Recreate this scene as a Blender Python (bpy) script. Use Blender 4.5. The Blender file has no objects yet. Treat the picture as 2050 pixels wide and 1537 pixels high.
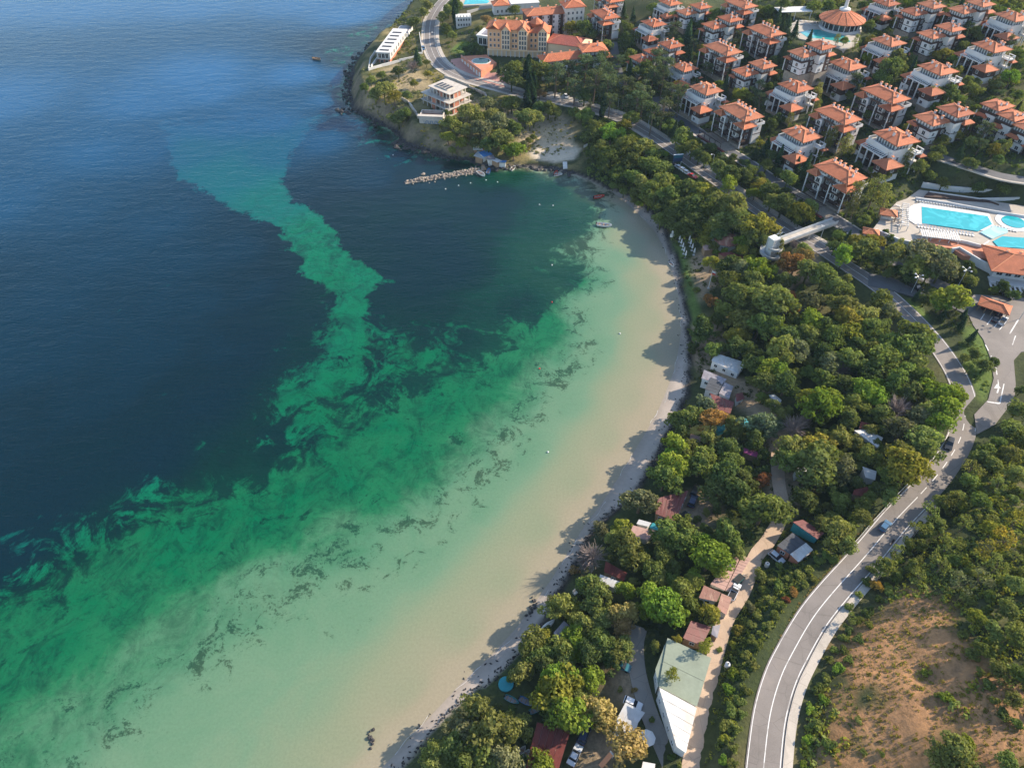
import bpy, bmesh, math, random
import numpy as np
from mathutils import Vector, Matrix
R = math.radians
random.seed(7); rng = np.random.default_rng(7)
C = bpy.context.scene.collection
sc = bpy.context.scene

# ---------------------------------------------------------------- camera, world, sun, exposure
CAM_H, PITCH, FPX = 165.0, 45.0, 1424.0
cd = bpy.data.cameras.new('camera'); cam = bpy.data.objects.new('camera', cd); C.objects.link(cam)
cam.location = (0, 0, CAM_H); cam.rotation_euler = (R(90 - PITCH), 0, 0)
cd.sensor_fit = 'HORIZONTAL'; cd.angle = 2 * math.atan(1025 / FPX); cd.clip_start = 1; cd.clip_end = 20000
sc.camera = cam
SUN_AZ, SUN_EL = 20.0, 27.0            # degrees from +X towards +Y, above the horizon
w = bpy.data.worlds.new('World'); sc.world = w; w.use_nodes = True
nt = w.node_tree; bg = nt.nodes['Background']
sky = nt.nodes.new('ShaderNodeTexSky'); sky.sky_type = 'NISHITA'; sky.sun_disc = False
sky.sun_elevation = R(SUN_EL); sky.sun_rotation = R(90 - SUN_AZ); sky.altitude = 100; sky.air_density = 1.0; sky.dust_density = .7; sky.ozone_density = 1.2
nt.links.new(sky.outputs[0], bg.inputs[0]); bg.inputs[1].default_value = 0.15
sd = bpy.data.lights.new('sun', 'SUN'); so = bpy.data.objects.new('sun', sd); C.objects.link(so)
sd.energy = 5.0; sd.angle = R(0.6); sd.color = (1.0, 0.86, 0.68)
sv = Vector((math.cos(R(SUN_EL)) * math.cos(R(SUN_AZ)), math.cos(R(SUN_EL)) * math.sin(R(SUN_AZ)), math.sin(R(SUN_EL))))
so.rotation_euler = sv.to_track_quat('Z', 'Y').to_euler(); so.location = (200, 100, 300)
sc.view_settings.view_transform = 'Standard'; sc.view_settings.look = 'None'
sc.view_settings.exposure = 1.18; sc.view_settings.gamma = 1.0; sc.view_settings.use_curve_mapping = False
sc.render.engine = 'CYCLES'
cy = sc.cycles
cy.use_denoising = True; cy.max_bounces = 5; cy.diffuse_bounces = 3; cy.glossy_bounces = 2; cy.transmission_bounces = 2
cy.transparent_max_bounces = 6; cy.volume_bounces = 1; cy.sample_clamp_indirect = 4

# ---------------------------------------------------------------- photograph survey -> ground coordinates
_s, _c = math.sin(R(PITCH)), math.cos(R(PITCH))
def ray(px, py):
    u = (px - 1025) / FPX; v = (py - 768.5) / FPX
    return np.array([u, _c - v * _s, -(_s + v * _c)])
def atz(px, py, z=0.0):
    d = ray(px, py); t = (CAM_H - z) / -d[2]
    return np.array([d[0] * t, d[1] * t, z])
def P2(lst, z=0.0):
    return np.array([atz(a, b, z)[:2] for a, b in lst])
def ints(s, n):
    v = [float(q) for q in s.replace(';', ' ').replace(',', ' ').split()]
    return [tuple(v[i:i + n]) for i in range(0, len(v), n)]

def smooth(a, b, x):
    t = np.clip((x - a) / (b - a), 0, 1); return t * t * (3 - 2 * t)
_lat = rng.random((256, 256))
def vnoise(x, y):
    xi = np.floor(x).astype(int); yi = np.floor(y).astype(int); fx = x - xi; fy = y - yi
    fx = fx * fx * (3 - 2 * fx); fy = fy * fy * (3 - 2 * fy)
    a = _lat[xi & 255, yi & 255]; b = _lat[(xi + 1) & 255, yi & 255]; c = _lat[xi & 255, (yi + 1) & 255]; d = _lat[(xi + 1) & 255, (yi + 1) & 255]
    return (a * (1 - fx) + b * fx) * (1 - fy) + (c * (1 - fx) + d * fx) * fy
def fbm(x, y, s, o=4):
    t = 0; a = 1; n = 0
    for k in range(o):
        t = t + a * vnoise(x / s + 17.3 * k, y / s + 5.1 * k); n += a; a *= .5; s *= .5
    return t / n * 2 - 1
def seg_dist(X, Y, poly, closed=False):
    D = np.full(X.shape, 1e18); n = len(poly)
    for i in range(n if closed else n - 1):
        ax, ay = poly[i]; bx, by = poly[(i + 1) % n]; dx, dy = bx - ax, by - ay
        t = np.clip(((X - ax) * dx + (Y - ay) * dy) / (dx * dx + dy * dy + 1e-9), 0, 1)
        D = np.minimum(D, (X - ax - t * dx) ** 2 + (Y - ay - t * dy) ** 2)
    return np.sqrt(D)
def inside(X, Y, poly):
    I = np.zeros(X.shape, bool); n = len(poly)
    for i in range(n):
        ax, ay = poly[i]; bx, by = poly[(i + 1) % n]
        if ay == by: continue
        I ^= ((ay > Y) != (by > Y)) & (X < (bx - ax) * (Y - ay) / (by - ay) + ax)
    return I
def sdist(X, Y, poly):
    d = seg_dist(X, Y, poly, True); return np.where(inside(X, Y, poly), d, -d)
def resample(P, step):
    P = np.asarray(P, float); out = []
    Q = np.vstack([2 * P[0] - P[1], P, 2 * P[-1] - P[-2]])
    for i in range(1, len(Q) - 2):
        p0, p1, p2, p3 = Q[i - 1:i + 3]; n = max(2, int(np.linalg.norm(p2 - p1) / step * 1.5))
        for t in np.arange(n) / n:
            out.append(.5 * (2 * p1 + (p2 - p0) * t + (2 * p0 - 5 * p1 + 4 * p2 - p3) * t * t + (3 * p1 - p0 - 3 * p2 + p3) * t ** 3))
    out.append(P[-1]); out = np.array(out)
    s = np.r_[0, np.cumsum(np.linalg.norm(np.diff(out, axis=0), axis=1))]
    n = max(2, int(s[-1] / step)); q = np.linspace(0, s[-1], n + 1)
    return np.stack([np.interp(q, s, out[:, k]) for k in range(out.shape[1])], 1)

# shoreline (water's edge) and back of the beach, surveyed along the bay
Wpx = ints('''868,-15 850,2 826,18 813,32 797,50 793,59 774,76 750,85 744,96 722,118 710,135 703,158 698,190 711,217 733,232 762,246 797,265 808,287 832,294
861,306 902,315 948,320 972,333 1000,336 1031,331 1060,335 1104,337 1148,346 1183,360 1216,378 1245,398 1280,430 1310,462 1332,500 1345,540 1356,580 1362,620 1364,660
1358,700 1350,740 1335,780 1318,820 1296,860 1272,900 1245,945 1210,1000 1172,1050 1140,1100 1110,1150 1075,1200 1035,1255 985,1310 925,1365 855,1440 800,1500 750,1550 690,1615''', 2)
Bpx = Wpx[:30] + ints('''1250,385 1290,415 1322,450 1342,490 1355,525 1362,560 1370,600 1376,640 1379,680 1379,720 1378,760 1374,790 1360,820 1345,850 1330,885 1312,920
1292,960 1262,1000 1222,1030 1185,1065 1158,1115 1130,1160 1100,1225 1060,1285 1020,1330 985,1365 940,1390 890,1440 850,1485 815,1525 785,1560 740,1615''', 2)
def closed(px):
    p = P2(px); return np.vstack([[[200, 6000], [-20, 1500]], p, [[p[-1][0] - 30, -200], [-120, -6000], [9000, -6000], [9000, 6000]]])
Wp, Bp = closed(Wpx), closed(Bpx)

# terrain heights (px, py, metres above the sea)
ZC = ints('''1530,1500,10 1600,1260,9 1760,1080,8.5 1900,900,8.5 1940,800,9 1900,700,9 1790,595,9 1640,495,9 1500,405,9 1330,290,9.5 1200,222,10 1050,190,11 920,148,11 861,75,12 885,5,14
1450,1300,5 1230,1450,4 1120,1420,3.5 1330,1100,4 1500,900,5 1440,1000,4.5 1600,700,6.5 1750,750,7.5 1620,850,6 1450,700,4.5 1500,560,5 1420,520,3.5 1390,600,3 1700,620,7.5 1640,1000,6.5 1560,1080,5.5
1480,290,14 1380,250,12.5 1560,365,13 1650,423,12.5 1740,490,11.5 1680,380,14 1780,330,18 1700,250,21 1590,210,20 1900,280,23 2020,330,25 1900,450,14 1800,430,13.5 2010,470,14 1960,545,12.5 2000,620,11.5 1880,180,31 1720,60,34 2000,100,38
1500,100,26 1300,60,25 1100,100,17 1150,60,19 1400,210,17 1250,150,15 1900,0,46 1600,0,42 1350,0,33 1000,30,17 950,0,17 1000,105,14 940,120,12
780,110,8 900,190,9 790,190,8.5 940,280,6 1050,250,7 1100,300,2.5 1180,310,4 1000,300,3.5 820,60,9 1200,300,6 1300,380,5 1400,420,6 1250,340,4
2040,840,13 2040,1000,20 1940,1000,13 1900,1150,15 1800,1230,14 1720,1260,11.5 1800,1400,17 2000,1300,24 2000,1500,27 1750,1500,16 1650,1450,12 1640,1350,11 2090,1150,24 1620,1530,12 1990,780,10 2030,700,11
-800,-600,12 2600,-300,80 2900,400,45 2600,1000,45 2400,1700,45 1200,1900,8 1600,1900,14''', 3)
# roads: centre line pixels
ROAD = {
 'main': ints('''1518,1660 1524,1590 1529,1525 1542,1430 1561,1360 1586,1307 1627,1237 1672,1180 1735,1110 1790,1045 1849,981 1886,938 1912,898 1927,860 1933,820 1928,785 1912,745 1882,700 1850,660 1815,625 1780,592 1735,558 1690,528 1640,497 1590,467
 1540,435 1490,402 1440,366 1390,331 1340,295 1290,261 1245,237 1200,222 1150,209 1096,198 1043,187 1000,176 945,162 905,146 878,125 864,100 860,75 862,50 870,25 885,5 905,-12 940,-30''', 2),
 'upper': ints('1310,195 1340,226 1370,246 1429,285 1499,328 1568,375 1649,425 1704,461 1752,493 1810,535 1870,565 1930,590', 2),
 'access': ints('1738,560 1790,571 1850,588 1900,600 1950,620', 2),
 'terrace': ints('1800,285 1845,303 1890,318 1950,335 2012,350 2100,370', 2),
 'side': ints('1205,30 1222,60 1229,90 1236,138 1250,175', 2),
 'track': ints('1372,1580 1387,1514 1408,1424 1426,1334 1452,1243 1489,1178 1513,1114 1539,1081 1565,1025 1558,960 1556,910', 2),
 'lane': ints('1352,1560 1343,1527 1325,1489 1297,1424 1276,1347 1272,1290 1280,1255', 2),
}
RW = {'main': 7.0, 'upper': 5.6, 'access': 8.0, 'terrace': 5.5, 'side': 4.5, 'track': 3.6, 'lane': 3.8}
RZ = {'main': 9.5, 'upper': 13, 'access': 10.5, 'terrace': 23, 'side': 18, 'track': 5.5, 'lane': 4}

def axis(a, b, step, out, grow=1.35):
    v = list(np.arange(a, b + .1, step)); s = step; q = v[-1]; lo = v[0]
    s = step; 
    while q < out: s *= grow; q += s; v.append(q)
    s = step
    while lo > -out: s *= grow; lo -= s; v.insert(0, lo)
    return np.array(v)
GX = axis(-125, 470, 1.75, 6000); GY = axis(20, 720, 1.75, 6000)
X, Y = np.meshgrid(GX, GY, indexing='ij')
ctrl = np.array([[*atz(a, b, z)[:2], z] for a, b, z in ZC])
num = np.zeros_like(X); den = np.zeros_like(X)
for cx, cy_, cz in ctrl:
    k = 1 / ((X - cx) ** 2 + (Y - cy_) ** 2 + 60) ** 1.6; num += k * cz; den += k
base = num / den
def boxblur(a, n):
    for ax in (0, 1):
        p = np.pad(a, [(n, n) if i == ax else (0, 0) for i in (0, 1)], mode='edge'); cs = np.cumsum(p, axis=ax)
        cs = np.concatenate([np.zeros_like(np.take(cs, [0], ax)), cs], ax); m = 2 * n + 1
        a = (np.take(cs, range(m, cs.shape[ax]), ax) - np.take(cs, range(0, cs.shape[ax] - m), ax)) / m
    return a
base = boxblur(base, 4)
base = np.clip(base, 0.5, 70)
sdW = sdist(X, Y, Wp); sdB = sdist(X, Y, Bp)
prom = ((X < atz(975, 333)[0] + 12) & (Y > 290)).astype(float); prom = boxblur(prom, 4)
beach = np.clip(sdW * .055, -3, 0.75)
blend = 34 * (1 - prom) + 9 * prom
sb = sdB + prom * fbm(X, Y, 9, 3) * 2.2
land = beach + smooth(-.3, 1.4, sb) * .9 + (base - 1.5) * smooth(0, blend, sb)
Z = np.where(sb > -.3, land, beach)
Z = Z + fbm(X, Y, 14, 4) * .35 * smooth(1, 12, sdB) + fbm(X, Y, 30, 3) * .5 * smooth(5, 25, sdB)
hill = smooth(0, 14, sdist(X, Y, P2([(1640, 1537), (1650, 1420), (1700, 1290), (1790, 1170), (1960, 960), (2060, 860), (2300, 900), (2300, 1700), (1640, 1700)], 14)))
Z += hill * (fbm(X, Y, 11, 5) * .9 - np.abs(fbm(X + 7, Y * .6 + X * .5, 9, 3)) * 1.6)
RC = {}
def lerpgrid(F, x, y):
    i = np.clip(np.searchsorted(GX, x) - 1, 0, len(GX) - 2); j = np.clip(np.searchsorted(GY, y) - 1, 0, len(GY) - 2)
    fx = (x - GX[i]) / (GX[i + 1] - GX[i]); fy = (y - GY[j]) / (GY[j + 1] - GY[j])
    return (F[i, j] * (1 - fx) + F[i + 1, j] * fx) * (1 - fy) + (F[i, j + 1] * (1 - fx) + F[i + 1, j + 1] * fx) * fy
def hit(px, py, dz=0.0, F=None):
    F = Z if F is None else F; z = 8.0
    for k in range(14):
        p = atz(px, py, z); z2 = float(lerpgrid(F, p[0], p[1])) + dz; z += (z2 - z) * .7
    p = atz(px, py, z); return np.array([p[0], p[1], z - dz])
def flatten(cl, zc, half, fade):
    global Z
    bx0, by0 = cl.min(0) - half - fade; bx1, by1 = cl.max(0) + half + fade
    i0, i1 = np.searchsorted(GX, [bx0, bx1]); j0, j1 = np.searchsorted(GY, [by0, by1])
    sx, sy = X[i0:i1, j0:j1], Y[i0:i1, j0:j1]; D = np.full(sx.shape, 1e9); ZZ = np.zeros(sx.shape)
    for (a, b), z in zip(cl, zc):
        d = (sx - a) ** 2 + (sy - b) ** 2; m = d < D; D[m] = d[m]; ZZ[m] = z
    k = 1 - smooth(half, half + fade, np.sqrt(D)); Z[i0:i1, j0:j1] = Z[i0:i1, j0:j1] * (1 - k) + ZZ * k
for k in ('lane', 'track', 'terrace', 'side', 'access', 'upper', 'main'):
    pts = np.array([hit(a, b)[:2] for a, b in ROAD[k]]); cl = resample(pts, 1.6); zc = lerpgrid(Z, cl[:, 0], cl[:, 1])
    n = 12; zp = np.pad(zc, n, mode='edge'); zc = np.convolve(zp, np.ones(2 * n + 1) / (2 * n + 1), 'valid')
    RC[k] = (cl, zc); flatten(cl, zc, RW[k] / 2 + (2.6 if k == 'main' else 1.2), 6 if k in ('main', 'upper') else 3)
def pad_poly(px, z, fade=4.0):                      # a levelled platform
    global Z
    p = np.array([atz(a, b, z)[:2] for a, b in px]); d = sdist(X, Y, p); k = smooth(-fade, 0.0, d); Z = Z * (1 - k) + z * k; return p
LOTpx = [(1930, 612), (1950, 590), (2050, 597), (2130, 620), (2130, 700), (2044, 705), (2029, 722), (2033, 770), (2030, 800), (1992, 850), (1955, 870), (1950, 830), (1978, 800), (1989, 757), (1981, 714), (1968, 680), (1948, 652)]
zl = 10.4
LOT = pad_poly(LOTpx, zl, 5)
DECKpx = [(1738, 462), (1790, 395), (1850, 372), (2130, 415), (2130, 600), (2040, 575), (1960, 540), (1900, 505), (1800, 490)]
zd = 14.5
DECK = pad_poly([(1752, 456), (1795, 402), (1850, 372), (2140, 420), (2140, 545), (1990, 520), (1905, 495), (1820, 480)], zd, 5)
zu = 35.0
UDECK = pad_poly([(1570, 50), (1600, 20), (1740, 20), (1735, 70), (1705, 100), (1640, 98), (1585, 85)], zu, 8)
zh = 13.5
HPAD = pad_poly([(990, 110), (1085, 112), (1110, 120), (1085, 127), (1000, 124)], zh, 6)
PLAZA = [(898, 122), (930, 122), (955, 136), (985, 150), (1010, 148), (1030, 176), (1000, 174), (950, 159), (915, 142)]

def ground(x, y): return float(lerpgrid(Z, np.float64(x), np.float64(y)))
# ---------------------------------------------------------------- materials
def srgb(r, g, b):
    f = lambda c: c / 12.92 if c <= .04045 else ((c + .055) / 1.055) ** 2.4
    return (f(r / 255), f(g / 255), f(b / 255), 1)
class NT:
    def __init__(s, name):
        s.m = bpy.data.materials.new(name); s.m.use_nodes = True; s.t = s.m.node_tree; s.t.nodes.clear()
        s.out = s.n('ShaderNodeOutputMaterial')
    def n(s, t, **kw):
        q = s.t.nodes.new(t)
        for k, v in kw.items(): setattr(q, k, v)
        return q
    def l(s, a, b): s.t.links.new(a, b)
    def val(s, sock, v):
        if hasattr(v, 'is_output') or isinstance(v, bpy.types.NodeSocket): s.l(v, sock)
        else: sock.default_value = v
    def noise(s, scale, detail=4, vec=None, rough=.6, dist=0):
        q = s.n('ShaderNodeTexNoise'); q.inputs['Scale'].default_value = scale; q.inputs['Detail'].default_value = detail
        q.inputs['Roughness'].default_value = rough; q.inputs['Distortion'].default_value = dist
        if vec is not None: s.l(vec, q.inputs['Vector'])
        return q.outputs['Fac']
    def pos(s): return s.n('ShaderNodeNewGeometry').outputs['Position']
    def obj(s): return s.n('ShaderNodeTexCoord').outputs['Object']
    def scale(s, vec, x, y, z):
        q = s.n('ShaderNodeVectorMath', operation='MULTIPLY'); s.l(vec, q.inputs[0]); q.inputs[1].default_value = (x, y, z); return q.outputs[0]
    def ramp(s, fac, stops):
        q = s.n('ShaderNodeValToRGB'); e = q.color_ramp.elements
        while len(e) < len(stops): e.new(.5)
        for el, (p, c) in zip(e, stops): el.position = p; el.color = c if len(c) == 4 else (*c, 1)
        s.val(q.inputs[0], fac); return q.outputs[0]
    def mix(s, fac, a, b, mode='MIX'):
        q = s.n('ShaderNodeMix', data_type='RGBA', blend_type=mode); s.val(q.inputs['Factor'], fac)
        for k, v in (('A', a), ('B', b)):
            sk = [i for i in q.inputs if i.name == k and i.type == 'RGBA'][0]
            s.val(sk, v if hasattr(v, 'is_output') or len(v) == 4 else (*v, 1))
        return [o for o in q.outputs if o.type == 'RGBA'][0]
    def math(s, op, a, b=0.0, clamp=False):
        q = s.n('ShaderNodeMath', operation=op, use_clamp=clamp); s.val(q.inputs[0], a); s.val(q.inputs[1], b); return q.outputs[0]
    def maprange(s, v, a, b, c=0., d=1.):
        q = s.n('ShaderNodeMapRange', interpolation_type='SMOOTHSTEP'); s.val(q.inputs[0], v)
        for i, k in enumerate((a, b, c, d)): q.inputs[1 + i].default_value = k
        return q.outputs[0]
    def bsdf(s, col, rough=.8, bump=None, bstr=.3, bdist=.1, spec=.3, metal=0.0):
        q = s.n('ShaderNodeBsdfPrincipled'); s.val(q.inputs['Base Color'], col if hasattr(col, 'is_output') or len(col) == 4 else (*col, 1))
        s.val(q.inputs['Roughness'], rough); q.inputs['Specular IOR Level'].default_value = spec; q.inputs['Metallic'].default_value = metal
        if bump is not None:
            b = s.n('ShaderNodeBump'); b.inputs['Strength'].default_value = bstr; b.inputs['Distance'].default_value = bdist
            s.l(bump, b.inputs['Height']); s.l(b.outputs[0], q.inputs['Normal'])
        s.l(q.outputs[0], s.out.inputs[0]); return q
def plain(name, col, rough=.75, var=.18, scale=.6, fine=6.0, spec=.3, metal=0.0, dirt=None):
    t = NT(name); p = t.obj()
    n = t.math('ADD', t.math('MULTIPLY', t.noise(scale, 3, p), .6), t.math('MULTIPLY', t.noise(fine, 3, p), .4))
    lo = tuple(c * (1 - var) for c in col); hi = tuple(min(1, c * (1 + var)) for c in col)
    c = t.ramp(n, [(.3, lo), (.7, hi)])
    if dirt: c = t.mix(t.maprange(t.noise(.35, 5, p), .52, .68, 0, .7), c, dirt)
    t.bsdf(c, rough, None, spec=spec, metal=metal); return t.m
def roofmat(name, col, stripe=3.2, var=.25):
    t = NT(name); p = t.obj(); g = t.pos()
    wv = t.n('ShaderNodeTexWave', wave_type='BANDS', bands_direction='DIAGONAL'); t.l(p, wv.inputs[0]); wv.inputs['Scale'].default_value = stripe
    wv.inputs['Distortion'].default_value = .4
    n = t.noise(.5, 5, g); f = t.noise(3.0, 3, g)
    c = t.ramp(t.math('ADD', t.math('MULTIPLY', n, .65), t.math('MULTIPLY', f, .35)), [(.3, tuple(k * (1 - var) for k in col)), (.5, col), (.72, tuple(min(1, k * (1 + var)) for k in col))])
    oi = t.n('ShaderNodeObjectInfo').outputs['Random']; c = t.mix(1.0, c, t.ramp(oi, [(0, (.72, .66, .66)), (.35, (1, .96, .92)), (.7, (1.08, 1.08, 1.05)), (1, (.90, 1.02, 1.08))]), 'MULTIPLY'); c = t.mix(t.maprange(t.noise(.28, 6, g, .7), .52, .7, 0, .45), c, tuple(k * .6 + .02 for k in col))
    c = t.mix(t.math('MULTIPLY', wv.outputs['Fac'], .22), c, tuple(k * .55 for k in col))
    t.bsdf(c, .8, wv.outputs['Fac'], .5, .06, spec=.25); return t.m
def metalroof(name, col, stripe=2.4, rust=None, rough=.5):
    t = NT(name); p = t.obj()
    wv = t.n('ShaderNodeTexWave', wave_type='BANDS', bands_direction='X'); t.l(p, wv.inputs[0]); wv.inputs['Scale'].default_value = stripe
    n = t.noise(.45, 5, p); c = t.ramp(n, [(.3, tuple(k * .78 for k in col)), (.65, tuple(min(1, k * 1.12) for k in col))])
    c = t.mix(t.math('MULTIPLY', wv.outputs['Fac'], .42), c, tuple(k * .55 for k in col))
    if rust: c = t.mix(t.maprange(t.noise(.6, 6, t.scale(p, 1, .3, 1)), .5, .62, 0, .8), c, rust)
    t.bsdf(c, rough, wv.outputs['Fac'], .5, .05, spec=.35); return t.m
M = {}
M['white'] = plain('white_render', (.54, .53, .51), .8, .08, .4, dirt=(.50, .47, .42))
M['offwhite'] = plain('aged_white_render', (.55, .53, .48), .85, .12, .4, dirt=(.34, .31, .27))
M['timber'] = plain('dark_timber', (.050, .028, .022), .7, .35, 1.5)
M['stone'] = plain('rubble_stone', (.27, .22, .17), .9, .35, 1.4, 3)
M['roof'] = roofmat('terracotta_roof', (.43, .138, .066))
M['roofdark'] = roofmat('weathered_red_roof', (.30, .085, .06))
M['ridge'] = plain('ridge_tile', (.62, .25, .12), .8, .15)
M['glass'] = plain('dark_window_glass', (.018, .022, .028), .12, .2, .3, spec=.6)
M['frame'] = plain('white_window_frame', (.62, .62, .60), .5, .05)
M['rail'] = plain('dark_wooden_railing', (.060, .036, .028), .7, .2)
M['peach'] = plain('peach_render', (.62, .36, .20), .85, .08, .5)
M['peachlight'] = plain('pale_yellow_render', (.66, .48, .30), .85, .08, .5)
M['concrete'] = plain('bare_concrete', (.42, .38, .33), .9, .2, .5, dirt=(.28, .24, .20))
M['grey'] = plain('grey_concrete', (.36, .355, .34), .88, .15, .6)
M['paving'] = plain('pale_paving', (.36, .32, .27), .85, .14, .4, 3)
M['terracotta'] = plain('terracotta_paving', (.50, .20, .115), .85, .2, .4)
M['pinkpave'] = plain('pink_paving', (.42, .215, .17), .85, .18, .3)
M['brick'] = plain('brick_infill', (.36, .14, .085), .9, .25, 1.0)
M['steel'] = plain('galvanised_steel', (.50, .52, .52), .45, .12, .5, metal=.3)
M['whitemetal'] = metalroof('white_sheet_metal', (.52, .515, .50), 2.0, (.42, .36, .30))
M['redmetal'] = metalroof('dark_red_sheet', (.145, .028, .024), 1.6, (.12, .04, .03))
M['redtile'] = roofmat('old_red_tiles', (.13, .030, .024))
M['rustmetal'] = metalroof('rusty_sheet', (.23, .085, .055), 1.8, (.36, .22, .15))
M['greysheet'] = metalroof('grey_asbestos_sheet', (.26, .24, .26), 1.4, (.15, .12, .13))
M['greengrey'] = plain('grey_green_felt', (.20, .23, .175), .85, .14, .25, 2)
M['bitumen'] = plain('dark_bitumen_felt', (.045, .050, .060), .7, .25, .3)
M['pinkboard'] = plain('faded_pink_boards', (.38, .24, .20), .85, .15, .5)
M['magenta'] = plain('magenta_awning', (.33, .06, .16), .7, .1)
M['blue'] = plain('blue_tarpaulin', (.05, .18, .42), .6, .2)
M['teal'] = plain('teal_tarpaulin', (.03, .24, .27), .6, .2)
M['darkgreen'] = plain('dark_green_paint', (.012, .07, .06), .6, .2)
M['black'] = plain('black_rubber', (.02, .02, .02), .8, .2)
M['wood'] = plain('weathered_wood', (.26, .17, .10), .85, .25, 1.5)
M['rock'] = plain('sea_rock', (.25, .205, .165), .9, .35, .8, 3)
M['darkrock'] = plain('wet_dark_rock', (.035, .032, .032), .7, .4, .8, 3)
M['red'] = plain('red_paint', (.42, .04, .03), .5, .1)
M['bark'] = plain('tree_bark', (.14, .10, .07), .9, .3, 2)
M['twig'] = plain('grey_twigs', (.22, .17, .15), .9, .3, 2)
M['canvas'] = plain('white_canvas', (.52, .515, .50), .85, .06)
def pool(name, col):
    t = NT(name); v = t.n('ShaderNodeTexVoronoi', feature='SMOOTH_F1'); t.l(t.pos(), v.inputs['Vector']); v.inputs['Scale'].default_value = .35
    c = t.mix(t.maprange(t.noise(.12, 4, t.pos(), dist=1.5), .48, .62, 0, .55), col, tuple(min(1, k * 1.5 + .04) for k in col))
    t.bsdf(c, .06, t.noise(1.2, 2, t.pos()), .08, .1, spec=.5); return t.m
M['cascade'] = pool('pale_cascade_water', (.28, .46, .48)); M['pool'] = pool('turquoise_pool_water', (.008, .29, .32)); M['poolteal'] = pool('teal_pool_water', (.03, .26, .25)); M['poolgreen'] = pool('dark_green_pool_water', (.008, .085, .055))
def paint(name, col): return plain(name, col, .28, .04, .3, spec=.5)
for k, c in dict(car_white=(.58, .58, .58), car_silver=(.42, .44, .46), car_black=(.015, .017, .02), car_navy=(.02, .035, .085), car_blue=(.04, .11, .20), car_teal=(.015, .10, .13), car_red=(.40, .03, .025)).items(): M[k] = paint(k, c)
def asphalt(name, col, tint):
    t = NT(name); p = t.pos(); c = t.ramp(t.math('ADD', t.math('MULTIPLY', t.noise(.15, 5, p), .6), t.math('MULTIPLY', t.noise(4, 3, p), .4)), [(.3, tuple(k * .75 for k in col)), (.7, tuple(k * 1.2 for k in col))])
    c = t.mix(t.maprange(t.noise(.05, 5, p), .5, .7, 0, .6), c, tint); vo = t.n('ShaderNodeTexVoronoi', feature='DISTANCE_TO_EDGE'); t.l(p, vo.inputs['Vector']); vo.inputs['Scale'].default_value = .16; c = t.mix(t.maprange(vo.outputs['Distance'], .0, .012, .45, 0), c, tuple(k * .45 for k in col)); c = t.mix(t.maprange(t.noise(.22, 2, t.scale(p, 1, .4, 1)), .60, .62, 0, .28), c, tuple(k * .6 for k in col)); t.bsdf(c, .85, t.noise(6, 2, p), .2, .03); return t.m
M['asphalt'] = asphalt('worn_asphalt', (.175, .155, .14), (.24, .205, .175))
M['asphalt2'] = asphalt('dark_asphalt', (.10, .10, .105), (.13, .125, .12))
M['trackdirt'] = asphalt('packed_dirt', (.38, .28, .20), (.46, .36, .27))
M['footway'] = asphalt('pale_footway', (.40, .355, .30), (.46, .41, .35))
M['footway2'] = asphalt('worn_concrete_lane', (.20, .18, .155), (.26, .22, .18))
M['mark'] = plain('road_paint', (.60, .59, .57), .8, .15, 1, dirt=(.22, .20, .18))

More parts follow.
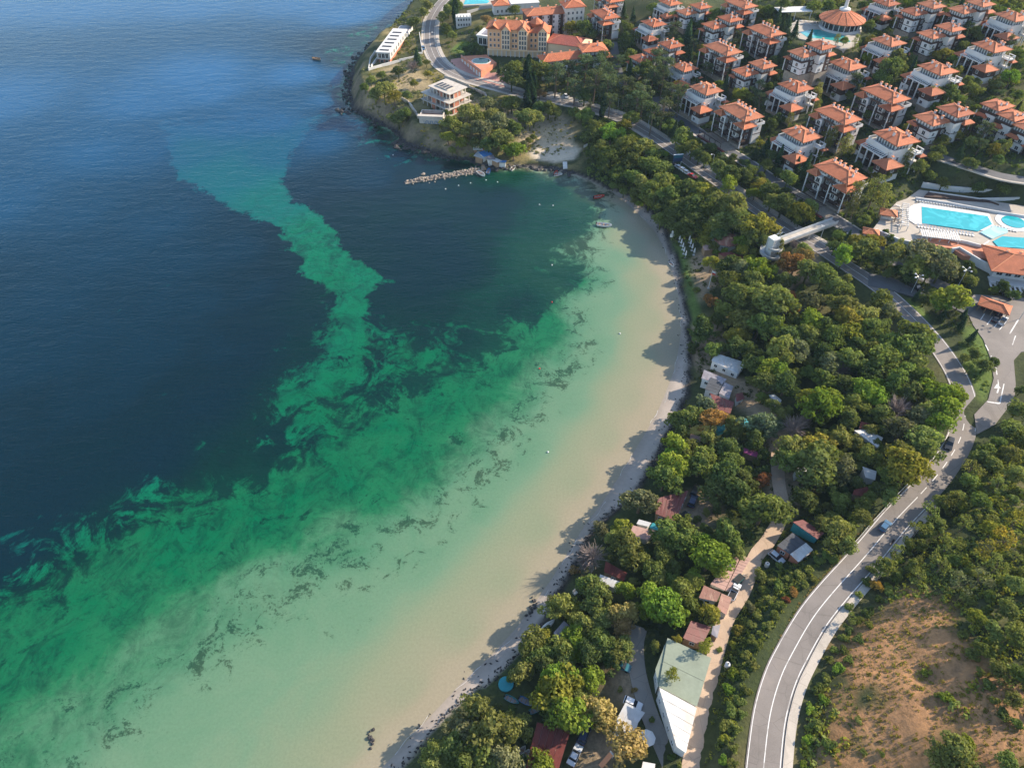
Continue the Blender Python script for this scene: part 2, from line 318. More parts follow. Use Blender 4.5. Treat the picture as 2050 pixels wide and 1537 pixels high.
# ---------------------------------------------------------------- mesh building
class MB:
    def __init__(s): s.v = []; s.f = []
    def add(s, v, f):
        n = len(s.v); s.v += [tuple(map(float, q)) for q in v]; s.f += [tuple(i + n for i in q) for q in f]; return s
    def box(s, x0, y0, z0, x1, y1, z1):
        return s.add([(x0, y0, z0), (x1, y0, z0), (x1, y1, z0), (x0, y1, z0), (x0, y0, z1), (x1, y0, z1), (x1, y1, z1), (x0, y1, z1)],
                     [(0, 3, 2, 1), (4, 5, 6, 7), (0, 1, 5, 4), (1, 2, 6, 5), (2, 3, 7, 6), (3, 0, 4, 7)])
    def cbox(s, x, y, z, sx, sy, sz): return s.box(x - sx / 2, y - sy / 2, z, x + sx / 2, y + sy / 2, z + sz)
    def prism(s, poly, z0, z1):
        n = len(poly); a = sum(poly[i][0] * poly[(i + 1) % n][1] - poly[(i + 1) % n][0] * poly[i][1] for i in range(n))
        if a < 0: poly = poly[::-1]
        zz0 = z0 if hasattr(z0, '__len__') else [z0] * n; zz1 = z1 if hasattr(z1, '__len__') else [z1] * n
        return s.add([(*p[:2], q) for p, q in zip(poly, zz0)] + [(*p[:2], q) for p, q in zip(poly, zz1)],
                     [tuple(range(n - 1, -1, -1)), tuple(range(n, 2 * n))] + [(i, (i + 1) % n, n + (i + 1) % n, n + i) for i in range(n)])
    def hip(s, x0, y0, x1, y1, z, h, t=.25):          # hipped roof slab with an eave edge of thickness t
        w, d = x1 - x0, y1 - y0
        if w >= d: a, b = (x0 + d / 2 * .96, (y0 + y1) / 2, z + h), (x1 - d / 2 * .96, (y0 + y1) / 2, z + h); top = [(4, 5, 9, 8), (5, 6, 9), (6, 7, 8, 9), (7, 4, 8)]
        else: a, b = ((x0 + x1) / 2, y0 + w / 2 * .96, z + h), ((x0 + x1) / 2, y1 - w / 2 * .96, z + h); top = [(4, 5, 8), (5, 6, 9, 8), (6, 7, 9), (7, 4, 8, 9)]
        return s.add([(x0, y0, z - t), (x1, y0, z - t), (x1, y1, z - t), (x0, y1, z - t), (x0, y0, z), (x1, y0, z), (x1, y1, z), (x0, y1, z), a, b],
                     [(0, 3, 2, 1), (0, 1, 5, 4), (1, 2, 6, 5), (2, 3, 7, 6), (3, 0, 4, 7)] + top)
    def tube(s, pts, r0, r1=None, n=6):
        r1 = r0 if r1 is None else r1; base = len(s.v); L = len(pts)
        for i, p in enumerate(pts):
            p = Vector(p); d = (Vector(pts[min(i + 1, L - 1)]) - Vector(pts[max(i - 1, 0)])).normalized()
            u = d.orthogonal().normalized(); v_ = d.cross(u); r = r0 + (r1 - r0) * i / max(1, L - 1)
            for k in range(n):
                a = 2 * math.pi * k / n; s.v.append(tuple(p + u * math.cos(a) * r + v_ * math.sin(a) * r))
        for i in range(L - 1):
            for k in range(n): s.f.append((base + i * n + k, base + i * n + (k + 1) % n, base + (i + 1) * n + (k + 1) % n, base + (i + 1) * n + k))
        s.f.append(tuple(base + k for k in range(n - 1, -1, -1))); s.f.append(tuple(base + (L - 1) * n + k for k in range(n))); return s
    def lathe(s, prof, cx=0, cy=0, n=16):
        base = len(s.v)
        for r, z in prof:
            for k in range(n): a = 2 * math.pi * k / n; s.v.append((cx + r * math.cos(a), cy + r * math.sin(a), z))
        for i in range(len(prof) - 1):
            for k in range(n): s.f.append((base + i * n + k, base + i * n + (k + 1) % n, base + (i + 1) * n + (k + 1) % n, base + (i + 1) * n + k))
        s.f.append(tuple(base + (len(prof) - 1) * n + k for k in range(n))); return s
    def bar(s, a, b, wd, h):                             # horizontal-ish beam between two points
        a = Vector(a); b = Vector(b); d = (b - a); q = Vector((-d.y, d.x, 0)).normalized() * wd / 2; u = Vector((0, 0, h))
        return s.add([a - q, a + q, b + q, b - q, a - q + u, a + q + u, b + q + u, b - q + u], [(0, 1, 2, 3), (7, 6, 5, 4), (1, 0, 4, 5), (2, 1, 5, 6), (3, 2, 6, 7), (0, 3, 7, 4)])
    def rock(s, c, r, sq=(1, 1, .7), rnd=random):
        bm = bmesh.new(); bmesh.ops.create_icosphere(bm, subdivisions=1, radius=1)
        ang = rnd.random() * 6.28; ca, sa = math.cos(ang), math.sin(ang)
        vs = []
        for v in bm.verts:
            k = r * rnd.uniform(.72, 1.15); x, y, z = v.co.x * k * sq[0], v.co.y * k * sq[1], v.co.z * k * sq[2]
            vs.append((c[0] + x * ca - y * sa, c[1] + x * sa + y * ca, c[2] + z))
        fs = [tuple(v.index for v in f.verts) for f in bm.faces]; bm.free(); return s.add(vs, fs)
    def mesh(s, name):
        me = bpy.data.meshes.new(name); me.from_pydata(s.v, [], s.f); me.update(); return me
    def obj(s, name, m, parent=None, kind=None, label=None, smooth_=False):
        me = s.mesh(name); me.materials.append(m if not isinstance(m, str) else M[m])
        if smooth_: me.polygons.foreach_set('use_smooth', [True] * len(me.polygons))
        return link(name, me, parent, kind, label)
def link(name, me, parent=None, kind=None, label=None):
    o = bpy.data.objects.new(name, me); C.objects.link(o)
    if parent is not None: o.parent = parent
    if kind: o['kind'] = kind
    if label: o['label'] = label
    return o
def tag(o, label, cat, group=None, kind=None):
    o['label'] = label; o['category'] = cat
    if group: o['group'] = group
    if kind: o['kind'] = kind
    return o
LAND = []                                              # named landmarks used when trees are described
def thing(name, label, cat, loc=(0, 0, 0), rz=0.0, group=None, land=None):
    o = bpy.data.objects.new(name, None); C.objects.link(o); o.empty_display_size = .5
    o.location = loc; o.rotation_euler = (0, 0, rz); tag(o, label, cat, group)
    if land: LAND.append((land, loc[0], loc[1]))
    return o
def copy_tree(o, parent=None):
    c = o.copy(); C.objects.link(c)
    if parent is not None: c.parent = parent
    for ch in o.children: copy_tree(ch, c)
    return c
def npmesh(name, V, F, smooth_=True):
    me = bpy.data.meshes.new(name); V = np.asarray(V, np.float32); F = np.asarray(F, np.int32); k = F.shape[1]
    me.vertices.add(len(V)); me.vertices.foreach_set('co', V.ravel()); me.loops.add(F.size); me.loops.foreach_set('vertex_index', F.ravel())
    me.polygons.add(len(F)); me.polygons.foreach_set('loop_start', np.arange(0, F.size, k, dtype=np.int32)); me.polygons.foreach_set('loop_total', np.full(len(F), k, np.int32))
    me.polygons.foreach_set('use_smooth', np.full(len(F), smooth_)); me.update(calc_edges=True); return me
def setattr_f(me, name, a):
    q = me.attributes.new(name, 'FLOAT', 'POINT'); q.data.foreach_set('value', np.asarray(a, np.float32).ravel())
def setattr_c(me, name, a):
    q = me.attributes.new(name, 'FLOAT_COLOR', 'POINT'); q.data.foreach_set('color', np.concatenate([a, np.ones((len(a), 1))], 1).astype(np.float32).ravel())
def gridfaces(nx, ny):
    i, j = np.meshgrid(np.arange(nx - 1), np.arange(ny - 1), indexing='ij'); a = (i * ny + j).ravel(); return np.stack([a, a + ny, a + ny + 1, a + 1], 1)

# ---------------------------------------------------------------- ground
def build_ground():
    col = np.zeros(X.shape + (3,)); n1 = fbm(X, Y, 18, 4); n2 = fbm(X + 99, Y, 6, 3); n3 = fbm(X, Y + 55, 45, 3)
    def put(c, k):
        k = np.clip(k, 0, 1)[..., None]; col[:] = col * (1 - k) + np.array(c) * k
    put((.048, .058, .024), np.ones(X.shape))
    put((.13, .11, .05), smooth(.0, .5, n1) * .7)
    put((.03, .045, .016), smooth(.1, .5, -n3) * .6)
    # promontory: dry grass over pale soil
    pr = inside(X, Y, P2(ints('700,240 690,150 780,40 850,40 860,110 930,170 1050,200 1160,240 1180,300 1110,330 960,325 820,290', 2), 8)).astype(float); pr = boxblur(pr, 2)
    put((.20, .165, .075), pr * smooth(-.35, .3, n2)); put((.33, .26, .16), pr * smooth(.15, .45, n1) * .8)
    hl = inside(X, Y, P2(ints('1000,75 1110,70 1105,30 1010,20 960,35 930,60', 2), 17)).astype(float); put((.19, .16, .075), boxblur(hl, 2) * smooth(-.4, .3, n2))
    # bare earth of the hillside above the road
    dh = sdist(X, Y, P2(ints('1690,1290 1730,1240 1800,1190 1850,1195 1900,1215 1925,1270 1945,1340 1960,1380 2010,1410 2060,1440 2060,1570 1690,1570 1640,1510 1680,1420 1660,1380 1690,1330', 2), 15))
    put((.33, .180, .088), smooth(-3, 3, dh + n2 * 4) * smooth(-.65, .1, n2 + .22 + n1 * .5)); put((.15, .095, .055), smooth(-2, 3, dh) * smooth(.12, .5, n2) * .8)
    put((.32, .215, .12), smooth(-2, 3, dh) * smooth(.2, .55, fbm(X + 31, Y, 25, 3)) * .8)
    put((.15, .135, .06), hill * (dh < -2) * smooth(-.5, .4, n1) * .8)
    # campsite earth
    for px, z in (('1215,1330 1260,1320 1290,1390 1275,1420 1230,1410 1205,1370', 4), ('1180,1480 1220,1450 1250,1500 1200,1560 1150,1560', 4), ('1390,640 1440,650 1450,700 1420,740 1380,700', 3.5), ('1440,720 1520,790 1560,830 1590,860 1560,900 1500,830 1430,760', 4.5),
                  ('1540,880 1640,930 1620,1000 1570,1050 1540,1000 1560,940', 5), ('1330,1000 1400,980 1440,1030 1400,1060 1350,1060', 4), ('1560,540 1620,520 1640,560 1560,590', 6), ('1380,520 1420,490 1440,560 1400,600', 3)):
        k = smooth(-3, 1.5, sdist(X, Y, P2(ints(px, 2), z)) + n2 * 2); put((.34, .245, .165), k * (.75 + .25 * n2))
    lot = smooth(-2, 1, sdist(X, Y, P2(ints('1062,300 1085,284 1130,284 1160,300 1150,315 1110,318 1070,312', 2), 3)) + n2); put((.50, .42, .32), lot)
    put((.40, .32, .22), smooth(-3, 2, sdist(X, Y, P2(ints('1040,280 1060,250 1100,235 1140,250 1150,285 1090,285', 2), 5)) + n2 * 3) * .8)
    for px, z in (('905,100 925,85 945,92 948,105 930,112 908,108', 12), ('1345,470 1375,510 1400,600 1405,650 1375,640 1368,580', 2.5), ('1930,655 1968,650 1985,700 1985,770 1965,805 1950,770 1930,710', 10), ('1800,610 1830,600 1860,640 1850,650', 9)):
        put((.10, .145, .035), smooth(-1.5, 1, sdist(X, Y, P2(ints(px, 2), z)) + n2))
    # steep faces show rock
    gx, gy = np.gradient(Z); sl = np.hypot(gx / np.gradient(X, axis=0), gy / np.gradient(Y, axis=1))
    put((.145, .118, .085), smooth(.5, .9, sl) * pr * smooth(-.5, .2, n2) * .9)
    # beach
    bs = smooth(.2, -.6, sdB + n2 * .5) * (1 - prom)
    put((.34, .292, .252), bs); put((.265, .228, .19), bs * smooth(2.6, .4, sdW + n1)); put((.24, .205, .175), bs * smooth(.1, .6, n2) * .35)
    rk = smooth(2.5, .5, sdB + n2 * 1.5) * prom; put((.05, .045, .042), rk)
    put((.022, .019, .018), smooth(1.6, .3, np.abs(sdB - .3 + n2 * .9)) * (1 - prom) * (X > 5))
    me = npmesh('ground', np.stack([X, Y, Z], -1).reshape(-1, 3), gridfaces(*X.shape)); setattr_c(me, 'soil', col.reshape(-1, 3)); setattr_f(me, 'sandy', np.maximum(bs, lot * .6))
    t = NT('earth_and_grass'); a = t.n('ShaderNodeAttribute', attribute_name='soil').outputs['Color']; p = t.pos()
    n = t.math('ADD', t.math('MULTIPLY', t.noise(.9, 6, p, .75), .6), t.math('MULTIPLY', t.noise(.16, 4, p), .4))
    sa = t.n('ShaderNodeAttribute', attribute_name='sandy').outputs['Fac']; c = t.mix(t.maprange(sa, 0, 1, 1, .3), a, t.ramp(n, [(.32, (.45, .48, .45)), (.5, (1, 1, 1)), (.68, (1.45, 1.38, 1.25))]), 'MULTIPLY')
    q = t.bsdf(c, .95, n, .9, .5, spec=.1); t.l(t.maprange(sa, 0, 1, .9, .12), q.inputs['Normal'].links[0].from_node.inputs['Strength']); me.materials.append(t.m); link('ground', me, kind='structure')
build_ground()

# ---------------------------------------------------------------- sea
HOLES = ints('''700,640,24,.55 735,665,28,.45 680,690,24,.4 575,490,16,.3 630,555,20,.42 560,575,14,.22 660,625,24,.35 715,645,24,.35 790,602,10,.3 855,632,12,.4 910,657,16,.45 545,705,12,.35 640,668,20,.35 690,665,34,.32 750,685,34,.36 620,742,44,.40 560,800,22,.45 600,795,34,.42 680,775,60,.40 800,690,30,.32 860,705,36,.35 640,840,44,.3 310,990,26,.3 170,1085,26,.38 45,1140,18,.3 45,1085,14,.3 520,880,18,.3 555,835,12,.3 1000,620,30,.2 520,440,12,.3 545,520,12,.2 520,610,12,.2 480,480,10,.15''', 4)
def build_sea():
    ax = axis(-420, 130, 2.0, 9000, 1.4); ay = np.r_[axis(20, 420, 1.8, 20, 2)[1:-1], np.arange(425, 760, 4)]
    q = 4.0; lo = []; v = ay[0]
    while v > -9000: q *= 1.5; v -= q; lo.append(v)
    q = 4.0; v = ay[-1]; hi = []
    while v < 9000: q *= 1.4; v += q; hi.append(v)
    ay = np.r_[lo[::-1], ay, hi]; x, y = np.meshgrid(ax, ay, indexing='ij')
    T = ints('''1290,560,.14 1300,640,.13 1290,720,.12 1260,800,.12 1210,880,.13 1150,960,.14 1080,1060,.15 1010,1160,.15 930,1270,.14 820,1390,.14 700,1500,.15 600,1560,.17 1270,480,.14 1240,420,.18
1210,600,.26 1180,700,.28 1120,800,.28 1030,900,.29 930,1000,.29 820,1100,.29 680,1220,.28 520,1350,.27 380,1480,.26 300,1560,.25 1230,520,.24 600,1400,.22 450,1500,.23
1130,700,.38 1050,790,.40 950,880,.42 850,960,.46 700,1080,.37 500,1200,.36 800,900,.54 750,960,.50 300,1310,.40 150,1400,.40 50,1470,.40 1190,560,.36
1080,680,.52 980,760,.55 880,830,.56 780,880,.58 700,960,.58 560,1010,.58 400,1090,.57 250,1180,.55 100,1280,.54 0,1350,.54 1150,560,.50
900,680,.62 750,740,.62 640,700,.66 600,850,.64 1050,620,.58 700,560,.66 650,480,.70 720,600,.66 560,400,.78 450,350,.84 380,300,.88 550,310,.88 300,200,.98 400,150,1 550,240,.95
0,0,1 200,0,1 400,0,1 600,0,1 0,200,.98 0,400,.92 700,30,1 650,200,.97 650,280,.93 430,250,.94 500,230,.95 420,180,.99 600,150,1 300,300,.93 200,300,.95 300,600,.80 200,800,.78 100,1000,.76 0,1100,.76 400,800,.76 850,480,.74 950,420,.70 750,350,.80 720,250,.9 800,310,.82 690,150,.97 850,350,.74 1000,400,.70 1100,380,.58 1170,420,.42 1150,360,.34 1050,350,.52 1130,450,.5 100,600,.82 200,500,.84 400,600,.79 300,450,.86 100,700,.80 450,500,.80 500,700,.76 500,580,.77 300,700,.79 0,700,.80 0,900,.77 300,900,.76 450,700,.77 150,420,.88 350,520,.82 200,650,.80 900,520,.72 820,560,.72 -200,900,.78 -200,1300,.6 -200,300,.95''', 3)
    T += [(a, b, .03) for a, b in Wpx[30:]] + [(a, b, .10) for a, b in Wpx[25:30]] + [(a - 5, b + 3, .62) for a, b in Wpx[6:22:3]]
    num = np.zeros_like(x); den = np.zeros_like(x)
    for a, b, v in T:
        px, py = atz(a, b)[:2]; k = 1 / ((x - px) ** 2 + (y - py) ** 2 + 25) ** 1.75; num += k * v; den += k
    tone = num / den
    sw = sdist(x, y, Wp); tone = np.clip(tone * smooth(2, -7, sw) + .015 * (sw > -3), 0, 1)
    deep = sdist(x, y, P2(ints('''-400,1345 -50,1265 100,1165 250,1085 420,1000 590,930 720,850 850,770 955,705 1085,632 1160,560 1205,485 1218,428 1212,384 1175,358 1104,335 1031,325 948,315 861,300 790,262 720,225 690,190 700,120 745,80 800,40 860,-10 900,-60 300,-110 -1500,-110 -1500,500''', 2)))
    tongue = sdist(x, y, P2(ints('''300,215 330,280 350,345 400,388 450,414 520,442 558,457 598,502 612,540 655,562 678,592 652,632 735,624 745,605 728,597 778,568 740,537 688,502 670,462 640,432 590,400 572,350 590,300 660,215 700,150 300,150''', 2)))
    nn = fbm(x, y, 22, 4); n3 = fbm(x + 40, y + 9, 9, 4)
    weed = .62 * smooth(-13, 9, deep + nn * 8) + .38 * smooth(0, 42, deep + nn * 10)
    mott = np.exp(-((x - atz(740, 720)[0]) / 26) ** 2 - ((y - atz(740, 720)[1]) / 17) ** 2)          # broken bed below the channel
    mott2 = np.exp(-(deep / 13) ** 2)
    weed = weed - .12 * mott
    tg = smooth(-4.5, 5.5, tongue + nn * 2.0 + n3 * 2.0) * (1 - smooth(325, 395, y + nn * 12)); weed *= 1 - tg * .97
    for a, b, r, k in HOLES:
        q = atz(a, b)[:2]; rr_ = r * 1.5 * (165 / -ray(a, b)[2]) / FPX; weed -= k * .62 * np.exp(-((x - q[0]) / rr_) ** 2 - ((y - q[1]) / rr_ / 1.1) ** 2)
    weed = np.clip(weed + .20 * np.exp(-((tone - .52) / .11) ** 2) * (1 - tg), 0, 1)
    band = np.exp(-((tone - .34) / .14) ** 2) * .62 + np.exp(-((tone - .62) / .06) ** 2) * .25 + ((tone > .3) & (y > 300)) * .3
    # isolated weed beds surveyed in the shallows
    for a, b, r, k in ints('''1180,690,32,.75 1060,770,22,.7 1055,800,18,.6 915,880,30,.75 890,930,22,.6 770,1050,24,.7 730,1105,22,.7 690,1110,18,.6 740,1000,36,.6 330,1265,26,.7 380,1230,24,.5 145,1415,38,.9 90,1420,20,.6 600,1215,14,.5 470,1245,14,.5 30,1470,30,.6 180,1395,20,.6 230,1350,18,.5
       1130,620,26,.6 1165,600,26,.6 1120,740,14,.5 1000,830,16,.5 610,1075,40,.55 180,1080,60,.0 1230,475,20,.45 1255,440,16,.4 1210,430,12,.5 940,975,10,.5 720,960,60,.5 800,930,50,.45''', 4):
        p = atz(a, b)[:2]; rr = r * (165 / -ray(a, b)[2]) / FPX * 1.1; d2 = ((x - p[0]) / rr) ** 2 + ((y - p[1]) / rr) ** 2; band = np.maximum(band, min(k, .62) * np.exp(-d2 * .6) * 1.08)
    me = npmesh('sea', np.stack([x, y, np.zeros_like(x)], -1).reshape(-1, 3), gridfaces(*x.shape))
    setattr_f(me, 'tone', tone); setattr_f(me, 'weed', weed); setattr_f(me, 'band', band)
    t = NT('sea_water'); p = t.pos(); A = lambda k: t.n('ShaderNodeAttribute', attribute_name=k).outputs['Fac']
    tn = t.math('ADD', A('tone'), t.math('MULTIPLY', t.math('SUBTRACT', t.noise(.06, 8, p, .66, .6), .5), t.math('SUBTRACT', t.maprange(A('tone'), .08, .42, .03, .30), t.maprange(A('tone'), .58, .8, 0, .26))))
    sand = t.ramp(tn, SEA_SAND_SKY); wcol = t.ramp(tn, SEA_WEED_SKY)
    nz = t.math('ADD', t.math('MULTIPLY', t.noise(.075, 10, p, .68, 1.6), .72), t.math('MULTIPLY', t.noise(.38, 7, t.scale(p, 1, .7, 1), .72, 1.0), .28))
    wm = t.maprange(t.math('ADD', A('weed'), t.math('MULTIPLY', t.math('SUBTRACT', nz, .5), 2.9)), .34, .66)
    bm_ = t.maprange(t.math('ADD', t.math('MULTIPLY', A('band'), .55), t.math('SUBTRACT', t.math('ADD', t.math('MULTIPLY', t.noise(.16, 9, p, .72, .9), .68), t.math('MULTIPLY', t.noise(1.3, 5, p, .75), .32)), .5)), .335, .405)
    k = t.math('MAXIMUM', wm, t.math('MULTIPLY', bm_, .85))
    c = t.mix(k, sand, wcol)
    win = t.math('MULTIPLY', t.maprange(A('tone'), .30, .46, 0, 1), t.maprange(A('tone'), .70, .84, 1, 0))      # loose growth over the mid depths
    soft = t.math('MULTIPLY', t.math('MULTIPLY', t.maprange(t.noise(.12, 10, t.scale(p, 1, .75, 1), .74, 1.2), .42, .66), .62), win); c = t.mix(soft, c, wcol)
    soft2 = t.math('MULTIPLY', t.math('MULTIPLY', t.maprange(t.noise(.5, 8, p, .75, .5), .5, .62), .35), win); c = t.mix(soft2, c, wcol)
    # fine mottling of the bottom
    c = t.mix(1.0, c, t.ramp(t.noise(1.6, 4, p, .7), [(.3, (.90, .90, .90)), (.7, (1.09, 1.09, 1.09))]), 'MULTIPLY')
    # wind ripples
    rip = t.math('ADD', t.math('MULTIPLY', t.noise(.55, 3, t.scale(p, 1, 1.9, 1), .55), .7), t.math('MULTIPLY', t.noise(.09, 3, t.scale(p, 1, 2.2, 1)), 1.6))
    dk = t.maprange(A('tone'), .05, .6, .10, 1.0)
    b = t.n('ShaderNodeBump'); t.l(dk, b.inputs['Strength']); b.inputs['Distance'].default_value = .22; t.l(rip, b.inputs['Height'])
    d = t.n('ShaderNodeBsdfDiffuse'); t.l(c, d.inputs[0])
    g = t.n('ShaderNodeBsdfGlossy'); g.inputs['Roughness'].default_value = .14; t.l(b.outputs[0], g.inputs['Normal'])
    fr = t.n('ShaderNodeFresnel'); fr.inputs['IOR'].default_value = 1.33; t.l(b.outputs[0], fr.inputs['Normal'])
    mx = t.n('ShaderNodeMixShader'); t.l(t.math('MULTIPLY', fr.outputs[0], t.maprange(A('tone'), .0, .3, .35, 1.0)), mx.inputs[0]); t.l(d.outputs[0], mx.inputs[1]); t.l(g.outputs[0], mx.inputs[2]); t.l(mx.outputs[0], t.out.inputs[0])
    me.materials.append(t.m); link('sea', me, kind='structure')
W_ = lambda r, g, b, k=.66: tuple(c * k for c in srgb(r, g, b)[:3])
SEA_SAND_SKY = [(0, W_(170, 158, 136)), (.07, W_(160, 153, 128)), (.14, W_(141, 149, 120)), (.24, W_(114, 146, 116)), (.36, W_(88, 136, 104)), (.46, W_(36, 116, 76)), (.58, W_(2, 104, 66)), (.70, W_(0, 114, 82)), (.80, W_(0, 98, 98)), (.88, W_(0, 80, 104)), (.94, W_(4, 76, 114)), (1, W_(30, 96, 144))]  # bottom colours by depth; open-sea end carries painted-in sky reflection
SEA_WEED_SKY = [(0, W_(86, 88, 72)), (.24, W_(60, 80, 58)), (.38, W_(26, 70, 52)), (.50, W_(4, 58, 46)), (.62, W_(0, 42, 40)), (.76, W_(0, 35, 46)), (.86, W_(0, 52, 76)), (.94, W_(2, 70, 106)), (1, W_(28, 92, 138))]  # weed by depth; last stop lightened to a reflected-sky blue
build_sea()

def foam():
    W = resample(P2(Wpx[30:]), .8); b = MB(); rr = random.Random(4); i = 8
    while i < len(W) - 30:
        n = rr.randint(3, 14); off = rr.uniform(-.9, .5)
        for k in range(i, min(i + n, len(W) - 2)):
            d = W[k + 1] - W[k]; q = np.array([d[1], -d[0]]) / np.hypot(*d); p0, p1 = W[k] + q * (off + .25 * math.sin(k * .7)), W[k + 1] + q * (off + .25 * math.sin(k * .7 + .7)); w_ = rr.uniform(.02, .07); z = [max(.0, ground(*p)) + .035 for p in (p0, p1)]
            b.add([(*(p0 - q * w_), z[0]), (*(p0 + q * w_), z[0]), (*(p1 + q * w_), z[1]), (*(p1 - q * w_), z[1])], [(0, 1, 2, 3)])
        i += n + rr.randint(4, 24)
    o = b.obj('sea_foam', plain('sea_foam', (.46, .44, .41), .9, .1), kind='stuff'); o['label'] = 'thin broken line of white foam along the water edge'
foam()
# ---------------------------------------------------------------- roads
def ribbon(name, cl, zc, a, b, dz, m, sides=0.0, crop=(0, 1), dash=None):
    n = len(cl); i0, i1 = int(n * crop[0]), int(n * crop[1]); cl, zc = cl[i0:i1], zc[i0:i1]
    t = np.gradient(cl, axis=0); t /= np.linalg.norm(t, axis=1)[:, None] + 1e-9; nr = np.stack([t[:, 1], -t[:, 0]], 1)   # right-hand normal
    L = cl + nr * a; Rr = cl + nr * b; mb = MB(); z = zc + dz
    V = []; F = []
    for i in range(len(cl)):
        V += [(*L[i], z[i]), (*Rr[i], z[i])] + ([(*L[i], z[i] - sides), (*Rr[i], z[i] - sides)] if sides else [])
    k = 4 if sides else 2
    for i in range(len(cl) - 1):
        if dash and (i % (dash[0] + dash[1])) >= dash[0]: continue
        p = i * k; q = p + k; F.append((p, p + 1, q + 1, q))
        if sides: F += [(p + 2, p, q, q + 2), (p + 1, p + 3, q + 3, q + 1)]
    mb.add(V, F); return mb.obj(name, m, kind='structure')
# normals face up when the right-hand normal is used with left first
for k, mname in (('main', 'asphalt'), ('upper', 'asphalt2'), ('access', 'asphalt2'), ('terrace', 'asphalt2'), ('side', 'asphalt2'), ('track', 'trackdirt'), ('lane', 'footway2')):
    cl, zc = RC[k]; h = RW[k] / 2; dz = {'main': .12, 'access': .10, 'upper': .09, 'terrace': .07, 'side': .06}.get(k, .16)
    ribbon('road' if k not in ('track', 'lane') else 'path', cl, zc, -h, h, dz, M[mname], .5)
cl, zc = RC['main']
ribbon('pavement', cl, zc, 3.72, 5.4, .26, M['footway'], .6, (0, .17)); ribbon('pavement', cl, zc, 3.72, 5.7, .26, M['footway'], .6, (.37, .93))
ribbon('pavement', cl, zc, -4.9, -3.6, .2, M['footway'], .5, (.55, .93))
ribbon('kerb', cl, zc, 3.54, 3.7, .28, M['concrete'], .6, (0, .17)); ribbon('kerb', cl, zc, 3.54, 3.7, .28, M['concrete'], .6, (.37, .93))
ribbon('road_marking', cl, zc, -.09, .09, .126, M['mark'], 0, (0, .165)); ribbon('road_marking', cl, zc, -.09, .09, .126, M['mark'], 0, (.165, .245), (2, 2)); ribbon('road_marking', cl, zc, -.08, .08, .126, M['mark'], 0, (.30, 1))
ribbon('road_marking', cl, zc, -3.22, -3.07, .126, M['mark']); ribbon('road_marking', cl, zc, 3.0, 3.18, .126, M['mark'], 0, (0, .17)); ribbon('road_marking', cl, zc, 3.0, 3.18, .126, M['mark'], 0, (.22, 1))
cl2, zc2 = RC['upper']
ribbon('pavement', cl2, zc2, 2.9, 4.1, .22, M['footway'], .5, (.0, .85)); ribbon('pavement', cl2, zc2, -3.5, -2.85, .2, M['footway'], .5, (.0, .85))
ribbon('pavement', *RC['terrace'], 2.9, 4.0, .22, M['footway'], .5)
def sheet(name, poly, z, m, kind='structure', th=.4):
    return MB().prism([tuple(p) for p in poly], z - th, z).obj(name, m, kind=kind)
sheet('car_park', LOT, zl + .17, M['asphalt'])

def drape(name, poly, m, dz=.12, cell=1.4, kind='structure'):
    lo, hi = poly.min(0), poly.max(0); nx, ny = int((hi[0] - lo[0]) / cell) + 2, int((hi[1] - lo[1]) / cell) + 2; gx, gy = np.meshgrid(lo[0] + np.arange(nx) * cell, lo[1] + np.arange(ny) * cell, indexing='ij')
    ok = sdist(gx, gy, poly) > -.35 * cell; z = lerpgrid(Z, gx, gy) + dz; F = [f for f in gridfaces(nx, ny) if ok.ravel()[f].all()]
    me = npmesh(name, np.stack([gx, gy, z], -1).reshape(-1, 3), np.array(F), True); me.materials.append(M[m]); return link(name, me, kind=kind)
drape('gravel_lay_by', P2(ints('1075,186 1100,182 1130,186 1165,200 1185,208 1160,206 1120,199 1090,194', 2), 11), 'footway')
for px in ('1975,803 1978,805 2001,809 2000,806', '2000,809 2003,807 2011,768 2009,768', '1995,786 1998,776 2001,776 1998,787', '1990,777 2004,777 1996,768', '2026,690 2028,690 2034,672 2032,672', '1962,640 1964,640 1972,628 1970,628', '1975,650 1977,650 1988,634 1986,634', '1990,655 1992,655 2002,640 2000,640', '2000,660 2002,660 2014,645 2012,645', '2020,668 2023,668 2040,640 2037,640', '1972,690 1974,690 1980,702 1978,702', '1983,712 1985,712 1990,724 1988,724', '1993,736 1995,736 1997,750 1995,750', '1997,760 1999,760 2000,772 1998,772'):
    MB().prism([tuple(p) for p in P2(ints(px, 2), zl + .17)], zl + .1, zl + .176).obj('road_marking', 'mark', kind='structure')
# ---------------------------------------------------------------- villas of the hillside resort
_wc = {}
def window_mesh(wd, ht, bars=1):
    k = (wd, ht, bars)
    if k in _wc: return _wc[k]
    f = MB(); t = .09; d = -.10
    f.box(-wd / 2 - t, d, -t, wd / 2 + t, .02, 0); f.box(-wd / 2 - t, d, ht, wd / 2 + t, .02, ht + t); f.box(-wd / 2 - t, d, 0, -wd / 2, .02, ht); f.box(wd / 2, d, 0, wd / 2 + t, .02, ht)
    for i in range(bars): q = -wd / 2 + wd * (i + 1) / (bars + 1); f.box(q - .03, d + .015, 0, q + .03, .0, ht)
    n = len(f.f); f.box(-wd / 2, -.03, 0, wd / 2, .01, ht)
    me = f.mesh('window'); me.materials.append(M['frame']); me.materials.append(M['glass'])
    me.polygons.foreach_set('material_index', [0] * n + [1] * 6); _wc[k] = me; return me
FACE = {'-y': 0.0, '+x': math.pi / 2, '+y': math.pi, '-x': -math.pi / 2}
def window(par, x, y, z, face, wd=1.0, ht=1.5, bars=1):
    o = link('window', window_mesh(wd, ht, bars), par); o.location = (x, y, z); o.rotation_euler = (0, 0, FACE[face]); return o
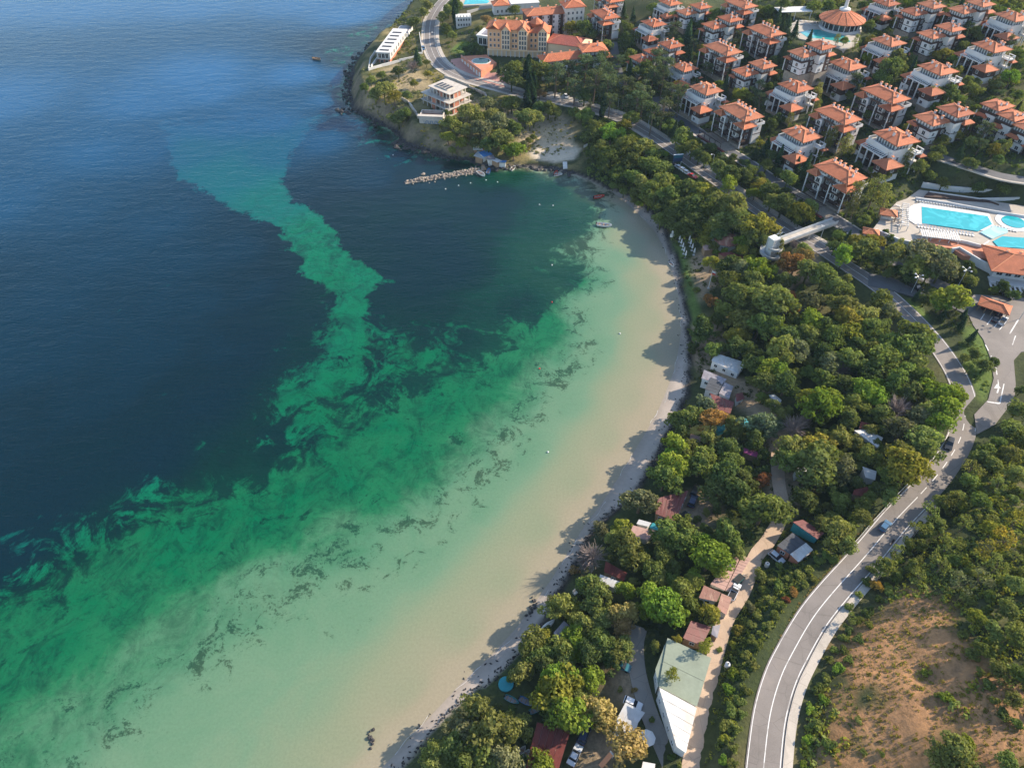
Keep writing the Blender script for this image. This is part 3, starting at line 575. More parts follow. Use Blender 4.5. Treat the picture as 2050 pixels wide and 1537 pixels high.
def winrow(par, a, b, fixed, z, face, n, wd=.9, ht=1.4):
    for i in range(n):
        q = a + (b - a) * (i + .5) / n
        if face in '-y+y': window(par, q, fixed, z, face, wd, ht)
        else: window(par, fixed, q, z, face, wd, ht)
_cm = None
def chimney(par, x, y, z, h=1.5, s=1.0):
    global _cm
    if _cm is None:
        b = MB(); b.cbox(0, 0, -1.2, .62, .62, 2.7); n = len(b.f); b.cbox(0, 0, 1.5, .85, .85, .12); b.hip(-.5, -.5, .5, .5, 1.72, .28, .1); b.cbox(.35, 0, 1.55, .5, .5, .1)
        _cm = b.mesh('chimney'); _cm.materials.append(M['white']); _cm.materials.append(M['ridge']); _cm.polygons.foreach_set('material_index', [0] * n + [1] * (len(b.f) - n))
    o = link('chimney', _cm, par); o.location = (x, y, z); o.scale = (s, s, h / 1.75); return o
def roof(par, x0, y0, x1, y1, z, h, name='roof', m='roof', cap=True):
    r = MB().hip(x0, y0, x1, y1, z, h).obj(name, m, par)
    if cap:
        w_, d_ = x1 - x0, y1 - y0; c = MB()
        if w_ >= d_: a, b = (x0 + d_ / 2 * .96, (y0 + y1) / 2, z + h), (x1 - d_ / 2 * .96, (y0 + y1) / 2, z + h); E = [((x0, y0, z), a), ((x0, y1, z), a), ((x1, y0, z), b), ((x1, y1, z), b), (a, b)]
        else: a, b = ((x0 + x1) / 2, y0 + w_ / 2 * .96, z + h), ((x0 + x1) / 2, y1 - w_ / 2 * .96, z + h); E = [((x0, y0, z), a), ((x1, y0, z), a), ((x0, y1, z), b), ((x1, y1, z), b), (a, b)]
        for p, q in E:
            if (Vector(p) - Vector(q)).length > .2: c.tube([p, q], .13, .13, 5)
        c.obj('ridge_tiles', 'ridge', r)
    return r
def roofz(x0, y0, x1, y1, z, h, x, y):                 # height of a hip roof at (x, y)
    run = min(x1 - x0, y1 - y0) / 2; return z + h * min(min(x - x0, x1 - x, y - y0, y1 - y) / run, 1)
def balcony(par, x0, y0, x1, y1, z, sides='-y', rail='rail', h=1.0):
    b = MB().box(x0, y0, z - .18, x1, y1, z).obj('balcony', 'timber' if rail == 'rail' else 'white', par); r = MB()
    def run(ax, ay, bx, by):
        L = math.hypot(bx - ax, by - ay); n = max(2, int(L / .8))
        r.bar((ax, ay, z + h), (bx, by, z + h), .1, .09); r.bar((ax, ay, z + .45), (bx, by, z + .45), .06, .07)
        for i in range(n + 1): t = i / n; r.cbox(ax + (bx - ax) * t, ay + (by - ay) * t, z, .08, .08, h)
    e = .06
    if '-y' in sides: run(x0 + e, y0 + e, x1 - e, y0 + e)
    if '+x' in sides: run(x1 - e, y0 + e, x1 - e, y1 - e)
    if '-x' in sides: run(x0 + e, y0 + e, x0 + e, y1 - e)
    r.obj('railing', rail, b); return b
def column(par, x, y, z0, z1, s=.36): return MB().cbox(x, y, z0, s, s, z1 - z0).obj('column', 'white', par)
def wall(par, x0, y0, z0, x1, y1, z1, m='white', name='wall'): return MB().box(x0, y0, z0, x1, y1, z1).obj(name, m, par)
def parapet(par, pts, z, h=1.0, m='white', th=.22):
    b = MB()
    for p, q in zip(pts[:-1], pts[1:]):
        d = (Vector((*q, 0)) - Vector((*p, 0))).normalized() * th * .49; b.bar((p[0] - d.x, p[1] - d.y, z), (q[0] + d.x, q[1] + d.y, z), th, h)
    return b.obj('parapet', m, par)

def villa_block_house(p, terrace):                    # long four-storey house under one long hipped roof
    wall(p, -8.1, -4.7, -7, 8.1, 4.7, .3, 'stone', 'stone_base')
    wall(p, -8, -3.2, .3, 7.9, 4.5, 9, 'timber', 'timber_wall')
    wall(p, -7, -3.6, 9, 7, 4, 11.3, 'white')
    for x0, x1, z0 in ((-5.8, -2.9, 2.9), (2.6, 5.0, 2.9)):
        wall(p, x0, -5.0, z0, x1, -3.2, 8.7, 'white', 'bay'); wall(p, x0 - .05, -5.06, 5.75, x1 + .05, -4.9, 6.0, 'timber', 'timber_band')
        for z in (3.7, 6.6): window(p, (x0 + x1) / 2, -5.0, z, '-y', 1.5, 1.5)
    wall(p, 7.9, .5, .6, 8.6, 4.7, 8.6, 'white', 'bay'); wall(p, 8.55, .45, 4.6, 8.66, 4.75, 4.9, 'timber', 'timber_band')
    window(p, 7.9, -2.2, 6.4, '+x', 1.1, 1.6); window(p, 7.9, -2.2, 3.4, '+x', 1.1, 1.6); window(p, 8.6, 2.6, 6.2, '+x', 1.0, 1.3)
    winrow(p, -6.8, -2.6, -3.6, 9.7, '-y', 4, .7, 1.1); winrow(p, 2.6, 6.8, -3.6, 9.7, '-y', 4, .7, 1.1); winrow(p, -3.2, 3.6, 7.0, 9.7, '+x', 5, .7, 1.1)
    R0 = (-8.3, -5.0, 8.3, 5.4, 11.3, 1.8); roof(p, *R0)
    roof(p, -9.4, -6.3, -4.6, -2.4, 8.9, 1.35, 'lower_roof'); roof(p, 3.2, -6.4, 9.8, .9, 8.9, 1.45, 'lower_roof')
    roof(p, -9.6, -2.0, -7.4, 4.9, 8.9, .9, 'lower_roof', cap=False)
    parapet(p, [(7.0, .9), (9.4, .9), (9.4, 5.0), (7.0, 5.0)], 8.7, 1.05)
    wall(p, 7.1, 1.0, 8.6, 9.3, 4.9, 8.75, 'paving', 'terrace_floor')
    # attic loggia cut into the roof in the middle of the long side
    wall(p, -2.3, -4.9, 9.0, 2.3, -3.62, 9.15, 'paving', 'terrace_floor'); parapet(p, [(-2.3, -4.9), (2.3, -4.9)], 9.0, .8, 'rail', .12)
    winrow(p, -2.1, 2.1, -3.62, 9.3, '-y', 3, 1.0, 1.7)
    for z in (3.0, 6.0): balcony(p, -9.0, -6.0, 9.2, -3.2, z, '-y+x-x')
    for x in (-8.8, -2.2, 1.9, 8.9):
        column(p, x, -5.85, .3, 8.75)
    for z in (.9, 3.6, 6.6):
        for x in (-7.0, -1.3, .8, 6.4): window(p, x, -3.2, z, '-y', 1.1, 1.8)
    for x, y in ((-5.2, 2.6), (-2.6, 2.3), (-.3, 1.9), (2.0, 2.4), (4.6, 2.5), (6.0, -.5)): chimney(p, x, y, roofz(*R0, x, y))
    if terrace:
        wall(p, -9.6, -12.5, -7, 7.2, -4.7, -.6, 'stone', 'terrace_base'); wall(p, -9.8, -12.8, -.6, 7.4, -11.7, -.25, 'redmetal', 'coping')
        b = MB()
        for i in range(15): b.cbox(-8.6 + i * .95, -10.6, 2.2, .1, 4.6, .14)
        b.bar((-9.2, -12.4, 2.0), (5.2, -12.4, 2.0), .18, .2); b.bar((-9.2, -8.6, 2.0), (5.2, -8.6, 2.0), .18, .2)
        for i in range(5): b.cbox(-9.0 + i * 3.5, -12.4, -.3, .16, .16, 2.3)
        b.obj('pergola', 'rail', p); winrow(p, -8.5, 6.0, -12.5, -2.6, '-y', 8, .9, 1.2)
def villa_pergola_house(p, terrace):                  # white villa with a columned pergola below a roof terrace
    wall(p, -5.6, -4.9, -7, 6, 5, .1, 'stone', 'stone_base'); wall(p, -5.5, -3.4, .1, 4.6, 4.8, 6.2, 'timber', 'timber_wall')
    wall(p, 4.6, -4.9, .1, 6, 5, 7.5, 'white'); wall(p, -6, -5.2, 6.2, 4.6, 5, 7.5, 'white')
    wall(p, -4.0, -3.0, 7.5, 5.0, 4.6, 10.4, 'white', 'top_storey')
    R0 = (-5.3, -4.5, 6.7, 5.9, 10.4, 1.85); roof(p, *R0)
    winrow(p, -3.9, 4.9, -3.0, 7.7, '-y', 7, .72, 2.2); winrow(p, -2.8, 3.0, 5.0, 7.8, '+x', 4, .8, 1.9)
    parapet(p, [(-6, 2.5), (-6, -4.4), (-5.2, -5.1), (4.6, -5.1), (6.0, -4.2), (6.0, 1.8)], 7.5, 1.0)
    pg = MB(); 
    for i in range(12): x = -5.4 + i * .92; pg.bar((x, -5.2, 6.55), (x, -7.5, 6.1), .3, .16)
    pg.bar((-5.8, -7.4, 5.85), (5.0, -7.4, 5.85), .28, .3); pg.obj('pergola', 'white', p)
    for x in (-5.3, -2.2, .9, 4.1): column(p, x, -7.35, -.6, 5.9, .4)
    wall(p, -5.6, -7.6, -7, 4.4, -4.9, -.5, 'stone', 'terrace_base')
    for z in (0.2, 3.2): balcony(p, -5.6, -6.9, 4.4, -3.4, z, '-y')
    for z in (.5, 3.6):
        for x in (-4.3, -1.2, 2.0): window(p, x, -3.4, z, '-y', 1.2, 1.9)
    for z in (1.0, 4.2):
        for y in (-1.5, 2.0): window(p, 6.0, y, z, '+x', .9, 1.4)
    # left wing
    wall(p, -9.4, -4.2, -7, -5.6, 2.2, -1, 'stone', 'stone_base'); wall(p, -9.6, -4.4, -1, -5.6, 2.4, 2, 'white'); wall(p, -9.8, -4.6, 2, -5.6, 2.6, 4.6, 'timber', 'timber_wall')
    roof(p, -10.6, -5.4, -5.5, 3.3, 4.6, 1.7, 'lower_roof'); window(p, -8, -4.6, 2.7, '-y', .9, 1.2); window(p, -8, -4.4, -.2, '-y', 1.0, 1.3)
    # front right wing
    wall(p, 4.5, -8.6, -7, 9.0, -2.6, -1, 'stone', 'stone_base'); wall(p, 4.3, -8.8, -1, 9.2, -2.4, 1.8, 'white'); wall(p, 4.1, -9.0, 1.8, 9.5, -2.4, 4.6, 'timber', 'timber_wall')
    R1 = (3.2, -9.9, 10.4, -2.2, 4.6, 1.8); roof(p, *R1, 'lower_roof'); window(p, 6.0, -9.0, 2.6, '-y', 1.0, 1.3); window(p, 6.0, -8.8, -.3, '-y', 1.2, 1.2); window(p, 9.5, -6, 2.6, '+x', 1.0, 1.2)
    chimney(p, 7.0, -5.2, roofz(*R1, 7.0, -5.2), 1.1, .9)
    # open terrace frame at the back corner
    fr = MB()
    for x, y in ((6.3, 2.6), (9.0, 2.6), (9.0, 5.6), (6.3, 5.6)): fr.cbox(x, y, 0, .3, .3, 8.4)
    fr.bar((6.0, 2.6, 8.4), (9.2, 2.6, 8.4), .3, .3); fr.bar((9.0, 2.4, 8.1), (9.0, 5.8, 8.1), .3, .3); fr.bar((6.0, 5.6, 8.4), (9.2, 5.6, 8.4), .3, .3); fr.box(6.0, 2.5, 7.1, 9.2, 5.8, 7.35); fr.box(6.0, 2.5, 3.9, 9.2, 5.8, 4.1); fr.obj('terrace_frame', 'white', p)
    roof(p, 5.9, 4.4, 9.9, 7.6, 6.2, 1.0, 'lower_roof', cap=False)
    for x, y in ((-1.8, -.8), (1.2, -1.6), (2.2, 3.0), (3.8, 2.6)): chimney(p, x, y, roofz(*R0, x, y), 1.35)
def block(p, x0, y0, x1, y1, eave, base=-7, skirt=True, nch=3, h=None):
    wall(p, x0, y0, base, x1, y1, .2, 'stone', 'stone_base'); wall(p, x0 + .1, y0 + .1, .2, x1 - .1, y1 - .1, eave - 2.6, 'timber', 'timber_wall'); wall(p, x0 + .5, y0 + .5, eave - 2.6, x1 - .5, y1 - .5, eave, 'white')
    cx, cy = (x0 + x1) / 2, (y0 + y1) / 2; w_ = x1 - x0
    b = (x0 + w_ * .45, y0 - .5, x1 + .35, y0 + (y1 - y0) * .45)
    wall(p, b[0], b[1], .8, b[2], b[3], eave - 2.8, 'white', 'bay'); wall(p, b[0] - .05, b[1] - .06, (eave - 2) / 2 - .15, b[2] + .06, b[3] + .05, (eave - 2) / 2 + .15, 'timber', 'timber_band')
    parapet(p, [(x0 + .2, y0 - .3), (x1 + .2, y0 - .3), (x1 + .2, cy + .5)], eave - 2.75, .9, 'timber', .25)
    n = max(1, int((eave - 3) // 2.9))
    for i in range(n):
        z = 1.2 + i * 2.9; window(p, (b[0] + b[2]) / 2, b[1], z, '-y', 1.4, 1.5); window(p, b[2], (b[1] + b[3]) / 2, z, '+x', 1.0, 1.4); window(p, x0 + w_ * .25, y0 + .1, z, '-y', 1.1, 1.7)
        window(p, x1 - .1, y1 - 1.6, z, '+x', .9, 1.4); window(p, x0 + .1, cy, z, '-x', 1.0, 1.4)
        balcony(p, x0 - .7, y0 - 1.0, b[0], y0 + .1, z - .3, '-y-x')
    column(p, x0 - .5, y0 - .85, .2, eave - 2.7)
    winrow(p, x0 + .8, x1 - .8, y0 + .5, eave - 2.1, '-y', 5, .7, 1.5); winrow(p, y0 + .8, y1 - .8, x1 - .5, eave - 2.1, '+x', 4, .7, 1.5)
    R0 = (x0 - .7, y0 - .7, x1 + .7, y1 + .7, eave, h or 1.6); roof(p, *R0)
    if skirt: roof(p, x0 - 1.6, y0 - 1.6, x0 + 3.0, y0 + 4.2, eave - 2.7, 1.1, 'lower_roof', cap=False)
    for i in range(nch):
        x, y = [(cx + 2.2, cy - 1.5), (cx + 2.8, cy + 1.4), (cx - 1.5, cy + 2.2), (cx - 2.4, cy - 1)][i]; chimney(p, x, y, roofz(*R0, x, y), 1.3)
def villa_twin_house(p, terrace):
    block(p, -4.6, -9.0, 4.2, -.6, 8.8); block(p, -2.6, -.4, 6.4, 7.8, 11.4, skirt=False); roof(p, 5.4, 3.0, 8.4, 8.6, 8.2, 1.0, 'lower_roof', cap=False)
def villa_triple_house(p, terrace):
    block(p, -5.2, -14.0, 3.6, -5.6, 7.6, nch=2); block(p, -4.6, -5.4, 4.2, 3.0, 9.6, skirt=False); block(p, -3.6, 3.2, 5.4, 11.6, 12.0, skirt=False, nch=4)
    roof(p, 4.4, 6.0, 7.6, 12.4, 8.8, 1.0, 'lower_roof', cap=False)
def villa_row_house(p, terrace):
    for i in range(4):
        x = -16 + i * 8.2; block(p, x, -4.5, x + 7.6, 5.0, 12.4 - i * 1.3, nch=2, skirt=False); roof(p, x - .6, -6.6, x + 5.0, -3.9, 8.2 - i * 1.3, 1.0, 'lower_roof', cap=False)
KIND = {'B': ('block_villa', villa_block_house, 'long timber-balconied red-roofed house', 'the long house'), 'A': ('pergola_villa', villa_pergola_house, 'white pergola villa with red pyramid roof', 'the pergola villa'),
        'C': ('twin_villa', villa_twin_house, 'twin-block house with stepped red roofs', 'the twin-block house'), 'T': ('triple_villa', villa_triple_house, 'three-block house with stepped red roofs', 'the three-block house'),
        'R': ('terraced_house', villa_row_house, 'four stepped red-roofed terraced houses', 'the terraced houses')}
# roof centre in the photograph, kind, scale, turn (degrees), terrace in front, what sets it apart
VILLAS = [
 (1484, 222, 'B', 1.14, 0, 1, 'with the red-coped terrace wall'), (1682, 342, 'B', 1.14, 2, 1, 'nearest the lower pool'), (1678, 228, 'B', 1.1, 2, 0, 'behind the yellow birch pair'),
 (1773, 186, 'B', 1.16, 0, 0, 'in front of the big olive trees'), (1447, 96, 'B', 1.1, 4, 0, 'right of the three-block house'), (1534, 60, 'B', 1.1, 2, 0, 'left of the upper pool'),
 (1211, 27, 'B', 1.05, -4, 0, 'alone behind the peach hotel'), (1410, 175, 'A', 1.1, 2, 0, 'right of the tall pines'), (1589, 170, 'A', 1.1, 2, 0, 'in the middle of the resort'),
 (1601, 265, 'A', 1.16, 0, 0, 'with cone-shaped conifers'), (1790, 270, 'A', 1.26, -6, 0, 'above the lower pool'), (1693, 126, 'A', 1.16, 0, 0, 'one row below the upper pool'),
 (1874, 134, 'A', 1.16, -4, 0, 'right of the big olive trees'), (1982, 90, 'A', 1.16, -6, 0, 'above the bright green tree'), (2024, 30, 'A', 1.14, -6, 0, 'in the top right corner'),
 (1776, 80, 'A', 1.1, 0, 0, 'right of the round restaurant'), (1367, 132, 'A', .95, 2, 0, 'half hidden by tall pines'), (1306, 44, 'A', .98, 2, 0, 'behind the three-block house'),
 (1510, 132, 'C', 1.05, 2, 0, 'behind the red-coped terrace house'), (1625, 94, 'C', 1.05, 2, 0, 'touching the upper pool terrace'), (1446, 40, 'C', 1.05, 2, 0, 'two houses left of the upper pool'),
 (1884, 58, 'C', 1.05, -2, 0, 'two houses right of the restaurant'), (1848, 13, 'C', 1.05, -2, 0, 'at the top edge beyond the tower'), (1890, 224, 'C', 1.16, -4, 0, 'beside the tall dark pines at right'),
 (1389, 15, 'C', .95, 2, 0, 'at the top edge mid photo'), (1318, 99, 'T', 1.05, 2, 0, 'by the side lane'), (2046, 237, 'R', 1.05, 0, 0, 'on the right edge'),
 (1484, 6, 'B', 1.0, 2, 0, 'at the top edge left of the shade roof'), (1772, 3, 'A', .95, 0, 0, 'at the top edge beside the tower'), (1222, -5, 'B', 1.0, -4, 0, 'at the top edge behind the lone house'),
 (1340, 3, 'A', .9, 2, 0, 'at the top edge by the upper street'), (1945, 9, 'C', 1.05, -2, 0, 'at the top edge left of the corner villa'),
]
SHORT = {'with the red-coped terrace wall': 'with red-coped terrace', 'at the top edge left of the shade roof': 'left of the shade roof', 'at the top edge beside the tower': 'beside the tower', 'at the top edge behind the lone house': 'above the lone house',
 'at the top edge by the upper street': 'by the upper street', 'at the top edge left of the corner villa': 'left of the corner villa', 'two houses left of the upper pool': 'two left of the pool', 'two houses right of the restaurant': 'two right of the restaurant',
 'at the top edge beyond the tower': 'beyond the tower', 'behind the red-coped terrace house': 'above the red-coped terrace', 'one row below the upper pool': 'below the upper pool', 'beside the tall dark pines at right': 'beside the dark pines', 'at the top edge mid photo': 'at the top edge', 'in front of the big olive trees': 'below the olive trees'}
RZH = R(-62)
def pad_round(x, y, r, fade):                          # level the ground a little under a house
    pass
VPOS = []
_proto = {}
for px, py, k, s, turn, ter, where in VILLAS:
    s *= .94; apex = {'B': 11.8, 'A': 11.0, 'C': 10.8, 'T': 10.6, 'R': 11.3}[k] * s
    g = hit(px, py, apex); nm, fn, desc, noun = KIND[k]
    key = (k, ter)
    if key not in _proto:
        t = thing(nm, '', 'house', (0, 0, 0), 0, 'red-roofed houses of the hillside resort'); fn(t, ter); _proto[key] = t; o = t
    else: o = copy_tree(_proto[key])
    o.location = (g[0], g[1], g[2] + (.2 if k != 'R' else .0)); o.rotation_euler = (0, 0, RZH + R(turn)); o.scale = (s, s, s)
    o['label'] = desc + ' ' + where
    VPOS.append((g[0], g[1], (7.8 if k in 'BAC' else 12) * s)); LAND.append((noun + ' ' + SHORT.get(where, where), g[0], g[1]))
# ---------------------------------------------------------------- other buildings
EX = [(x, y, r) for x, y, r in VPOS]                   # footprints kept free of trees
def frame2(a, b, dz=0, z=None):                        # local frame: X runs from pixel a to pixel b on the ground, Y away from the sea
    A = hit(*a) if z is None else atz(*a, z); B = hit(*b) if z is None else atz(*b, z); d = B - A
    return A, math.atan2(d[1], d[0]), float(np.hypot(d[0], d[1]))
def gable(par, x0, x1, y0, y1, z, h, m='roof', over=.5, name='gable_roof', axis='y'):
    b = MB(); xm = (x0 + x1) / 2; t = .22
    pts = [(x0 - over, z - over * h / (x1 - x0) * 2 * .9), (xm, z + h), (x1 + over, z - over * h / (x1 - x0) * 2 * .9)]
    V = []
    for y in (y0 - over, y1 + over):
        V += [(pts[0][0], y, pts[0][1]), (pts[1][0], y, pts[1][1]), (pts[2][0], y, pts[2][1]), (pts[0][0], y, pts[0][1] - t), (pts[1][0], y, pts[1][1] - t), (pts[2][0], y, pts[2][1] - t)]
    b.add(V, [(0, 1, 7, 6), (1, 2, 8, 7), (3, 9, 10, 4), (4, 10, 11, 5), (0, 3, 4, 1), (1, 4, 5, 2), (6, 7, 10, 9), (7, 8, 11, 10), (0, 6, 9, 3), (2, 5, 11, 8)])
    r = b.obj(name, m, par); return r
def build_hotel():
    A, rz, L = frame2((976, 113), (1084, 118)); t = thing('hotel', 'large peach hotel with gabled bays and red roofs above the pink plaza', 'hotel', (A[0], A[1], zh), rz, land='the peach hotel')
    s = L
    wall(t, 0, 1.5, -4, s * .75, 13, 14.2, 'peach'); wall(t, s * .75, 3.5, -4, s * 1.1, 14, 12.4, 'peach'); wall(t, -.3, 1.2, -4, s * 1.0, 1.6, 3.0, 'peachlight', 'ground_floor')
    for i in range(13): column(t, .6 + i * s * .98 / 12, .4, 0, 3.3, .4)
    wall(t, -.2, -.1, 3.3, s * 1.0, 1.5, 3.7, 'peachlight', 'arcade_roof')
    for x0, x1 in ((s * .26, s * .42), (s * .57, s * .73), (s * .93, s * 1.09)):
        wall(t, x0, -.3, 3.7, x1, 4, 14.0, 'peachlight', 'gabled_bay'); b = MB(); xm = (x0 + x1) / 2; b.add([(x0, -.3, 14), (x1, -.3, 14), (xm, -.3, 16.2), (x0, 5, 14), (x1, 5, 14), (xm, 5, 16.2)], [(0, 1, 2), (5, 4, 3), (0, 2, 5, 3), (1, 4, 5, 2)]); b.obj('gable_wall', 'peachlight', t)
        gable(t, x0, x1, -.3, 8.5, 14.0, 2.5)
        for i in range(3):
            for z in (4.4, 6.9, 9.4, 11.9): window(t, x0 + (x1 - x0) * (.2 + .3 * i), -.3, z, '-y', .9, 1.9)
    for x0, x1 in ((s * .02, s * .24), (s * .44, s * .55), (s * .76, s * .91)):
        for z in (4.6, 7.5, 10.4): winrow(t, x0, x1, 1.5 if x0 < s * .7 else 3.5, z, '-y', 3 if x0 < 1 else 2, 1.0, 1.5)
    for z in (4.6, 7.5, 10.4): winrow(t, 3, 12, 0, z, '-x', 3, 1.0, 1.5)
    R0 = (-.8, .7, s * .77, 13.8, 14.2, 2.8); roof(t, *R0); roof(t, s * .73, 2.8, s * 1.13, 14.8, 12.4, 2.6); gable(t, s * .02, s * .20, .8, 8, 14.4, 1.9)
    b = MB(); b.lathe([(3.4, 12), (3.4, 15.6), (4.0, 15.6), (0.15, 18.2)], s * .86, 10, 8); b.obj('cupola', 'roof', t)
    for x, y in ((s * .12, 7), (s * .3, 10), (s * .5, 9), (s * .68, 10)): chimney(t, x, y, roofz(*R0, x, y), 1.3)
    EX.append((A[0] + math.cos(rz) * s / 2, A[1] + 6, 19))
    # pool terrace below the hotel
    pz = zh + 1.0; pts = [atz(a, b, pz) for a, b in ((923, 113), (974, 110), (994, 126), (963, 143))]
    t = thing('pool_terrace', 'red-paved terrace with a dark green pool below the peach hotel', 'pool terrace', (*pts[3][:2], zh - 3)); loc = lambda p: (p[0] - pts[3][0], p[1] - pts[3][1])
    MB().prism([loc(p) for p in pts], -2, 4).obj('terrace_block', 'terracotta', t)
    c = sum(pts) / 4; pl = [(c[0] + 5.6 * math.cos(a) * (1 if abs(math.cos(a)) < .8 else .85), c[1] + 3.9 * math.sin(a)) for a in np.linspace(0, 2 * math.pi, 12, endpoint=False)]
    MB().prism([loc((c[0] + (x - c[0]) * 1.15, c[1] + (y - c[1]) * 1.15)) for x, y in pl], 3.9, 4.12).obj('pool_edge', 'white', t); MB().prism([loc(q) for q in pl], 3.9, 4.16).obj('pool_water', 'poolgreen', t)
    a_, b_ = Vector((*loc(pts[0]), 0)), Vector((*loc(pts[3]), 0)); d = (b_ - a_).normalized(); nrm = Vector((-d.y, d.x, 0)) * (-1 if (-d.y * 0 + d.x * -1) < 0 else 1)
    b = MB().bar(tuple(a_ + Vector((0, 0, 3.9))), tuple(b_ + Vector((0, 0, 3.9))), .35, .9); b.obj('parapet', 'pinkpave', t)
    n = 7
    for i in range(n):
        p = a_.lerp(b_, (i + .25) / n); q = a_.lerp(b_, (i + .8) / n); off = Vector((d.y, -d.x, 0)) * .12
        MB().bar(tuple(p + off + Vector((0, 0, .2))), tuple(q + off + Vector((0, 0, .2))), .2, 2.7).obj('garage_door', 'white', t)
    EX.append((c[0], c[1], 9))
    pp = P2(PLAZA, zh - 2.6); drape('plaza', pp, 'pinkpave', .14)
    for q in pp: EX.append((q[0], q[1], 5))
build_hotel()
def wing_complex():
    g = hit(1128, 104, 9.0); t = thing('hotel_annex', 'long low white annex with red roofs right of the peach hotel', 'hotel annex', tuple(g), R(-62) + R(78), land='the hotel annex')
    wall(t, -12, -4, -5, 12, 4, 6.6); wall(t, -13, -5.5, -5, 12, -4, 3.4, 'white'); roof(t, -13, -4.9, 12.6, 5, 6.6, 2.2); roof(t, -14, -7, -5, -3.8, 3.6, 1.0, 'lower_roof', cap=False); roof(t, 2, -6.6, 12, -3.8, 3.6, 1.0, 'lower_roof', cap=False)
    winrow(t, -11.5, 11.5, -4, 4.4, '-y', 14, .9, 1.3); winrow(t, -11.5, 11, -5.5, .8, '-y', 8, 1.2, 1.6); winrow(t, -3, 3, 12, 1.0, '+x', 3, 1.0, 1.5)
    for x in (-10, -6, -1, 4, 8): chimney(t, x, 1.6, 7.7, 1.2)
    EX.append((g[0], g[1], 13))
    g = hit(1187, 88, 11); t = thing('square_villa', 'square white villa with red hip roof at the end of the annex', 'house', tuple(g), R(10), group=None, land='the square villa beside the annex')
    block(t, -6.5, -5.5, 6.5, 5.5, 9.2); roof(t, 4.5, -7, 9.5, -1, 6.2, 1.2, 'lower_roof'); EX.append((g[0], g[1], 9))
    g = hit(1138, 74, 7); t = thing('restaurant_hall', 'broad red-roofed hall with an arched window behind the hotel annex', 'hall', tuple(g), R(-20), land='the arched-window hall')
    wall(t, -10, -6, -5, 10, 6, 5, 'peachlight'); roof(t, -11, -7, 11, 7, 5, 2.6, 'roof', 'roofdark'); wall(t, 9, -5, -4, 13, 2, 6.4, 'peachlight', 'arched_bay')
    b = MB(); b.v = []; n = 10; pts = [(9.8 + 1.2 * 1.6 + 1.6 * math.cos(math.pi * i / n), 3.2 + 1.9 * math.sin(math.pi * i / n)) for i in range(n + 1)]
    b.add([(x, -5.08, z) for x, z in pts] + [(pts[-1][0], -5.08, .6), (pts[0][0], -5.08, .6)] + [(x, -4.9, z) for x, z in pts] + [(pts[-1][0], -4.9, .6), (pts[0][0], -4.9, .6)], [tuple(range(n + 2, -1, -1))] + [(i, (i + 1) % (n + 3), n + 3 + (i + 1) % (n + 3), n + 3 + i) for i in range(n + 3)]); b.obj('arched_window', 'glass', t)
    EX.append((g[0], g[1], 11))
    g = hit(985, 68, 5); t = thing('glass_pavilion', 'flat-roofed white and glass building left of the peach hotel', 'building', tuple(g), R(-20))
    wall(t, -7, -5, -4, 7, 6, 4.6); wall(t, -7.6, -5.6, 4.6, 7.6, 6.6, 5.3, 'white', 'flat_roof'); wall(t, -5, -3.5, 5.3, 5.5, 4.5, 5.5, 'greysheet', 'roof_membrane'); winrow(t, -6.5, 6.5, -5, .4, '-y', 5, 2.0, 3.4); winrow(t, -4, 5, -7, .4, '-x', 4, 1.8, 3.4); EX.append((g[0], g[1], 9))
wing_complex()
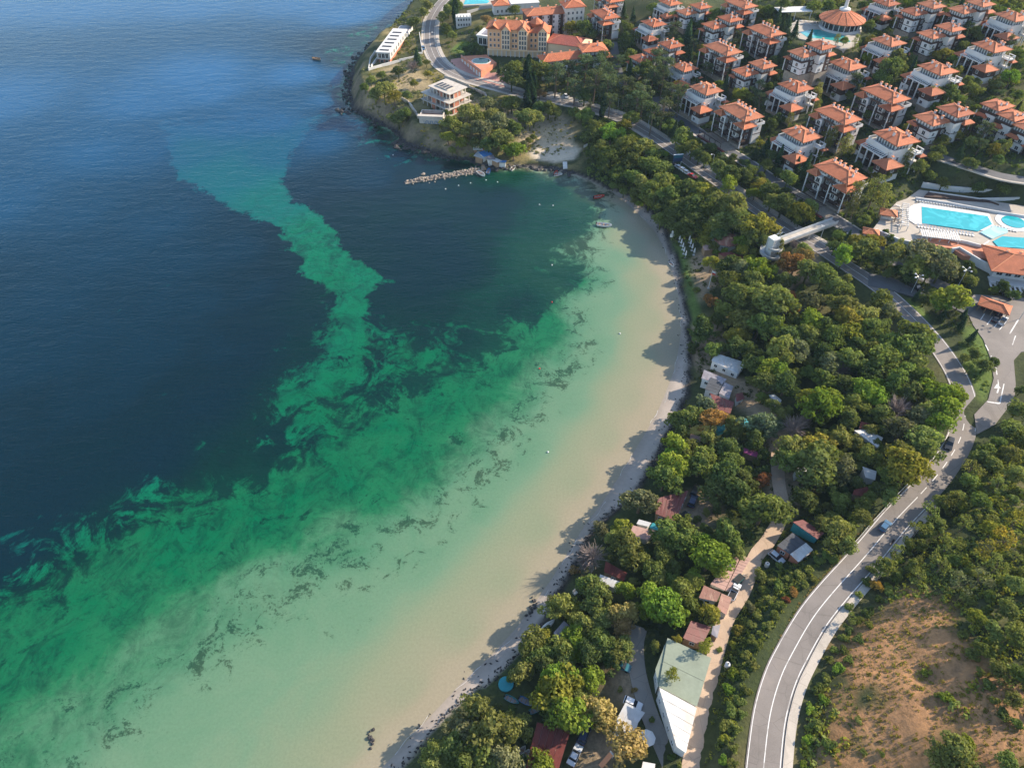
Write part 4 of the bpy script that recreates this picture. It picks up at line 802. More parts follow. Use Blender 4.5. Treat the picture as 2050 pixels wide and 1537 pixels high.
def apartments():
    t0 = None
    for (px, py, h, x, y, ev, lab, nm) in ((1049, 43, 9, 6.5, 5.5, 7.5, 'low red-roofed apartment block directly behind the peach hotel', 'apartment_block'), (1098, 18, 13, 13.5, 5.5, 12.0, 'long four-storey apartment block with white and brown bays behind the hotel', 'apartment_block'), (1146, 8, 14, 5.5, 5.5, 14, 'tall beige apartment tower at the top edge behind the hotel', 'apartment_tower')):
        g = hit(px, py, h); t = thing(nm, lab, 'apartments', tuple(g), R(14), land=('the ' + ' '.join(lab.split()[:3]) + ' block').replace('block block', 'block'))
        wall(t, -x, -y, -7, x, y, ev, 'timber' if x > 10 else 'offwhite'); 
        if x > 10:
            for xx in (-11, -5, 1, 7.4): wall(t, xx, -y - .5, .5, xx + 3.4, -y + .2, ev - .3, 'white', 'bay')
            for z in (1.5, 4.4, 7.3, 9.8): winrow(t, -12.6, 12.5, -y - .5, z, '-y', 8, 1.0, 1.4)
        else:
            for z in np.arange(1.5, ev - 1.6, 2.9): winrow(t, -x + .5, x - .5, -y, z, '-y', 4, 1.0, 1.4); winrow(t, -y + .5, y - .5, x, z, '+x', 3, 1.0, 1.4)
        roof(t, -x - .8, -y - .8, x + .8, y + .8, ev, 2.0, 'roof', 'roof'); roof(t, -x + 1, -y - 1.8, -x + 5, -y, 3.2, .8, 'lower_roof', cap=False)
        for i in range(5 if x > 10 else 3): chimney(t, -x * .7 + i * x * 1.4 / 4, 1.2, ev + 1.3, 1.1)
        EX.append((g[0], g[1], x * .9 + 2))
    g = hit(928, 44, 2); t = thing('ruined_house', 'small white two-storey shell with square window openings near the top road', 'ruin', tuple(g), R(8), land='the small white shell')
    wall(t, -4.5, -3, -2, 4.5, 3, 5.6)
    for i in range(5): MB().cbox(-3.8 + i * 1.9, -3, 5.6, .5, .4, 1.0).obj('merlon', 'offwhite', t)
    for z in (.6, 3.4): winrow(t, -4, 4, -3, z, '-y', 5, .9, 1.3)
    EX.append((g[0], g[1], 5))
    g = hit(1032, 10, 4); t = thing('seaside_villa', 'white house with red roof edge beside the topmost pool', 'house', tuple(g), R(10)); wall(t, -14, -4, -3, 14, 4, 5.4); roof(t, -14.6, -4.6, -4, 4.6, 5.4, 1.8); wall(t, -3.5, -4.2, 5.4, 14.2, 4.2, 5.8, 'white', 'flat_roof'); winrow(t, -13, 13, -4, 1.2, '-y', 10, 1.0, 1.6); EX.append((g[0], g[1], 12))
    g = hit(955, 6); t = thing('swimming_pool', 'pale blue pool at the top edge left of the white house', 'pool', tuple(g), R(8)); wall(t, -13, -6, -3, 11, 6, .5, 'paving', 'pool_deck'); MB().prism([(-9, -4), (6, -4), (8, 0), (6, 4.5), (-7, 4.5)], .2, .56).obj('pool_water', 'pool', t); EX.append((g[0], g[1], 11))
    # white boundary wall behind the road
    pts = [hit(a, b) for a, b in ((935, 30), (960, 20), (990, 16), (1030, 14), (1060, 12))]; b = MB()
    for p, q in zip(pts[:-1], pts[1:]): b.bar((p[0], p[1], min(p[2], q[2]) - 1), (q[0], q[1], min(p[2], q[2]) - 1), .4, 3.2)
    tag(b.obj('boundary_wall', 'grey'), 'pale boundary wall below the topmost pool', 'wall')
apartments()
def point_buildings():
    # modern white house on the point
    A, rz, L = frame2((752, 128), (800, 62), z=9.0); t = thing('modern_house', 'modern flat-roofed white house with skylights on the sea point', 'house', (A[0], A[1], 7.6), rz, land='the modern house on the point')
    wall(t, -6, -9, -5, L + 3, .6, .2, 'offwhite', 'podium'); wall(t, -6.5, .4, -2, L + 4, .9, 2.8, 'white', 'garden_wall'); wall(t, 2, -8, .2, L * .62, -1.5, 3.6, 'brick', 'lower_storey'); wall(t, 1, -8.6, 3.6, L * .7, -1, 7.2, 'grey', 'upper_storey')
    wall(t, .6, -9.2, 7.2, L * .72, -.6, 7.7, 'white', 'flat_roof'); wall(t, L * .74, -8.5, .2, L * 1.0, -1, 4.6, 'white', 'annex'); wall(t, L * .75, -8.2, 4.6, L * .99, -1.3, 4.8, 'greysheet', 'roof_membrane')
    for i in range(6): wall(t, 3 + i * L * .105, -7.5, 7.7, 4.3 + i * L * .105, -2.2, 8.0, 'bitumen', 'skylight')
    winrow(t, -7.8, -1.6, 1.0, 4.3, '-x', 3, 1.6, 2.4); winrow(t, -7.4, -2.0, 2.0, .8, '-x', 2, 1.6, 2.2); winrow(t, 2, L * .7, -8.6, 4.4, '-y', 7, 1.6, 2.2)
    EX.append((A[0] + math.cos(rz) * L / 2, A[1] + math.sin(rz) * L / 2, 11))
    b = MB(); pts = [hit(a, b_) for a, b_ in ((738, 142), (742, 120), (752, 106))]; pts2 = [hit(a, b_) for a, b_ in ((738, 142), (765, 134), (800, 124), (835, 112), (846, 108), (840, 70))]
    for pp in (pts, pts2):
        for p, q in zip(pp[:-1], pp[1:]): b.bar((p[0], p[1], min(p[2], q[2]) - 1.5), (q[0], q[1], min(p[2], q[2]) - 1.5), .35, 3.0)
    tag(b.obj('garden_wall', 'white'), 'white garden wall round the modern house on the point', 'wall')
    # unfinished concrete building
    A, rz, L = frame2((846, 210), (899, 233), z=8.6); t = thing('concrete_shell', 'unfinished concrete and brick building with open floors on the point', 'building shell', (A[0], A[1], 8.4), rz, land='the unfinished concrete building')
    Wd = 15.0; fl = ((0, 0, L, Wd), (0, .5, L, Wd), (3.0, 3.0, L - 2, Wd - .5)); z = .2
    wall(t, 0, 0, -4, L, Wd, .1, 'concrete', 'foundation')
    for i, (x0, y0, x1, y1) in enumerate(fl):
        for a in range(7):
            for c in range(5): 
                cx, cy = x0 + .4 + (x1 - x0 - .8) * a / 6, y0 + .4 + (y1 - y0 - .8) * c / 4
                if a in (0, 6) or c in (0, 4): MB().cbox(cx, cy, z, .45, .45, 2.9).obj('column', 'concrete', t)
        wall(t, x0 - .5, y0 - .5, z + 2.9, x1 + .5, y1 + .5, z + 3.2, 'concrete', 'floor_slab')
        wall(t, x0 + 2.4, y0 + 2.6, z, x1 - 2.6, y1 - 2, z + 2.9, 'brick' if i else 'concrete', 'infill_wall'); wall(t, x1 - .5, y0 + 3, z + .02, x1 - .25, y0 + 7.6, z + 2.88, 'brick', 'infill_wall'); wall(t, x0 + L * .35, y0 + .2, z + .02, x0 + L * .48, y0 + .45, z + 2.88, 'brick', 'infill_wall')
        z += 3.2
    for i in range(4): wall(t, 5 + i * (L - 12) / 3.4, 5, z, 7.2 + i * (L - 12) / 3.4, 10, z + .5, 'concrete', 'roof_upstand'); wall(t, 5.3 + i * (L - 12) / 3.4, 5.3, z + .5, 6.9 + i * (L - 12) / 3.4, 9.7, z + .54, 'bitumen', 'dark_opening_panel')  # dark panels on the upstands stand in for the shade inside openings
    EX.append((A[0] + math.cos(rz) * L / 2 + 4, A[1] + math.sin(rz) * L / 2 + 7, 13))
    # open concrete tank at the cliff edge and the stepped wall leading to it
    A, rz, L = frame2((841, 259), (888, 261), z=4.5); t = thing('concrete_tank', 'open pale concrete box with graffiti at the cliff edge', 'tank', (A[0], A[1], hit(862, 248)[2] - 1.6), rz, land='the concrete tank on the cliff')
    wall(t, 0, 0, -6, L, .5, 5.2, 'concrete', 'front_wall'); wall(t, 0, .5, -1, .5, 8, 5.2, 'concrete', 'side_wall'); wall(t, L - .5, .5, -1, L, 8, 5.2, 'concrete', 'side_wall'); wall(t, .5, 7.5, -1, L - .5, 8, 5.2, 'concrete', 'rear_wall'); wall(t, .5, .5, -1, L - .5, 7.5, 3.4, 'brick', 'tank_floor'); wall(t, -.8, -.2, 5.2, L + .4, 2.0, 5.5, 'concrete', 'coping_slab')
    g = MB()
    for i in range(7):
        x = 2.2 + i * (L - 4) / 7; g.box(x, -.04, 1.6, x + .22, -.01, 3.2); g.box(x + .22, -.04, 2.9 if i % 2 else 1.6, x + .95, -.01, 3.2 if i % 2 else 1.85); g.box(x + .75, -.04, 1.85, x + .95, -.01, 2.9)
    g.obj('graffiti', 'car_blue', t)
    EX.append((A[0] + L / 2, A[1] + 4, 8)); b = MB(); pp = [hit(a, c) for a, c in ((805, 200), (818, 207), (826, 218), (834, 230), (838, 238))]
    for p, q in zip(pp[:-1], pp[1:]): b.bar((p[0], p[1], min(p[2], q[2]) - 2), (q[0], q[1], min(p[2], q[2]) - 2), .7, 3.4)
    tag(b.obj('retaining_wall', 'concrete'), 'stepped pale retaining wall leading down to the concrete tank', 'wall')
    b = MB(); pp = [hit(a, c) for a, c in ((890, 157), (915, 165), (940, 176), (972, 192), (974, 198))]
    for p, q in zip(pp[:-1], pp[1:]): b.bar((p[0], p[1], min(p[2], q[2]) - 1), (q[0], q[1], min(p[2], q[2]) - 1), .4, 2.6)
    tag(b.obj('retaining_wall', 'concrete'), 'long concrete wall between the shell building and the main road', 'wall')
point_buildings()
def pool_polys(px, z, m, name, par, th=.06, base=None):
    p = [atz(a, b, z) for a, b in px]; o = par.location; return MB().prism([(q[0] - o.x, q[1] - o.y) for q in p], (base if base is not None else z - .5) - o.z, z + th - o.z).obj(name, m, par)
def upper_pool():
    g = atz(1684, 62, zu); t = thing('round_restaurant', 'round glass restaurant with conical red roof and white tower', 'restaurant', (g[0], g[1] + 3, zu + .3), 0, land='the round restaurant')
    b = MB().lathe([(10.4, -4), (10.4, 1.1), (9.6, 1.1)], 0, 0, 28).obj('base', 'white', t); MB().lathe([(9.3, 1.0), (9.3, 4.6)], 0, 0, 28).obj('glazing', 'glass', t)
    for k in range(22):
        a = 2 * math.pi * k / 22; MB().cbox(9.45 * math.cos(a), 9.45 * math.sin(a), 1.0, .3, .3, 3.7).obj('column', 'white', t)
    MB().lathe([(11.4, 4.5), (11.4, 4.75), (3.0, 8.2), (2.6, 8.2)], 0, 0, 30).obj('roof', 'roof', t)
    for k in range(15):
        a = 2 * math.pi * k / 15; MB().tube([(11.3 * math.cos(a), 11.3 * math.sin(a), 4.85), (3.0 * math.cos(a), 3.0 * math.sin(a), 8.3)], .1, .1, 4).obj('roof_rib', 'ridge', t)
    MB().lathe([(2.7, 7.5), (2.7, 9.0), (2.2, 9.2), (.9, 9.4), (.8, 15), (1.1, 15.1), (1.0, 16.2), (.2, 17)], .6, 1.5, 14).obj('tower', 'white', t)
    EX.append((g[0], g[1] + 3, 13))
    g = atz(1650, 66, zu); t = thing('upper_swimming_pool', 'teal swimming pool in front of the round restaurant', 'pool', (g[0], g[1], zu), 0, land='the upper pool')
    pool_polys(((1570, 55), (1600, 40), (1640, 44), (1660, 56), (1725, 62), (1716, 90), (1690, 100), (1650, 88), (1600, 78)), zu + .45, 'paving', 'pool_deck', t, base=zu - 6)
    pool_polys(((1601, 65), (1622, 60), (1640, 60), (1660, 66), (1690, 72), (1703, 84), (1690, 87), (1655, 79), (1618, 76)), zu + .5, 'poolteal', 'pool_water', t)
    EX.append((g[0], g[1], 11)); EX.append((g[0] - 10, g[1] + 4, 8))
    g = hit(1588, 20, 4); t = thing('shade_roof', 'flat pale shade roof on posts left of the round restaurant', 'shade roof', tuple(g), R(5), land='the flat shade roof'); MB().box(-9, -4, 4, 9, 4, 4.25).obj('roof_panel', 'canvas', t)
    for x in (-8.5, 0, 8.5):
        for y in (-3.6, 3.6): MB().cbox(x, y, -2, .25, .25, 6.0).obj('post', 'white', t)
    EX.append((g[0], g[1], 8))
    for i in range(14):
        px, py = 1594 + (i % 7) * 9, 43 + (i // 7) * 6 + (i % 7) * .6; p = atz(px, py, zu + .51); lounger(p, R(100), _o(i) + ' white lounger from the left on the upper pool deck', 'loungers at the upper pool')
_on = 'first second third fourth fifth sixth seventh eighth ninth tenth eleventh twelfth thirteenth fourteenth fifteenth sixteenth seventeenth eighteenth nineteenth'.split()
def _o(i):
    if i < 19: return _on[i]
    t_, u = divmod(i + 1, 10); return ('twentieth', 'thirtieth', 'fortieth', 'fiftieth', 'sixtieth', 'seventieth')[t_ - 2] if u == 0 else ('twenty', 'thirty', 'forty', 'fifty', 'sixty', 'seventy')[t_ - 2] + '-' + _on[u - 1]
_lg = None
def lounger(p, rz, label, group):
    global _lg
    if _lg is None:
        t = thing('sun_lounger', label, 'lounger'); MB().box(-.35, -.95, .28, .35, .35, .36).obj('bed', 'canvas', t); MB().add([(-.35, .35, .28), (.35, .35, .28), (.35, .95, .75), (-.35, .95, .75), (-.35, .35, .36), (.35, .35, .36), (.35, .93, .83), (-.35, .93, .83)], [(0, 3, 2, 1), (4, 5, 6, 7), (0, 1, 5, 4), (1, 2, 6, 5), (2, 3, 7, 6), (3, 0, 4, 7)]).obj('backrest', 'canvas', t)
        for x in (-.3, .3):
            for y in (-.85, .3): MB().cbox(x, y, 0, .06, .06, .28).obj('leg', 'white', t)
        _lg = t; o = t
    else: o = copy_tree(_lg)
    o.location = tuple(p); o.rotation_euler = (0, 0, rz); o['label'] = label; o['group'] = group; return o
upper_pool()
def lower_pools():
    z = zd + .7; A = atz(1900, 440, z); t = thing('pool_complex', 'paved terrace with turquoise main pool, round pool and white parapets', 'swimming pools', (A[0], A[1], z), 0, land='the lower pool terrace')
    pool_polys(((1745, 462), (1768, 432), (1795, 405), (1815, 398), (1840, 380), (2130, 425), (2130, 560), (2040, 535), (1975, 500), (1905, 496), (1870, 492), (1826, 486), (1775, 470)), z - .3, 'paving', 'terrace_deck', t, base=zd - 6)
    pool_polys(((1832, 410), (1845, 405), (1980, 428), (1990, 452), (1976, 463), (1843, 448), (1830, 446), (1822, 430)), z - .1, 'white', 'pool_surround', t)
    pool_polys(((1815, 418), (1830, 409), (1845, 410), (1845, 449), (1832, 449), (1818, 440)), z - .06, 'white', 'shallow_shelf', t)
    pool_polys(((1845, 414), (1977, 433), (1986, 449), (1958, 463), (1846, 447)), z, 'pool', 'main_pool_water', t)
    pool_polys(((1962, 465), (1990, 452), (2016, 458), (2018, 465), (1986, 478)), z + .1, 'cascade', 'cascade_pool', t)
    pool_polys(((1988, 483), (2006, 473), (2130, 482), (2130, 502), (1998, 494)), z - .05, 'pool', 'second_pool_water', t)
    c = atz(2030, 444, z); ring = lambda rx, ry, z0, z1, m, nm: MB().prism([(c[0] - A[0] + rx * math.cos(a), c[1] - A[1] + ry * math.sin(a)) for a in np.linspace(0, 2 * math.pi, 24, endpoint=False)], z0, z1).obj(nm, m, t)
    ring(6.6, 6.6, -.35, -.12, 'white', 'round_pool_rim'); ring(4.3, 4.3, -.3, .0, 'pool', 'round_pool_water')
    def walls(px, h, m='white', th=.45, zz=None):
        pts = [atz(a, b, z) for a, b in px]
        for p, q in zip(pts[:-1], pts[1:]): MB().bar((p[0] - A[0], p[1] - A[1], (-6 if zz is None else zz)), (q[0] - A[0], q[1] - A[1], (-6 if zz is None else zz)), th, (6 if zz is None else -zz) + h).obj('parapet_wall', m, t)
    walls(((1752, 461), (1778, 472), (1800, 482), (1826, 487), (1850, 484)), .7); walls(((1845, 372), (1900, 380), (2000, 388), (2060, 398)), 1.6); walls(((1832, 398), (1900, 408), (1985, 424), (2060, 436)), .7); walls(((1860, 386), (1960, 400), (2040, 398)), .7)
    walls(((1855, 462), (1855, 488)), .5); walls(((1900, 480), (1935, 487), (1965, 495), (1978, 486)), .9); walls(((1905, 500), (1920, 497), (1965, 524), (1990, 535)), .6)
    MB().prism([tuple((atz(a, b, z + .1) - A)[:2]) for a, b in ((1858, 385), (1980, 402), (2000, 410), (1985, 405), (1850, 394))], -.4, .35).obj('planting_bed', 'timber', t)
    # lower terracotta terrace and its arcade wall
    pool_polys(((1835, 478), (1918, 478), (1990, 500), (1992, 520), (1930, 512), (1905, 497), (1850, 492)), z - .28, 'terracotta', 'lower_terrace', t, base=zd - 7)
    for i in range(6):
        a = atz(1921 + i * 8.6, 499 + i * 6.2, z - 2.2) - A; d = R(-62 + 20); o = link('window', window_mesh(.8, 2.0, 0), t); p0 = atz(1921, 499, z - 2) - A; p1 = atz(1965, 530, z - 2) - A; o.rotation_euler = (0, 0, math.atan2(p1[1] - p0[1], p1[0] - p0[0])); n_ = Vector((p1[1] - p0[1], -(p1[0] - p0[0]), 0)).normalized(); q = p0 + (p1 - p0) * (i + .5) / 6; o.location = (q[0] + n_.x * .3, q[1] + n_.y * .3, -4.2)
    EX.extend([(q[0], q[1], 9) for q in (atz(1860, 430, z), atz(1920, 440, z), atz(1980, 450, z), atz(2030, 450, z), atz(1900, 400, z), atz(1960, 410, z), atz(2010, 400, z), atz(2040, 490, z), atz(1800, 440, z), atz(1960, 480, z), atz(1830, 468, z), atz(1900, 492, z))])
    # slatted pergola over the bar terrace
    P0, P1, P3 = atz(1842, 458, z + 1.5), atz(1917, 467, z + 1.5), atz(1842, 472, z + 1.5); d = P1 - P0; rz = math.atan2(d[1], d[0]); L = float(np.hypot(d[0], d[1])); dep = float(np.hypot(*(P3 - P0)[:2]))
    t2 = thing('pergola', 'white slatted pergola along the front of the main pool', 'pergola', (P0[0], P0[1], z - 1.3), rz)
    for i in range(17): MB().box(i * L / 16.5, -dep, 2.7, i * L / 16.5 + .55, 0, 2.85).obj('slat', 'white', t2)
    MB().box(-.2, -dep + .2, 2.45, L + .2, -dep + .4, 2.7).obj('beam', 'white', t2); MB().box(-.2, -.4, 2.45, L + .2, -.2, 2.7).obj('beam', 'white', t2)
    for i in range(5):
        for y in (-dep + .3, -.3): MB().cbox(.2 + i * (L - .4) / 4, y, -.8, .25, .25, 3.3).obj('post', 'white', t2)
    # long shower screen / trellis left of the pool
    P0, P1 = atz(1812, 408, z + 1.8), atz(1810, 452, z + 1.8); d = P1 - P0; L = float(np.hypot(d[0], d[1])); t2 = thing('trellis', 'tall white trellis of open beams left of the main pool', 'trellis', (P0[0], P0[1], z - .3), math.atan2(d[1], d[0]))
    for i in range(12): MB().box(i * L / 11.3, -1.0, 2.2, i * L / 11.3 + .3, 1.6, 2.4).obj('crossbeam', 'white', t2)
    for y in (-.8, 1.4):
        MB().box(0, y - .1, 2.0, L, y + .1, 2.2).obj('beam', 'white', t2)
        for i in range(5): MB().cbox(i * L / 4, y, 0, .22, .22, 2.0).obj('post', 'white', t2)
    # tiled kiosks, and the red-roofed pool house at the right edge
    for px, py, sx, lab in ((1780, 424, 3.2, 'small red-tiled kiosk at the left end of the pool terrace'), (1745, 462, 3.0, 'low red-tiled shelter below the pool terrace beside the lane')):
        g = atz(px, py, z + (2.6 if py < 440 else 1)); t2 = thing('kiosk', lab, 'kiosk', (g[0], g[1], z - (.3 if py < 440 else 2)), R(-20)); roof(t2, -sx, -sx * .8, sx, sx * .8, 2.6, 1.2, cap=True)
        for x in (-sx + .5, sx - .5):
            for y in (-sx * .8 + .4, sx * .8 - .4): MB().cbox(x, y, -2, .3, .3, 4.5).obj('post', 'wood', t2)
        MB().box(-sx + 1, -1, -1, sx - 1, 1.2, 1.1).obj('counter', 'offwhite', t2); EX.append((g[0], g[1], 4))
    g = atz(2046, 516, z + 3.4); t2 = thing('pool_house', 'red-roofed white pool house with arcade at the right edge', 'pool house', (g[0], g[1], z - 2.2), R(-14), land='the pool house'); t2.scale = (1.08, 1.08, 1.05)
    wall(t2, -8, -5, -5, 12, 6, 3.6); R0 = (-10, -7.5, 14, 8, 3.6, 2.6); roof(t2, *R0); wall(t2, -9, -8.5, -5, 13, -5, -.2, 'white', 'arcade'); winrow(t2, -8.5, 12.5, -8.5, -3.4, '-y', 7, 1.6, 2.6); winrow(t2, -7.5, 11.5, -5, .8, '-y', 7, 1.7, 2.0)
    for i in range(8): column(t2, -9 + i * 3.1, -10.6, -6, -.6, .3)
    for i in range(16): MB().box(-9.2 + i * 1.45, -11, -.6, -8.6 + i * 1.45, -8.5, -.45).obj('slat', 'white', t2)
    EX.append((g[0], g[1], 13)); EX.append((g[0] + 10, g[1], 13))
    dish = MB().lathe([(.05, 0), (.6, .1), (1.0, .35), (1.05, .4)], 0, 0, 14).obj('satellite_dish', 'white', t2); dish.location = (2.4, -3.6, 5.3); dish.rotation_euler = (R(50), 0, R(30))
    for i in range(3): chimney(t2, -4 + i * 4, 2.2, 5.2, 1)
    n = 0
    for i in range(26):                                   # loungers along the far side, then the near side of the main pool
        p = atz(1836 + i * 5.6, 403.5 + i * .82, z - .3); lounger(p, R(172), _o(i) + ' white lounger from the left in the row behind the main pool', 'loungers behind the main pool')
    for i in range(18):
        p = atz(1838 + i * 6.4, 454 + i * 1.05, z - .3); lounger(p, R(-5), _o(i) + ' white lounger from the left in front of the main pool', 'loungers in front of the main pool')
    for i in range(7): p = atz(1797 + (i % 2) * 8, 413 + i * 6.5, z - .3); lounger(p, R(80), _o(i) + ' white lounger from the back beside the pool trellis', 'loungers beside the trellis')
    for i in range(8): p = atz(1990 + i * 6, 456 + i * 1.0, z - .3); lounger(p, R(20), _o(i) + ' white lounger from the left before the round pool', 'loungers by the round pool')
lower_pools()
def footbridge():
    zb = 13.2; A, B = atz(1553, 487, zb), atz(1664, 446, zb); d = B - A; L = float(np.hypot(d[0], d[1])); rz = math.atan2(d[1], d[0]); g0 = ground(A[0], A[1])
    t = thing('footbridge', 'concrete footbridge over the main road with a steel stair tower', 'footbridge', (A[0], A[1], 0), rz, land='the footbridge tower')
    MB().box(0, -1.5, zb - .7, L + 2, 1.5, zb).obj('deck', 'concrete', t)
    for y in (-1.45, 1.45): MB().box(0, y - .08, zb, L + 2, y + .08, zb + 1.1).obj('parapet', 'steel', t)
    for i in range(1, 8): MB().box(i * L / 8, -1.45, zb + .004, i * L / 8 + .12, 1.45, zb + .03).obj('deck_joint', 'grey', t)
    MB().box(L * .58, -.9, g0 - 1, L * .62, .9, zb - .7).obj('pier', 'concrete', t)
    MB().box(-3.2, -1.6, zb + 2.6, .1, 1.6, zb + 3.0).obj('tower_roof', 'white', t); MB().box(-3.0, -1.4, g0 - 1, 0, -1.2, zb + 2.6).obj('tower_wall', 'grey', t); MB().box(-3.0, 1.2, g0 - 1, 0, 1.4, zb + 2.6).obj('tower_wall', 'grey', t); MB().box(-3.0, -1.2, g0 - 1, -2.8, 1.2, zb + 2.6).obj('tower_wall', 'steel', t); MB().box(-.2, -1.2, zb + .9, 0, 1.2, zb + 2.6).obj('tower_wall', 'steel', t)
    fr = MB()
    for x in (-3.1, .1):
        for y in (-1.5, 1.5): fr.cbox(x, y, g0 - 1, .2, .2, zb + 3.6 - g0)
    for k in range(5):
        zz = g0 + 1 + k * 2.6; fr.bar((-3.1, -1.5, zz), (.1, -1.5, zz), .1, .14); fr.bar((-3.1, -1.5, zz), (.1, -1.5, zz + 2.4), .08, .12)
    fr.obj('tower_frame', 'steel', t)
    # spiral stair: treads round the tower, wrapped in a pale balustrade
    H0 = zb - g0; N = 44; rr = 3.9
    tr = MB(); ral = []
    for i in range(N):
        a = R(200) + i / N * 2 * math.pi * 1.6; z = zb - .2 - H0 * i / N; ca, sa = math.cos(a), math.sin(a); cx = -1.5
        p = lambda r, da: (cx + r * math.cos(a + da), r * math.sin(a + da)); tr.prism([p(2.3, 0), p(rr, 0), p(rr, .26), p(2.3, .26)], z - .12, z); ral.append((cx + rr * math.cos(a), rr * math.sin(a), z))
    tr.obj('stair_treads', 'steel', t); V = []; F = []
    for i, (x, y, z) in enumerate(ral):
        o = 1.02; V += [(x, y, z - .2), (x, y, z + .75), ((x + 1.5) * o - 1.5, y * o, z - .2), ((x + 1.5) * o - 1.5, y * o, z + .75)]
        if i: q = i * 4; F += [(q - 4, q, q + 1, q - 3), (q - 2, q - 1, q + 3, q + 2), (q - 3, q + 1, q + 3, q - 1)]
    MB().add(V, F).obj('balustrade', 'grey', t)
    EX.append((A[0], A[1], 5)); 
    for k in (.3, .6, .9): EX.append((A[0] + d[0] * k, A[1] + d[1] * k, 6))
footbridge()
# ---------------------------------------------------------------- campsite cabins by the beach
def cabin(name, label, cat, roofs, h=2.8, wallm='offwhite', tilt=.5, win=True, land=None, step=1.6, inset=.35, walls=True):
    c0 = np.mean(np.array([p for r in roofs for p in r[0]], float), 0); g = hit(c0[0], c0[1], h)
    t = thing(name, label, cat, tuple(g), 0, land=land)
    allp = []
    for px, m in roofs:
        P = [atz(a, b, g[2] + h) - g for a, b in px]; allp += P; n = len(P)
        if n == 4:
            A, B, Cc, D = P; la = np.linalg.norm(B - A); lb = np.linalg.norm(D - A)
            if lb > la: A, B, Cc, D = D, A, B, Cc; la = lb
            k = max(1, int(round(la / step)))
            for i in range(k):
                u0, u1 = i / k + .004, (i + 1) / k - .004; q = [A + (B - A) * u0, A + (B - A) * u1, D + (Cc - D) * u1, D + (Cc - D) * u0]; j = random.uniform(0, .045)
                z0 = [h + tilt + j, h + tilt + j, h + j, h + j] if tilt else [h + j] * 4
                b = MB(); b.add([(*p[:2], z - .07) for p, z in zip(q, z0)] + [(*p[:2], z) for p, z in zip(q, z0)], [(3, 2, 1, 0), (4, 5, 6, 7), (0, 1, 5, 4), (1, 2, 6, 5), (2, 3, 7, 6), (3, 0, 4, 7)]); o = b.obj('roof_sheet', m, t)
                ar = (q[1][0] - q[0][0]) * (q[2][1] - q[0][1]) - (q[1][1] - q[0][1]) * (q[2][0] - q[0][0])
                if ar < 0: o.data.flip_normals()
        else: MB().prism([tuple(p[:2]) for p in P], h - .08, h + .02).obj('roof', m, t)
        if walls:
            c = sum(P) / n; Q = [p + (c - p) / (np.linalg.norm(c - p) + 1e-6) * inset for p in P]; MB().prism([tuple(q[:2]) for q in Q], -1.5, h - .1).obj('wall', wallm, t)
            if win:
                ar = sum(Q[i][0] * Q[(i + 1) % n][1] - Q[(i + 1) % n][0] * Q[i][1] for i in range(n))
                for i in range(n):
                    a, b = Q[i], Q[(i + 1) % n]
                    if ar < 0: a, b = b, a
                    d = b - a; L = np.hypot(d[0], d[1])
                    if L < 3 or d[0] * .3 + 0 < -abs(d[1]) * .2 and d[0] < 0: continue
                    for k in range(int(L / 2.4)):
                        f = (k + .5) / int(L / 2.4); o = link('window', window_mesh(1.0, 1.1, 1), t); nx, ny = d[1] / L, -d[0] / L
                        o.location = (a[0] + d[0] * f + nx * .02, a[1] + d[1] * f + ny * .02, 1.0); o.rotation_euler = (0, 0, math.atan2(d[1], d[0]))
    P = np.array(allp); r = max(np.ptp(P[:, 0]), np.ptp(P[:, 1])) / 2 * .8
    EX.append((g[0] + P[:, 0].mean(), g[1] + P[:, 1].mean(), r)); return t
q4 = lambda s: ints(s, 2)
cabin('beach_hut', 'long white hut with flat white roof above the beach wall', 'hut', [(q4('1434,709 1493,728 1478,749 1424,721'), 'whitemetal')], 3.0, 'white', .4, land='the long white hut')
cabin('beach_bar', 'patched beach restaurant with grey and dark red sheet roofs by the sea wall', 'restaurant', [(q4('1409,741 1455,760 1444,771 1404,757'), 'greysheet'), (q4('1423,756 1450,766 1438,787 1411,780'), 'bitumen'), (q4('1451,766 1468,773 1460,798 1439,788'), 'greysheet'), (q4('1421,788 1470,806 1462,828 1434,820'), 'redmetal'), (q4('1472,790 1486,785 1491,797 1474,806'), 'redmetal')], 3.0, 'white', .25, land='the patched beach restaurant')
cabin('shelter', 'white canvas shelter under the trees inland of the beach restaurant', 'shelter', [(q4('1538,792 1550,789 1565,801 1560,811'), 'canvas')], 2.4, 'canvas', .3, False, 'the white canvas shelter')
cabin('hut', 'hut with streaked white metal roof under the trees near the road bend', 'hut', [(q4('1709,863 1735,860 1768,876 1757,899'), 'whitemetal'), (q4('1722,845 1749,851 1747,859 1720,858'), 'redtile')], 3.2, 'offwhite', .4, land='the streaked white-roofed hut')
cabin('awning_hut', 'small hut with magenta awning beside the sandy clearing', 'awning', [(q4('1488,897 1521,906 1518,916 1489,906'), 'magenta')], 2.4, 'wood', .2, False, 'the magenta awning')
cabin('deck', 'raised pale wooden deck in the trees above the beach', 'deck', [(q4('1382,868 1405,875 1400,893 1380,882'), 'pinkboard')], 1.6, 'offwhite', 0, False)
cabin('cabin', 'cabin with red hipped sheet roof between beach trees', 'cabin', [(q4('1316,1000 1378,984 1352,1043 1312,1028'), 'redmetal')], 3.2, 'wood', .7, land='the red-roofed cabin in the beach trees')
cabin('cabin', 'cabin with brown pink roof and teal boards just above the sand', 'cabin', [(q4('1267,1052 1314,1064 1296,1081 1258,1073'), 'pinkboard'), (q4('1279,1040 1304,1047 1298,1054 1274,1048'), 'canvas'), (q4('1306,1047 1327,1052 1320,1063 1300,1056'), 'teal')], 2.7, 'offwhite', .2, False, 'the brown pink cabin')
